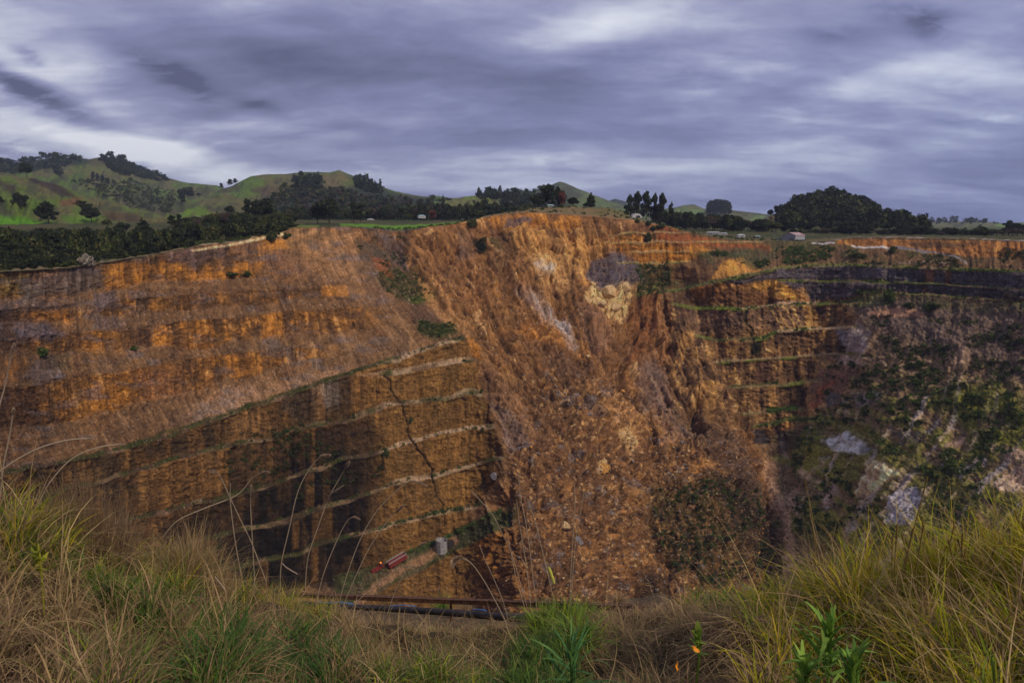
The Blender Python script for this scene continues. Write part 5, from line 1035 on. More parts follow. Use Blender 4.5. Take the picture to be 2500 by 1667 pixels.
# ---- boulders
def boulder_mesh(seed, colr):
    bm = bmesh.new(); bmesh.ops.create_icosphere(bm, subdivisions=4, radius=1)
    V = np.array([v.co for v in bm.verts]); F = np.array([[v.index for v in f.verts] for f in bm.faces]); bm.free()
    g = np.random.RandomState(seed)
    for k in range(16):
        n = g.randn(3); n /= np.linalg.norm(n); c = g.uniform(.5, .85); d = V @ n - c; V = V - np.where(d > 0, d, 0)[:, None] * n * .93
    V = V * (1 + .10 * (fbm(V[:, 0] * 3 + seed, V[:, 1] * 3, V[:, 2] * 3, oct=4, seed=seed)[:, None] - .5))
    V *= np.array([1.2, 1, .85]); n = fbm(V[:, 0] * 2.5 + 9, V[:, 1] * 2.5, V[:, 2] * 2.5, oct=4, seed=seed + 1)
    cc = np.array(colr) * (.6 + .8 * n)[:, None]
    return mesh_np('boulder', V, F, M_rock, np.clip(cc, 0, 1), smooth=False)
import bmesh
BM = {k: [boulder_mesh(i * 3 + j * 11, c) for i in range(3)] for j, (k, c) in enumerate((('grey', (.25, .23, .26)), ('ochre', (.55, .28, .08)), ('cream', (.62, .42, .22)), ('brown', (.24, .13, .065))))}
def boulder(x, y, wpx, kind, label, group=None, flat=1.0):
    q, nn = pitpt(x, y); d = q.length; s = wpx * .5 * d / FPX / 1.1
    o = link('boulder', BM[kind][g2.randint(3)]); o.location = q - nn * s * .12; o.scale = (s, s, s * flat); o.rotation_euler = (g2.uniform(-.3, .3), g2.uniform(-.3, .3), g2.rand() * 6.28)
    tag(o, label, 'boulder', group)
for b in [(1411, 1318, 34, 'grey', 'pale grey boulder alone at the foot of the slide'), (1376, 1282, 30, 'cream', 'slanting pale boulder left above the grey one'), (1475, 1140, 38, 'ochre', 'bright orange boulder in the middle of the debris'), (1620, 1095, 40, 'brown', 'rounded brown boulder near the dark scar'), (1440, 735, 40, 'cream', 'left yellow block under the blue grey scree'),
          (1464, 742, 26, 'cream', 'narrow yellow block between two larger ones'), (1500, 752, 34, 'cream', 'lowest yellow block under the blue grey scree'), (1485, 712, 44, 'cream', 'broad yellow block touching the blue grey scree'), (1520, 700, 36, 'cream', 'right yellow block beside the weedy terrace'), (1450, 695, 22, 'cream', 'topmost yellow block under the blue grey scree'),
          (1530, 955, 22, 'ochre', 'orange boulder at the mouth of the central gully'), (1436, 868, 14, 'cream', 'small cream boulder above the debris'), (1520, 1060, 22, 'cream', 'pale boulder at the head of the debris'), (1555, 1212, 30, 'brown', 'reddish boulder right of the debris centre'), (1407, 965, 18, 'grey', 'grey boulder high in the debris'),
          (1442, 1010, 16, 'grey', 'small grey boulder beside the slide track'), (1300, 1045, 18, 'ochre', 'orange boulder on the left of the debris'), (2005, 992, 16, 'cream', 'white stone at the foot of the right wall'), (1205, 1160, 26, 'grey', 'pale grey slab at the foot of the left nose'), (1690, 1240, 26, 'brown', 'brown boulder by the scrubby mound')]: boulder(*b)
for i, (x, y) in enumerate(pitscatter(DEB[:11] + [(1890, 1450), (1250, 1450), (1245, 1100)], 110)):
    boulder(x, y, g2.uniform(5, 10), ['grey', 'ochre', 'brown', 'cream', 'brown'][i % 5], 'small rough stone among the rubble of the slide', 'stones in the slide rubble')
# ---- rubble too fine to count
def rubble(poly, n, lo, hi, label):
    g = np.random.RandomState(n); Vs = []; Fs = []; Cs = []; o = 0
    base = np.array([(1, 0, 0), (-1, 0, 0), (0, 1, 0), (0, -1, 0), (0, 0, 1), (0, 0, -1)], float); F0 = np.array([(0, 2, 4), (2, 1, 4), (1, 3, 4), (3, 0, 4), (2, 0, 5), (1, 2, 5), (3, 1, 5), (0, 3, 5)])
    pal = np.array([(.28, .15, .07), (.24, .13, .07), (.34, .19, .09), (.24, .21, .22), (.50, .34, .20), (.18, .10, .06), (.42, .20, .06)])
    for x, y in pitscatter(poly, n):
        q, nn = pitpt(x, y); s = (lo + (hi - lo) * g.rand() ** 4) * .5 * q.length / FPX; M = g.randn(3, 3); M, _ = np.linalg.qr(M)
        Vs.append((base * (.6 + .7 * g.rand(6, 1))) @ M.T * s * np.array([1, 1, .8]) + np.array(q)); Fs.append(F0 + o); o += 6; Cs.append(np.repeat(pal[g.randint(7)][None] * g.uniform(.7, 1.2), 6, 0))
    ob = link('rubble', mesh_np('rubble', np.vstack(Vs), np.vstack(Fs), M_rock, np.vstack(Cs))); tag(ob, label, 'rubble', kind='stuff')
rubble(DEB[:10] + [(1890, 1500), (1200, 1500), (1245, 1100)], 9000, 2, 8, 'loose broken rock covering the lower slide')
rubble([(560, 930), (850, 860), (1090, 790), (1080, 835), (850, 903), (614, 985), (440, 1030)], 2200, 1.2, 4, 'small stones scattered on the upper ramp')
rubble([(1460, 625), (1500, 612), (1560, 640), (1570, 690), (1525, 705), (1470, 700), (1440, 665)], 900, 1.5, 5, 'blue grey scree stones below the orange terraces')
rubble([(1150, 700), (1500, 620), (1600, 800), (1500, 930), (1250, 900)], 2600, 1.5, 5, 'stones strewn over the upper slide')

# ================================================================== things made by people
def bxm(bm, x0, x1, y0, y1, z0, z1, bev=0):
    M = Matrix.Translation(((x0 + x1) / 2, (y0 + y1) / 2, (z0 + z1) / 2)) @ Matrix.Diagonal((x1 - x0, y1 - y0, z1 - z0, 1))
    r = bmesh.ops.create_cube(bm, size=1, matrix=M)
    if bev: bmesh.ops.bevel(bm, geom=list({e for v in r['verts'] for e in v.link_edges}), offset=bev, segments=2, affect='EDGES')
def prism(bm, pts, y0, y1):
    """pts in (x,z), extruded in y"""
    a = [bm.verts.new((x, y0, z)) for x, z in pts]; b = [bm.verts.new((x, y1, z)) for x, z in pts]; n = len(pts)
    bm.faces.new(a); bm.faces.new(b[::-1])
    for i in range(n): bm.faces.new((a[i], b[i], b[(i + 1) % n], a[(i + 1) % n]))
def cyl(bm, r, z0, z1, seg=32, c=(0, 0), r2=None, axis='Z'):
    M = Matrix.Translation((c[0], c[1], (z0 + z1) / 2)) if axis == 'Z' else c
    return bmesh.ops.create_cone(bm, cap_ends=True, segments=seg, radius1=r, radius2=r if r2 is None else r2, depth=z1 - z0, matrix=M)
def part(name, bm, m, parent, smooth=False):
    bmesh.ops.recalc_face_normals(bm, faces=bm.faces[:]); me = bpy.data.meshes.new(name); bm.to_mesh(me); bm.free(); me.materials.append(m)
    if smooth:
        for p in me.polygons: p.use_smooth = True
    return link(name, me, parent)
def corr(name, c, sc=8, rough=.5, c2=None):
    """corrugated painted sheet"""
    m = plain_mat(name, c, rough, .0, .15, 1.5, c2); t = m.node_tree; n = t.nodes; l = t.links
    tcn = n.new('ShaderNodeTexCoord'); w = n.new('ShaderNodeTexWave'); w.inputs['Scale'].default_value = sc; l.new(tcn.outputs['Object'], w.inputs[0])
    b = n.new('ShaderNodeBump'); b.inputs['Strength'].default_value = .6; b.inputs['Distance'].default_value = .1; l.new(w.outputs[0], b.inputs['Height']); l.new(b.outputs[0], n['Principled BSDF'].inputs['Normal']); return m
M_wwall = corr('white_sheet', (.52, .53, .56)); M_gwall = corr('grey_sheet', (.36, .37, .42)); M_door = plain_mat('grey_door', (.23, .24, .28), .5)
M_roofr = plain_mat('weathered_roof', (.52, .50, .52), .5, 0, .1, .25, (.42, .10, .08)); M_dark = plain_mat('dark_opening', (.02, .02, .022), .8); M_conc = plain_mat('tank_concrete', (.30, .29, .29), .9, 0, .45, .9)
M_red = plain_mat('red_paint', (.20, .03, .022), .7, 0, .5, 1.2); M_steel = plain_mat('steel', (.35, .34, .36), .5, .6); M_rust = plain_mat('rusty_steel', (.12, .055, .035), .8, .2, .5, 9, (.22, .11, .06)); M_blk = plain_mat('black_plastic', (.028, .025, .025), .6, 0, .5, 6, (.07, .055, .045), .3)
M_blue = plain_mat('blue_plastic', (.08, .28, .62), .4); M_tent = plain_mat('tent_skin', (.55, .56, .60), .5, 0, .1, 1); M_teal = plain_mat('teal_roof', (.33, .48, .52), .5); M_lamp = None
M_glass = plain_mat('window_glass', (.05, .06, .08), .15, 0, .2, 3, None, .6); M_tyre = plain_mat('tyre_rubber', (.02, .02, .022), .9)
def facing(o, p, extra=0): o.rotation_euler = (0, 0, math.atan2(p[1], p[0]) - math.pi / 2 + extra)
# white shed with lean-to
def on_land(x, r): return land(x, r)
p = on_land(1928, 668); p.z = -668 * float(tandep(1925, 594)) + .0
sh = empty('shed', p); facing(sh, p, R(-32)); tag(sh, 'white gabled shed with reddish streaked roof and a lean-to, above the right wall', 'shed')
u = 668 / FPX
bm = bmesh.new(); W2 = 6.5; Dp = 15; H1 = 7.2; H2 = 9.4; prism(bm, [(-W2, 0), (W2, 0), (W2, H1), (0, H2), (-W2, H1)], 0, Dp); part('wall', bm, M_gwall, sh)
rf = bmesh.new(); prism(rf, [(-W2 - .4, H1 - .1), (-W2 - .4, H1 + .15), (0, H2 + .28), (W2 + .4, H1 + .15), (W2 + .4, H1 - .1), (0, H2 + .03)], -.35, Dp + .35); part('roof', rf, M_roofr, sh)
for x0, x1, z1, nm1 in ((1.0, 5.2, 4.9, 'door'), (-5.4, -1.2, 3.4, 'door')):
    b = bmesh.new(); bxm(b, x0, x1, -.12, .0, 0.05, z1); d = part('door', b, M_door if x0 > 0 else M_wwall, sh)
    b = bmesh.new(); bxm(b, x0 - .15, x0 - .002, -.18, 0, .05, z1 + .15); bxm(b, x1 + .002, x1 + .15, -.18, 0, .05, z1 + .15); bxm(b, x0 - .002, x1 + .002, -.18, 0, z1 + .002, z1 + .15); part('frame', b, M_wwall, d)
b = bmesh.new(); prism(b, [(-W2 - 12, 0), (-W2 - .02, 0), (-W2 - .02, 4.6), (-W2 - 12, 2.7)], 1, Dp - 2); part('lean_to', b, M_wwall, sh)
b = bmesh.new(); prism(b, [(-W2 - 13, 2.7), (-W2 - .02, 4.65), (-W2 - .02, 4.85), (-W2 - 13, 2.9)], .5, Dp - 1.5); part('lean_to_roof', b, M_tent, sh)
b = bmesh.new(); bxm(b, W2 + .02, W2 + 5, 3, Dp, 2.9, 3.05); bxm(b, W2 + 4.8, W2 + 5, 3, 3.2, 0, 2.9); bxm(b, W2 + 4.8, W2 + 5, 9, 9.2, 0, 2.9); part('carport', b, M_dark, sh)
def house(x, yb, r, w, hgt, dp, rot, mw, mr, label, name='house', wins=2):
    p = on_land(x, r); zz = -r * float(tandep(x, yb)); p.z = max(p.z - 1, zz) if abs(zz - p.z) < 8 else p.z
    e = empty(name, p); facing(e, p, R(rot)); tag(e, label, 'house' if name == 'house' else 'building')
    b = bmesh.new(); prism(b, [(-w / 2, 0), (w / 2, 0), (w / 2, hgt * .7), (-w / 2, hgt * .7)], 0, dp); part('wall', b, mw, e)
    b = bmesh.new(); bb = [(-w / 2 - .3, -.3), (w / 2 + .3, -.3), (w / 2 + .3, dp + .3), (-w / 2 - .3, dp + .3)]; lo = [b.verts.new((q[0], q[1], hgt * .7 + .003)) for q in bb]; hi = [b.verts.new((-w / 2 + dp * .3, dp / 2, hgt)), b.verts.new((w / 2 - dp * .3, dp / 2, hgt))]
    b.faces.new(lo[::-1]); b.faces.new((lo[0], lo[1], hi[1], hi[0])); b.faces.new((lo[2], lo[3], hi[0], hi[1])); b.faces.new((lo[1], lo[2], hi[1])); b.faces.new((lo[3], lo[0], hi[0])); part('roof', b, mr, e)
    for i in range(wins):
        cx = -w / 2 + w * (i + 1) / (wins + 1); b = bmesh.new(); bxm(b, cx - .6, cx + .6, -.06, -.005, hgt * .3, hgt * .58); part('window', b, M_glass, e)
    return e
house(1742, 573, 700, 13, 2.8, 6, -5, M_wwall, M_wwall, 'long low white building left of the shed', 'farm_building', 4); house(1768, 574, 690, 6, 2.4, 5, -5, M_wwall, M_wwall, 'short white cabin at the end of the long low building', 'farm_building', 1)
house(1813, 580, 700, 6.5, 3.2, 5, 20, M_wwall, M_tent, 'small white hipped house between cabin and shed'); house(1852, 581, 700, 5, 2.2, 4, 0, M_conc, M_teal, 'tiny teal roofed hut left of the shed', 'hut', 1)
house(1031, 533, 880, 9, 4.2, 6, 15, M_wwall, M_teal, 'white cottage with green roof beside the red tree'); house(1344, 508, 700, 7, 3.6, 4, 5, M_conc, M_teal, 'pale blue roofed hut under the large knoll tree', 'hut', 1)
house(862, 497, 1500, 14, 6, 8, 10, M_wwall, M_wwall, 'far white farmhouse on the dark bush slope'); house(906, 521, 1150, 12, 4, 7, 0, M_wwall, M_tent, 'far white farmhouse half hidden in the wood')
# white marker on the knoll
p = on_land(1369, 690); mk = empty('survey_marker', p); mk.location.z = -690 * float(tandep(1369, 519)); facing(mk, p); tag(mk, 'small white stepped marker on the bare knoll', 'marker')
b = bmesh.new(); bxm(b, -2.2, 2.2, -.6, .6, 0, .9, .1); bxm(b, -1.2, 1.0, -.5, .5, .9, 1.7, .1); part('base', b, M_tent, mk); b = bmesh.new(); cyl(b, .28, 1.7, 3.2, 12, (-.1, 0), .16); part('post', b, M_tent, mk)
# dome tent (quonset)
p = on_land(1555, 690); p.z = -690 * float(tandep(1555, 532)) + .1; dt = empty('dome_tent', p); facing(dt, p, R(12)); tag(dt, 'white half round tunnel tent with a dark door on the knoll end', 'tent')
b = bmesh.new(); rd = 4.9; prism(b, [(rd * math.cos(a), rd * .85 * math.sin(a)) for a in np.linspace(0, math.pi, 25)], 0, 11); part('cover', b, M_tent, dt)
b = bmesh.new(); bxm(b, -.9, 2.9, -.1, -.004, .05, 2.0); part('door', b, M_dark, dt)
for k in range(4):
    b = bmesh.new(); y = -.05 + k * 3.6
    for i in range(24):
        a0 = math.pi * i / 24; a1 = math.pi * (i + 1) / 24; v = [b.verts.new((rr_ * math.cos(a), rr_ * .85 * math.sin(a), 0)) for rr_, a in ((rd + .02, a0), (rd + .14, a0), (rd + .14, a1), (rd + .02, a1))]
        for q in v: q.co = (q.co.x, y, q.co.y)
        f = b.faces.new(v); r_ = bmesh.ops.extrude_face_region(b, geom=[f]); bmesh.ops.translate(b, verts=[e for e in r_['geom'] if isinstance(e, bmesh.types.BMVert)], vec=(0, .2, 0))
    part('hoop', b, M_steel, dt)
# lamp post right of the tent
p = on_land(1585, 700); pp = empty('utility_pole', p); tag(pp, 'thin pole standing right of the tunnel tent', 'pole'); hp = -700 * float(tandep(1585, 518)) - p.z
b = bmesh.new(); cyl(b, .12, -.5, hp, 10, (0, 0), .08); part('pole', b, M_wwall, pp); b = bmesh.new(); bxm(b, -.6, .6, -.06, .06, hp - .5, hp - .35); part('cross_arm', b, M_wwall, pp)
# concrete tank by the haul road
def pitobj(x, y): return pitpt(x, y)[0]
q = pitobj(1079, 1345); d = q.length; u = d / FPX; tk = empty('water_tank', q); facing(tk, q); tag(tk, 'round grey concrete tank with broken rim beside the haul road', 'tank')
rt = 13.5 * u; ht = 31 * u
b = bmesh.new(); cyl(b, rt, -.6, ht * .9, 40)
for f in [f for f in b.faces if f.normal.z > .9]:
    r_ = bmesh.ops.inset_individual(b, faces=[f], thickness=rt * .14); bmesh.ops.translate(b, verts=f.verts[:], vec=(0, 0, -ht * .22))
part('shell', b, M_conc, tk, False)
b = bmesh.new()
for i in range(40):
    a = 2 * math.pi * i / 40
    if 12 < i < 33 or i < 4: M = Matrix.Translation((math.cos(a) * rt * .93, math.sin(a) * rt * .93, ht * .93)) @ Matrix.Rotation(a, 4, 'Z') @ Matrix.Diagonal((rt * .12, rt * .15, ht * (.05 + .06 * ((i * 7) % 5) / 5), 1)); bmesh.ops.create_cube(b, size=1, matrix=M)
part('rim', b, M_conc, tk)
b = bmesh.new()
for k in range(9): bxm(b, -.35 * rt - .02, -.35 * rt + .3, -rt * .99, -rt * .93, k * ht * .1, k * ht * .1 + .05)
bxm(b, -.35 * rt - .07, -.35 * rt - .02, -rt * 1.0, -rt * .93, 0, ht * .9); bxm(b, -.35 * rt + .3, -.35 * rt + .35, -rt * 1.0, -rt * .93, 0, ht * .9); part('ladder', b, M_rust, tk)
q2 = pitobj(1100, 1335); tr_ = empty('pump_box', q2); facing(tr_, q2, .3); tag(tr_, 'black machine box behind the concrete tank', 'machine'); b = bmesh.new(); bxm(b, -8 * u, 8 * u, -6 * u, 6 * u, 0, 16 * u, .2); part('housing', b, M_blk, tr_); b = bmesh.new(); cyl(b, 1.2 * u, 16 * u, 21 * u, 10, (2 * u, 0)); part('exhaust', b, M_rust, tr_)
# red open wagon and the small red truck on the lower road
def wagon(x, y, L_, H_, W_, yaw, label):
    q = pitobj(x, y); u = q.length / FPX; L_ *= u; H_ *= u; W_ *= u
    e = empty('wagon', q); e.rotation_euler = (0, R(-14), yaw); e.location.z += .3; tag(e, label, 'wagon')
    b = bmesh.new(); bxm(b, -L_ / 2, L_ / 2, -W_ / 2, W_ / 2, .9, 1.05); bxm(b, -L_ / 2, L_ / 2, -W_ / 2, -W_ / 2 + .12, 1.053, 1 + H_); bxm(b, -L_ / 2, L_ / 2, W_ / 2 - .12, W_ / 2, 1.053, 1 + H_); bxm(b, -L_ / 2, -L_ / 2 + .12, -W_ / 2 + .123, W_ / 2 - .123, 1.053, 1 + H_ - .003); bxm(b, L_ / 2 - .12, L_ / 2, -W_ / 2 + .123, W_ / 2 - .123, 1.053, 1 + H_ - .003); part('body', b, M_red, e)
    b = bmesh.new()
    for s in (-1, 1): bxm(b, -L_ / 2 - .05, L_ / 2 + .05, s * W_ / 2 - .1, s * W_ / 2 + .1, 1.003 + H_, 1.12 + H_); bxm(b, -L_ / 2, L_ / 2, s * W_ / 2 - .06, s * W_ / 2 + .06, 1.7 + H_, 1.8 + H_)
    for k in range(9):
        for s in (-1, 1): bxm(b, -L_ / 2 + L_ * k / 8 - .05, -L_ / 2 + L_ * k / 8 + .05, s * W_ / 2 - .05, s * W_ / 2 + .05, 1.122 + H_, 1.698 + H_)
    part('rail', b, M_tent, e)
    for k in (-.36, -.24, .24, .36):
        for s in (-1, 1):
            b = bmesh.new(); cyl(b, .5, -.15, .15, 20, Matrix.Translation((L_ * k, s * (W_ / 2 - .2), .5)) @ Matrix.Rotation(math.pi / 2, 4, 'X'), axis='M'); part('wheel', b, M_tyre, e)
    return e
wagon(973, 1376, 46, 11, 13, R(38), 'long open red wagon with white rails on the lower road')
q = pitobj(924, 1392); u = q.length / FPX; e = empty('truck', q); e.rotation_euler = (0, R(-14), R(38)); e.location.z += .2; tag(e, 'small red truck with an orange beacon in front of the wagon', 'truck')
b = bmesh.new(); bxm(b, -16 * u, 6 * u, -5 * u, 5 * u, .7, .7 + 6 * u, .15); part('bed', b, M_red, e); b = bmesh.new(); bxm(b, 7 * u, 15 * u, -5 * u, 5 * u, .6, .6 + 11 * u, .3); cb = part('cab', b, M_red, e)
b = bmesh.new(); bxm(b, 8 * u, 14 * u, -5.1 * u, -5.02 * u, .6 + 6 * u, .6 + 10 * u); part('window', b, M_glass, cb)
M_bcn, t_, p_ = mat_new('beacon'); p_.inputs['Base Color'].default_value = (.9, .3, .03, 1); p_.inputs['Emission Color'].default_value = (1, .35, .05, 1); p_.inputs['Emission Strength'].default_value = .8
b = bmesh.new(); cyl(b, 1.6 * u, .6 + 11 * u, .6 + 13.5 * u, 14, (10 * u, 0)); part('beacon', b, M_bcn, e)
for k in (-11, -7, 11):
    for s in (-1, 1): b = bmesh.new(); cyl(b, .5, -.17, .17, 20, Matrix.Translation((k * u, s * 4.6 * u, .45)) @ Matrix.Rotation(math.pi / 2, 4, 'X'), axis='M'); part('wheel', b, M_tyre, e)

# ================================================================== the near bank the photographer stands on
BY = [(-350, 1240), (0, 1330), (200, 1385), (400, 1450), (600, 1500), (760, 1530), (900, 1550), (1100, 1562), (1350, 1556), (1600, 1522), (1750, 1490), (1900, 1490), (2100, 1500), (2300, 1480), (2500, 1455), (2850, 1400)]
BR_ = [(-350, 3.4), (0, 3.5), (400, 3.9), (760, 4.8), (1100, 5.4), (1500, 4.9), (1900, 3.8), (2300, 3.3), (2850, 3.0)]
kc = np.linspace(-2600, 5200, 700); rb = pl(BR_, kc); yb_ = pl(BY, kc)
UX, UY = col_dir(kc); RN = 0.5
zb_ = -rb * tandep(kc, yb_); zn = np.full(kc.shape, -1.12); 
g3 = np.random.RandomState(12)
NS = 150
def near_z(x, s):
    """height on the near bank in column x, s=0 at the feet, s=1 at the brow"""
    x = np.asarray(x, float); s = np.asarray(s, float); zb = np.interp(x, kc, zb_); r = RN + (np.interp(x, kc, rb) - RN) * s
    z = -1.12 + (zb + 1.12) * s ** 1.25
    bump = (fbm(x / 130, r * 2.2, oct=4, seed=19) - .5) * .42 * sstep(0, .25, s) * (1 - sstep(.85, 1.0, s) * .6)
    md = .12 * np.exp(-((x - 1860) / 95.) ** 2 - ((r - 2.75) / .32) ** 2)          # heap of dead grass
    return r, z + bump + md
S = np.linspace(0, 1, NS)[:, None] + 0 * kc[None, :]; XK = kc[None, :] + 0 * S
rk, zk = near_z(XK, S); zk = zk + (fbm(XK / 9, rk * 30, oct=3, seed=2) - .5) * .03
cen = sstep(640, 800, kc) * (1 - sstep(1650, 1800, kc))
rows_r = [rk]; rows_z = [zk]; t_ = np.linspace(0, 1, 60)[1:]
zl = zk[-1]
for t in t_:
    r = rb + (26 - rb) * t; yy = yb_ - 62 * t ** .8; zs = -r * tandep(kc, yy) + (fbm(kc / 25, r * 1.5, oct=3, seed=8) - .5) * .25 * min(1, t * 8)
    zd = zb_ - (r - rb) * .95; rows_r.append(r[None]); rows_z.append((zs * cen + zd * (1 - cen))[None])
for t in np.linspace(0, 1, 12)[1:]:
    r = 26 + 60 * t + 0 * kc; rows_r.append(r[None]); z0 = rows_z[59][0] if False else None; rows_z.append((rows_z[-1][0] - 60 / 11 * 1.25)[None])
KR = np.vstack(rows_r); KZ = np.vstack(rows_z); KP = np.stack([UX * KR, UY * KR, KZ], -1)
kn_ = fbm(KP[..., 0] * 3, KP[..., 1] * 3, oct=4, seed=4)[..., None]
KC = np.array((.10, .07, .045)) * (1 - kn_) + np.array((.035, .028, .018)) * kn_
far = (np.arange(len(KR)) > NS - 1)[:, None, None]; KC = np.where(far, np.array((.13, .09, .05)) * (.5 + 1.0 * kn_), KC)
kme = mesh_np('near_bank', KP.reshape(-1, 3), gridfaces(*KR.shape)[:, ::-1], M_soil, KC.reshape(-1, 3), True); tag(link('near_ground', kme), kind='structure')
def bank(x, s):
    r, z = near_z(x, s); ux, uy = col_dir(x); return np.stack([ux * r, uy * r, z], -1)
def bank_px(x, y):
    """bank point seen at picture position"""
    s = np.linspace(0.1, 1, 300); P_ = bank(np.full(300, float(x)), s); px, py = proj(P_); return P_[int(np.argmin(np.abs(py - y)))]
def shelf(x, r):
    i = float(x); ux, uy = col_dir(i); j = np.interp(i, kc, np.arange(len(kc))); j = int(round(j)); return np.array([ux * r, uy * r, np.interp(r, KR[NS - 1:, j], KZ[NS - 1:, j])])
STRAW = np.array([(.46, .32, .16), (.40, .27, .14), (.54, .39, .21), (.34, .22, .12), (.43, .28, .17)]); PURP = np.array([(.30, .19, .12), (.25, .16, .10), (.36, .24, .15), (.18, .11, .07)])
GREEN = np.array([(.10, .17, .03), (.15, .23, .04), (.08, .13, .03), (.20, .28, .05)]); YEL = np.array([(.56, .48, .022), (.44, .44, .018), (.64, .47, .035), (.30, .37, .015), (.60, .40, .08)]); DGRN = np.array([(.05, .11, .025), (.08, .16, .035), (.06, .13, .03)])
BL = []
def blades(P0, L_, th0, kap, az, w, colr, seg=5, tip=None):
    """P0 (n,3) roots; th0 lean from vertical; kap extra bend along the blade; az heading"""
    n = len(P0); t = np.linspace(0, 1, seg + 1); pts = np.zeros((n, seg + 1, 3)); pts[:, 0] = P0; tw = g3.uniform(-1.1, 1.1, n); kn = g3.rand(n) < .28; ks = g3.randint(1, seg, n); ka = g3.uniform(.6, 1.7, n)
    for i in range(seg):
        th = np.minimum(th0 + kap * ((i + .5) / seg) ** 1.3 + kn * (i >= ks) * ka, 2.4); a = az + tw * (i / seg); d = np.stack([np.sin(th) * np.cos(a), np.sin(th) * np.sin(a), np.cos(th)], -1); pts[:, i + 1] = pts[:, i] + d * (L_ / seg)[:, None]
    sd = az + math.pi / 2 + g3.uniform(-.9, .9, n); side = np.stack([np.cos(sd), np.sin(sd), g3.uniform(-.3, .3, n)], -1)
    wt = np.clip(1 - t ** 2.2, .06, 1) * np.clip(.55 + t * 2, 0, 1); off_ = side[:, None, :] * (w[:, None] * wt[None, :])[..., None] * .5
    V = np.stack([pts - off_, pts + off_], 2).reshape(n, -1, 3); base = np.arange(n)[:, None] * 2 * (seg + 1); F = []
    for i in range(seg): F.append(base + np.array([2 * i, 2 * i + 1, 2 * i + 3, 2 * i + 2])[None])
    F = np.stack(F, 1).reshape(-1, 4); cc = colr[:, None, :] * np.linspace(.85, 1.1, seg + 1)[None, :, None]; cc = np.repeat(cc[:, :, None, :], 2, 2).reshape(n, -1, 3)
    return V.reshape(-1, 3), F, cc.reshape(-1, 3)
def pick(p, n): return p[g3.randint(0, len(p), n)] * g3.uniform(.7, 1.25, (n, 1))
def zone(n, x0, x1, s0, s1, pal, L0, L1, th=(0, .5), kap=(.2, 1.2), w=.004, flt=None, azc=None, azs=3.14, pw=1.0, clump=None):
    x = g3.uniform(x0, x1, n); s = s0 + (s1 - s0) * g3.rand(n) ** pw
    if clump: 
        m = clump; cx = g3.uniform(x0, x1, m); cs = s0 + (s1 - s0) * g3.rand(m); k = g3.randint(0, m, n); rad = g3.rand(n) ** .7; a = g3.uniform(0, 6.28, n)
        x = cx[k] + np.cos(a) * rad * 38; s = np.clip(cs[k] + np.sin(a) * rad * .045, 0.05, 1.0)
    if flt is not None: q = flt(x, s); x = x[q]; s = s[q]
    n = len(x); P0 = bank(x, s); P0[:, 2] -= .01; hv = .45 + 1.1 * fbm(x / 60, s * 14, oct=2, seed=71)
    az = g3.uniform(-math.pi, math.pi, n) if azc is None else azc + g3.uniform(-azs, azs, n)
    return blades(P0, g3.uniform(L0, L1, n) * hv, g3.uniform(*th, n), g3.uniform(*kap, n), az, w * g3.uniform(.5, 1.5, n), pick(pal, n))
nzf = lambda a, b, lo, sd: (lambda x, s: fbm(x / a, s * b, oct=3, seed=sd) > lo)
G = []
# thatch: curled dead stems lying over everything
G.append(zone(26000, -300, 2800, .12, 1.0, PURP * .9, .05, .15, (.9, 1.6), (-.8, 1.2), .0032, nzf(40, 22, .38, 13)))
G.append(zone(14000, -300, 2800, .12, 1.0, STRAW * .8, .06, .2, (.6, 1.5), (-.6, 1.4), .0034))
G.append(zone(7000, -300, 2800, .12, 1.0, STRAW * 1.2, .08, .26, (.6, 1.5), (-.4, 1.4), .0036))
# straw tufts left
G.append(zone(8500, -300, 900, .25, 1.0, STRAW * 1.05, .08, .24, (0, 1.1), (.2, 1.9), .0040, nzf(70, 9, .42, 3), clump=200)); G.append(zone(6000, -300, 800, .4, 1.0, PURP * 1.4, .10, .24, (0, .9), (.1, 1.6), .0034, clump=120))
G.append(zone(1500, 60, 240, .86, .99, PURP * 1.1, .25, .50, (0, .28), (.0, .6), .0024)); G.append(zone(1800, 330, 480, .82, .99, STRAW * .9, .14, .34, (0, .5), (.1, 1.0), .0030))
G.append(zone(420, -250, 520, .6, 1.0, STRAW * 1.25, .22, .45, (0, 1.0), (.3, 1.7), .0044))
# green tufts left and centre
G.append(zone(7000, -300, 800, .25, 1.0, np.vstack([GREEN, YEL[3:4]]), .07, .19, (0, .9), (.3, 1.7), .0052, nzf(120, 7, .5, 8), clump=80)); G.append(zone(4200, 380, 800, .38, .72, DGRN * 1.2, .09, .22, (0, .9), (.4, 1.8), .0062, clump=36)); G.append(zone(3600, -100, 420, .80, 1.0, np.vstack([GREEN, YEL]), .08, .24, (0, .8), (.3, 1.4), .0046, clump=30))
G.append(zone(3000, 120, 460, .45, .8, GREEN * 1.1, .08, .2, (0, .8), (.4, 1.7), .0055, clump=24)); G.append(zone(1400, 480, 760, .86, 1.0, np.vstack([GREEN, YEL]), .06, .2, (0, .7), (.3, 1.4), .004, clump=14))
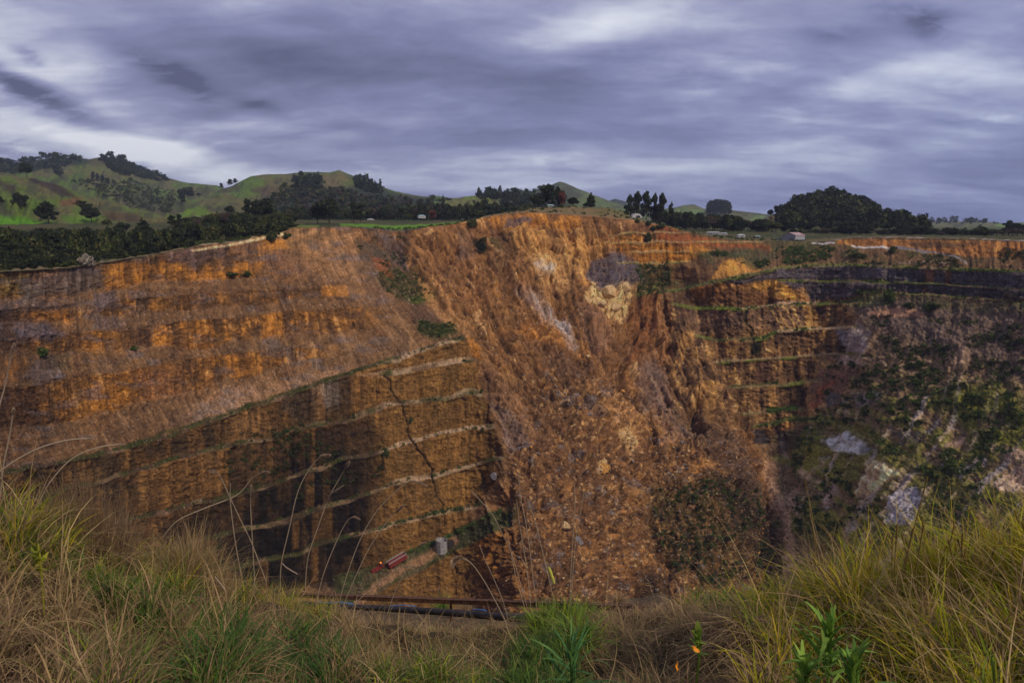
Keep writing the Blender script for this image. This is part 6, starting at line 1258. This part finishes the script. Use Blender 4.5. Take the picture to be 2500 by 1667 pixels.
# short fine brown grass in the dip
G.append(zone(20000, 760, 1750, .6, 1.0, np.vstack([STRAW * .95, PURP * 1.2]), .03, .10, (0, 1.1), (.1, 1.5), .0024)); G.append(zone(9000, 700, 1800, .25, .75, np.vstack([STRAW, GREEN]), .05, .15, (0, 1.2), (.2, 1.6), .0036))
G.append(zone(4200, 1300, 1450, .62, .93, np.vstack([GREEN * 1.2, YEL[3:4]]), .09, .22, (0, .9), (.4, 1.8), .0068, clump=16)); G.append(zone(4500, 1180, 1500, .33, .60, np.vstack([GREEN, DGRN * 1.3]), .08, .2, (0, .9), (.5, 1.8), .0062, clump=24)); G.append(zone(3000, 860, 1200, .34, .52, np.vstack([GREEN * 1.2, YEL[1:2]]), .06, .15, (0, .9), (.4, 1.6), .005, clump=24))
G.append(zone(1500, 1700, 1960, .85, 1.0, np.vstack([GREEN * 1.2, YEL[1:2]]), .10, .24, (0, .9), (.4, 1.7), .0055, clump=10)); G.append(zone(9000, 1480, 1960, .28, .9, np.vstack([PURP * 1.5, STRAW * .9]), .06, .2, (.7, 1.5), (-.2, 1.4), .0032))
# heap of dead grass combed downhill
hx = g3.normal(1860, 90, 6500); hs = np.clip((2.72 + g3.normal(0, .36, 6500) - RN) / (np.interp(hx, kc, rb) - RN), .2, 1); HP = bank(hx, hs); G.append(blades(HP + np.array([0, 0, .005]), g3.uniform(.10, .26, 6500), g3.uniform(.7, 1.3, 6500), g3.uniform(.3, 1.2, 6500), -1.57 + g3.uniform(-.9, .9, 6500), .0036 * g3.uniform(.6, 1.5, 6500), pick(np.vstack([PURP * 1.7, STRAW * 1.0]), 6500)))
# tall yellow grass right
G.append(zone(3500, 2800, 4200, .3, 1.0, np.vstack([YEL, STRAW]), .1, .3, (0, 1.0), (.3, 1.6), .005)); G.append(zone(3500, -1600, -250, .3, 1.0, np.vstack([GREEN, STRAW]), .1, .3, (0, 1.0), (.3, 1.6), .005))
G.append(zone(7000, 1930, 2850, .4, 1.0, YEL, .10, .28, (0, 1.0), (.3, 1.7), .0056, clump=170)); G.append(zone(2800, 2150, 2850, .82, 1.0, YEL * 1.1, .2, .42, (0, .7), (.2, 1.2), .0050, clump=80)); G.append(zone(1500, 2000, 2850, .6, 1.0, STRAW * 1.1, .2, .42, (0, .9), (.1, 1.3), .0036)); G.append(zone(5500, 1900, 2850, .2, .8, np.vstack([GREEN * 1.1, YEL[1:4]]), .08, .2, (0, 1.0), (.4, 1.8), .0058, clump=90))
G.append(zone(600, 1900, 2850, .4, 1.0, STRAW * 1.25, .25, .5, (.2, 1.2), (.2, 1.2), .0040)); G.append(zone(3000, 1850, 2250, .85, 1.0, np.vstack([YEL, GREEN]), .08, .24, (0, .9), (.4, 1.7), .005, clump=30))
# long stray stalks everywhere
G.append(zone(420, -200, 1300, .4, .95, STRAW * 1.2, .18, .42, (.4, 1.4), (.1, 1.0), .0036)); G.append(zone(420, 1200, 2700, .4, .95, STRAW * 1.2, .22, .45, (.4, 1.4), (.1, 1.0), .0042))
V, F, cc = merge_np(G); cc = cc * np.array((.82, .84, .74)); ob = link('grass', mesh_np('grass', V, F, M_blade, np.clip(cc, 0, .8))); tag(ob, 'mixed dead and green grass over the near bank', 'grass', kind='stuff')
print('blade faces', len(F))
# sparse grass on the shelf by the pipe
n = 9000; xs_ = g3.uniform(700, 1780, n); ts = g3.rand(n) ** 1.5; Pq = np.array([shelf(x, float(np.interp(x, kc, rb)) + t * (22 - np.interp(x, kc, rb))) for x, t in zip(xs_, ts)])
V, F, cc = blades(Pq, g3.uniform(.03, .13, n), g3.uniform(0, .9, n), g3.uniform(.1, 1.2, n), g3.uniform(-3.14, 3.14, n), g3.uniform(.003, .009, n), pick(np.vstack([STRAW * .8, PURP, STRAW, GREEN[:1]]), n)); tag(link('shelf_grass', mesh_np('shelf_grass', V, F, M_blade, np.clip(cc, 0, .8))), 'thin dry grass on the shelf around the black pipe', 'grass', kind='stuff')

# ---- pipe, rail, cable
def curve_tube(pts, r, sides=20, res=8):
    P_ = np.array(pts, float); t = np.linspace(0, len(P_) - 1, (len(P_) - 1) * res + 1); i = np.clip(t.astype(int), 0, len(P_) - 2); f = t - i
    def g(k): return P_[np.clip(k, 0, len(P_) - 1)]
    f = f[:, None]; Q = .5 * ((2 * g(i)) + (-g(i - 1) + g(i + 1)) * f + (2 * g(i - 1) - 5 * g(i) + 4 * g(i + 1) - g(i + 2)) * f ** 2 + (-g(i - 1) + 3 * g(i) - 3 * g(i + 1) + g(i + 2)) * f ** 3)
    return tube_np(Q, np.full(len(Q), r) if np.isscalar(r) else np.interp(t, np.arange(len(P_)), r), sides), Q
pp_ = [unproj(x, y, r) for x, y, r in ((740, 1472, 20.5), (800, 1477, 18.6), (930, 1484, 16.2), (1060, 1492, 14.0), (1180, 1501, 12.3), (1300, 1511, 10.9), (1345, 1519, 10.2))]
(v, f), Q = curve_tube(pp_, .072, 24); me = mesh_np('water_pipe', v, f, M_blk, None, True); pipe = empty('water_pipe', (0, 0, 0)); tag(pipe, 'thick black plastic pipe lying beyond the grass at the bottom centre', 'pipe'); link('pipe_wall', me, pipe)
b = bmesh.new(); T = Vector(Q[-1] - Q[-3]).normalized(); cyl(b, .098, 0, .16, 28, Matrix.Translation(Vector(Q[-2])) @ T.to_track_quat('Z', 'Y').to_matrix().to_4x4(), axis='M'); part('coupling', b, M_blk, pipe)
rl = [unproj(x, y, r) for x, y, r in ((700, 1452, 22.), (800, 1456, 20.5), (1100, 1468, 17.), (1400, 1479, 14.), (1700, 1492, 12.), (1860, 1502, 11.))]
re_ = empty('steel_rail'); tag(re_, 'long rusty steel channel running behind the black pipe', 'rail')
b = bmesh.new()
for i in range(len(rl) - 1):
    a_ = Vector(rl[i]); c_ = Vector(rl[i + 1]); dd = (c_ - a_); ln = dd.length; M = Matrix.Translation((a_ + c_) / 2) @ dd.to_track_quat('X', 'Z').to_matrix().to_4x4()
    bmesh.ops.create_cube(b, size=1, matrix=M @ Matrix.Diagonal((ln + .01, .03, .085, 1))); bmesh.ops.create_cube(b, size=1, matrix=M @ Matrix.Translation((0, .045, .052)) @ Matrix.Diagonal((ln + .01, .13, .014, 1))); bmesh.ops.create_cube(b, size=1, matrix=M @ Matrix.Translation((0, .045, -.052)) @ Matrix.Diagonal((ln + .01, .13, .014, 1)))
part('web', b, M_rust, re_)
for i in range(1, len(rl) - 1):
    b = bmesh.new(); a_ = rl[i]; bxm(b, a_[0] - .03, a_[0] + .03, a_[1] + .05, a_[1] + .11, a_[2] - .9, a_[2] - .07); part('post', b, M_rust, re_)
for i, (pts_, lb) in enumerate((([(772, 1468, 17.5), (800, 1470, 17.2), (830, 1469, 16.9), (862, 1474, 16.6)], 'left blue cable piece curling over the pipe'), ([(955, 1478, 15.2), (985, 1476.5, 14.8), (1015, 1479, 14.4)], 'middle blue cable piece touching the pipe'), ([(1155, 1488, 12.3), (1170, 1487, 12.1), (1188, 1490, 11.9)], 'short right blue cable piece on the pipe'))):
    (v, f), Q = curve_tube([unproj(*p) for p in pts_], .011, 8); tag(link('blue_cable', mesh_np('blue_cable', v, f, M_blue, None, True)), lb, 'cable', 'blue cable pieces by the pipe')

# ---- seed stalks
M_stalk = attr_mat('stalk', 40, .2, 0, trans=.2, rough=.8)
def stalk(pts, r0, head, hw, pal, label, group, name='seed_stalk', side=0, w=.0027):
    hw *= 1.7 if name == 'seed_stalk' else 1.5
    """pts: picture positions from tip to foot; head = share of the stalk that carries seed"""
    P_ = [unproj(x, y, r0 + .05 * i) for i, (x, y) in enumerate(pts)]; root = bank_px(pts[-1][0], pts[-1][1] + 25) if pts[-1][1] > 1230 and r0 < 6 else None
    e = empty(name, tuple(P_[-1])); (v, f), Q = curve_tube(P_, w, 5, 8); o = np.array(P_[-1])
    link('stem', mesh_np('stem', v - o, f, M_stalk, np.repeat(np.array([pal[0]]) * .8, len(v), 0), True), e)
    k = max(3, int(len(Q) * head)); nn_ = 360; t = g3.rand(nn_) * k; i = t.astype(int); i = np.clip(i, 0, len(Q) - 2); C0 = Q[i] + (Q[i + 1] - Q[i]) * (t - i)[:, None]
    tng = Q[i] - Q[i + 1]; tng /= np.linalg.norm(tng, axis=1, keepdims=True); d = g3.randn(nn_, 3); d -= (d * tng).sum(1, keepdims=True) * tng; d /= np.linalg.norm(d, axis=1, keepdims=True)
    prof = np.sin(np.clip(t / k, .04, .97) * math.pi) ** .5; rad = hw * prof[:, None]; A = C0; B = C0 + d * rad + tng * hw * 1.5; s = np.cross(tng, d) * hw * .22
    V = np.stack([A - s, B, A + s, A + s * .1], 1).reshape(-1, 3) - o; link('seed_head', mesh_np('seed_head', V, np.arange(4 * nn_).reshape(nn_, 4), M_stalk, np.repeat(pick(np.array(pal), nn_), 4, 0)), e)
    tag(e, label, 'grass stalk', group)
PS = [(.66, .52, .38), (.56, .43, .32), (.75, .60, .46)]; PYS = [(.52, .38, .14), (.60, .45, .2), (.44, .33, .10)]
SG = 'seed stalks standing over the pit'
for pts_, hd, hw, r0, lb in (([(802, 1111), (780, 1117), (755, 1145), (727, 1201), (706, 1290), (687, 1375), (684, 1440)], .22, .0075, 3.6, 'tall stalk whose drooping pale head is the highest left of centre'), ([(852, 1128), (842, 1145), (828, 1169), (802, 1216), (775, 1290), (752, 1360), (745, 1435)], .2, .006, 3.7, 'tall stalk just right of the highest drooping one'),
        ([(838, 1185), (820, 1197), (806, 1207), (800, 1222)], .6, .004, 3.7, 'short side spike halfway up beside the two tall stalks'), ([(514, 1149), (528, 1154), (542, 1172), (564, 1219), (588, 1270), (614, 1324), (650, 1420)], .25, .006, 3.5, 'stalk leaning left with a curved head over the brown wall'), ([(655, 1152), (635, 1155), (614, 1169), (578, 1208), (500, 1240), (434, 1270), (398, 1310)], .2, .006, 3.4, 'long slanting stalk with a pale head pointing right'),
        ([(613, 1185), (612, 1240), (617, 1330), (622, 1430)], .12, .004, 3.6, 'thin upright stalk under the slanting pale head'), ([(1038, 1184), (1020, 1177), (996, 1176), (960, 1205), (916, 1252), (876, 1324), (840, 1425), (822, 1500)], .3, .006, 3.9, 'big arching stalk bending right over the lower wall'), ([(985, 1234), (970, 1247), (952, 1263), (905, 1331), (866, 1411), (833, 1490)], .3, .006, 3.9, 'straight leaning stalk left of the concrete tank'),
        ([(877, 1266), (862, 1262), (845, 1275), (822, 1320), (790, 1400), (770, 1480)], .3, .005, 3.8, 'short curled stalk before the black rock wall'), ([(1039, 1324), (1022, 1334), (1010, 1353), (985, 1404), (963, 1447), (945, 1500)], .25, .005, 4.1, 'small pale stalk ending beside the concrete tank'), ([(1010, 1382), (990, 1383), (960, 1396), (915, 1430), (870, 1470), (850, 1500)], .3, .004, 4.0, 'low arching stalk over the lower road'),
        ([(1106, 1378), (1112, 1366), (1128, 1362), (1145, 1370), (1165, 1392), (1195, 1440), (1240, 1525)], .42, .010, 3.0, 'thick fluffy curled seed head right of the tank'), ([(1151, 1198), (1175, 1224), (1202, 1255), (1230, 1310), (1252, 1360), (1292, 1500)], .2, .003, 4.2, 'thin brown stalk at the left of the centre group'), ([(1265, 1154), (1267, 1180), (1270, 1208), (1288, 1302), (1300, 1400), (1314, 1510)], .3, .0035, 4.2, 'tallest thin stalk of the centre group'),
        ([(1261, 1219), (1270, 1290), (1285, 1382), (1299, 1510)], .2, .003, 4.2, 'second thin stalk of the centre group'), ([(1288, 1221), (1302, 1260), (1314, 1302), (1343, 1425), (1360, 1505)], .25, .003, 4.1, 'right leaning thin stalk of the centre group'), ([(1426, 1198), (1415, 1260), (1404, 1331), (1393, 1480)], .2, .003, 4.1, 'single thin stalk over the boulder field'), ([(1402, 1180), (1403, 1250), (1396, 1350), (1390, 1480)], .15, .0025, 4.2, 'faint stalk beside the single thin one'), ([(1171, 1331), (1185, 1368), (1205, 1411), (1227, 1465), (1240, 1510)], .2, .003, 4.2, 'low thin stalk left of the centre group'),
        ([(1236, 1297), (1248, 1350), (1262, 1420), (1290, 1510)], .2, .003, 4.2, 'short thin stalk inside the centre group'), ([(34, 842), (22, 890), (10, 950), (-20, 1060), (-40, 1200)], .2, .004, 3.0, 'tallest stalk at the left edge crossing the orange wall'), ([(33, 1000), (24, 1060), (8, 1140), (0, 1220)], .15, .004, 3.0, 'lower stalk at the left edge'), ([(224, 1070), (160, 1075), (80, 1100), (0, 1150), (-60, 1210)], .1, .003, 2.9, 'long arching straw from the left edge'), ([(300, 1084), (240, 1092), (175, 1120), (120, 1180), (90, 1240)], .1, .003, 3.1, 'arching straw over the left brown tuft'),
        ([(562, 1181), (563, 1230), (574, 1320), (590, 1410)], .1, .003, 3.5, 'faint upright stalk left of the thin one'), ([(725, 1400), (700, 1385), (690, 1375)], .8, .003, 3.2, 'short broken pale straw'), ([(550, 1440), (535, 1420), (525, 1408)], .8, .003, 2.9, 'short broken pale straw lower left')):
    stalk(pts_, r0, hd, hw, PS, lb, SG)
for i in range(46):
    x = g3.uniform(1950, 2620); yb0 = float(pl(BY, x)) + 30; ty = yb0 - g3.uniform(90, 250); lx = g3.uniform(-70, 70); r0 = float(pl(BR_, x)) - g3.uniform(.1, .7)
    stalk([(x + lx, ty), (x + lx * .75, ty + (yb0 - ty) * .2), (x + lx * .3, ty + (yb0 - ty) * .55), (x, yb0)], r0, g3.uniform(.18, .34), .0035, PYS, 'slender straw coloured seed spike among the yellow grass', 'seed spikes in the yellow grass', 'seed_spike')
stalk([(2264, 1165), (2250, 1220), (2228, 1302), (2207, 1396), (2200, 1450)], 2.8, .12, .003, PYS, 'long straight pale stalk crossing the yellow grass', None, 'seed_spike', w=.0026)
stalk([(1965, 1176), (1972, 1205), (1979, 1237), (1986, 1290), (1990, 1346), (1995, 1430)], 3.2, .1, .003, PYS, 'single pale stalk left of the yellow grass', None, 'seed_spike', w=.002)
# yellow green bottlebrush head
e = empty('foxtail_head', tuple(unproj(1346, 1403, 3.4))); o = unproj(1346, 1403, 3.4); A = unproj(1340, 1384, 3.4); Bq = unproj(1353, 1423, 3.4); Cq = unproj(1366, 1520, 3.5)
(v, f), Q = curve_tube([A, (A * 2 + Bq) / 3, (A + 2 * Bq) / 3, Bq], [.006, .0085, .0085, .006], 12, 6); v = v + (g3.rand(*v.shape) - .5) * .0015; link('seed_head', mesh_np('seed_head', v - o, f, M_stalk, np.repeat(np.array([(.62, .60, .12)]), len(v), 0)), e)
(v, f), Q = curve_tube([Bq, (Bq + Cq) / 2, Cq], .0014, 5, 6); link('stem', mesh_np('stem', v - o, f, M_stalk, np.repeat(np.array([(.3, .22, .12)]), len(v), 0)), e); tag(e, 'bright yellow green bottlebrush seed head right of the centre stalks', 'seed head')
# broad leaved plants
M_bleaf = attr_mat('broad_leaf', 25, .25, .2, .004, rough=.55, trans=.25)
def leafplant(x, y, r, H_, n, Ll, wl, pal, name, label, th=(.3, 1.2), cat='plant'):
    P0 = unproj(x, y, r); e = empty(name, tuple(P0)); nst = 1
    (v, f), Q = curve_tube([(0, 0, -.15), (.01, 0, H_ * .4), (0, .01, H_)], .003, 6); link('stem', mesh_np('stem', v, f, M_bleaf, np.repeat(np.array([pal[0]]), len(v), 0)), e)
    z = np.linspace(.05, 1, n) * H_; az = np.arange(n) * 2.4 + g3.uniform(-.3, .3, n); Pz = np.stack([0 * z, 0 * z, z], -1)
    V, F, cc = blades(Pz, Ll * (1.1 - .45 * z / H_) * g3.uniform(.8, 1.2, n), g3.uniform(*th, n) * (1.15 - .7 * z / H_), g3.uniform(.3, .9, n), az, wl * g3.uniform(.8, 1.2, n), pick(np.array(pal), n), 7)
    link('leaves', mesh_np('leaves', V, F, M_bleaf, np.clip(cc, 0, .8)), e); tag(e, label, cat); return e
LG = [(.19, .34, .05), (.24, .38, .06), (.14, .27, .05)]
leafplant(2015, 1655, 1.75, .15, 34, .12, .014, LG, 'leafy_weed', 'bright green leafy weed with long narrow leaves at the bottom right'); leafplant(1960, 1710, 1.7, .10, 24, .10, .014, LG, 'leafy_weed', 'lower leafy weed left of the bright one at the bottom right'); leafplant(2080, 1705, 1.65, .10, 22, .10, .014, LG, 'leafy_weed', 'lower leafy weed right of the bright one at the bottom right')
leafplant(1395, 1680, 1.9, .12, 26, .17, .010, [(.08, .20, .06), (.12, .25, .07)], 'leafy_weed', 'arching green tussock at the bottom centre', (.2, 1.2)); leafplant(95, 1400, 2.5, .1, 14, .05, .02, [(.30, .30, .03), (.24, .28, .03)], 'leafy_weed', 'small yellow leaved weed at the left')
leafplant(1700, 1600, 1.95, .08, 12, .045, .018, [(.14, .24, .03), (.22, .30, .04)], 'leafy_weed', 'small round leaved weed beside the orange petal')
M_pet = plain_mat('orange_petal', (.85, .30, .015), .5, 0, .2, 20)
for x, y, rot_, lb in ((1697, 1583, .7, 'upper orange petal fallen in the dead grass'), (1651, 1625, 1.5, 'lower orange petal at the bottom edge')):
    b = bmesh.new(); r = 1.85; n = 9; c0 = [b.verts.new((-.017 + .034 * i / n, .006 * math.sin(math.pi * i / n) * (1 + .3 * math.sin(i * 2)), .003 * math.sin(i))) for i in range(n + 1)]; c1 = [b.verts.new((-.017 + .034 * i / n, -.006 * math.sin(math.pi * i / n) - .0005, .004 + .003 * math.cos(i))) for i in range(n + 1)]
    for i in range(n): b.faces.new((c0[i], c0[i + 1], c1[i + 1], c1[i]))
    r_ = bmesh.ops.extrude_face_region(b, geom=b.faces[:]); bmesh.ops.translate(b, verts=[q for q in r_['geom'] if isinstance(q, bmesh.types.BMVert)], vec=(0, 0, .0015))
    o = part('flower_petal', b, M_pet, None); o.location = unproj(x, y, r); o.rotation_euler = (1.2, rot_, .2); tag(o, lb, 'petal')
# pampas tufts on the lip beyond the rail
def pampas(x, y, r, hh_, npl, wd, label, leaves=True, pal=PS):
    P0 = unproj(x, y, r); e = empty('pampas_grass', tuple(P0)); n = 240
    V, F, cc = blades(np.stack([g3.normal(0, wd * .15, n), g3.normal(0, wd * .15, n), np.full(n, -.4)], -1), g3.uniform(.5, 1, n) * hh_ * 1.3 + .3, g3.uniform(.05, .6, n), g3.uniform(.6, 1.9, n), g3.uniform(-3.1, 3.1, n), g3.uniform(.008, .016, n), pick(GREEN * 1.5 if leaves else STRAW, n))
    link('leaves', mesh_np('leaves', V, F, M_blade, np.clip(cc, 0, .8)), e)
    for i in range(npl):
        xx = (i - (npl - 1) / 2) * wd / max(npl - 1, 1) + g3.uniform(-.04, .04); h1 = hh_ * g3.uniform(1.1, 1.7); m = 260; t = g3.rand(m); C0 = np.stack([xx + .05 * t, 0 * t, h1 * .62 + t * h1 * .38], -1); d = g3.randn(m, 3); d[:, 2] = np.abs(d[:, 2]) * 1.5; d /= np.linalg.norm(d, axis=1, keepdims=True)
        Bq = C0 + d * (.055 * np.sin(np.clip(t, .05, .95) * math.pi))[:, None] * hh_ ** .5; s = np.cross(d, (0, 0, 1)) * .012; V = np.stack([C0 - s, Bq, C0 + s, C0], 1).reshape(-1, 3); st, sf = tube_np([(xx * .3, 0, -.3), (xx, 0, h1 * .65)], [.01, .006], 5)
        pl_ = link('plume', mesh_np('plume', V, np.arange(4 * m).reshape(m, 4), M_stalk, np.repeat(pick(np.array([(.60, .40, .24), (.52, .34, .2)]), m), 4, 0)), e); link('stalk', mesh_np('stalk', st, sf, M_stalk, np.repeat(np.array([(.3, .2, .1)]), len(st), 0)), pl_)
    tag(e, label, 'pampas grass')
pampas(1080, 1468, 22, .42, 2, .35, 'green pampas tuft with two tall plumes behind the rail'); pampas(1135, 1470, 21, .22, 5, .55, 'row of five small plumes behind the rail', False)
pampas(1435, 1482, 17, .14, 1, .2, 'single small plume right of the centre', False); pampas(1487, 1486, 16, .14, 3, .25, 'cluster of three small plumes right of the single one', False); pampas(1580, 1492, 14, .14, 2, .14, 'pair of small plumes near the green tuft', False); pampas(1510, 1440, 15, .1, 1, .1, 'one tiny plume standing higher over the debris', False)

# ================================================================== air
HZ = bpy.data.meshes.new('haze'); bm = bmesh.new(); bmesh.ops.create_cube(bm, size=1, matrix=Matrix.Translation((0, 3500, 120)) @ Matrix.Diagonal((17000, 8000, 900, 1))); bm.to_mesh(HZ); bm.free()
hz_m = bpy.data.materials.new('haze'); hz_m.use_nodes = True; hn = hz_m.node_tree; hn.nodes.remove(hn.nodes['Principled BSDF']); pv = hn.nodes.new('ShaderNodeVolumePrincipled'); pv.inputs['Color'].default_value = (.62, .72, 1.0, 1); pv.inputs['Density'].default_value = .00006; pv.inputs['Anisotropy'].default_value = .2
hn.links.new(pv.outputs[0], hn.nodes['Material Output'].inputs['Volume']); HZ.materials.append(hz_m); hz = link('haze', HZ); tag(hz, kind='stuff'); hz['label'] = 'thin blue haze over the distant hills'; hz['category'] = 'haze'
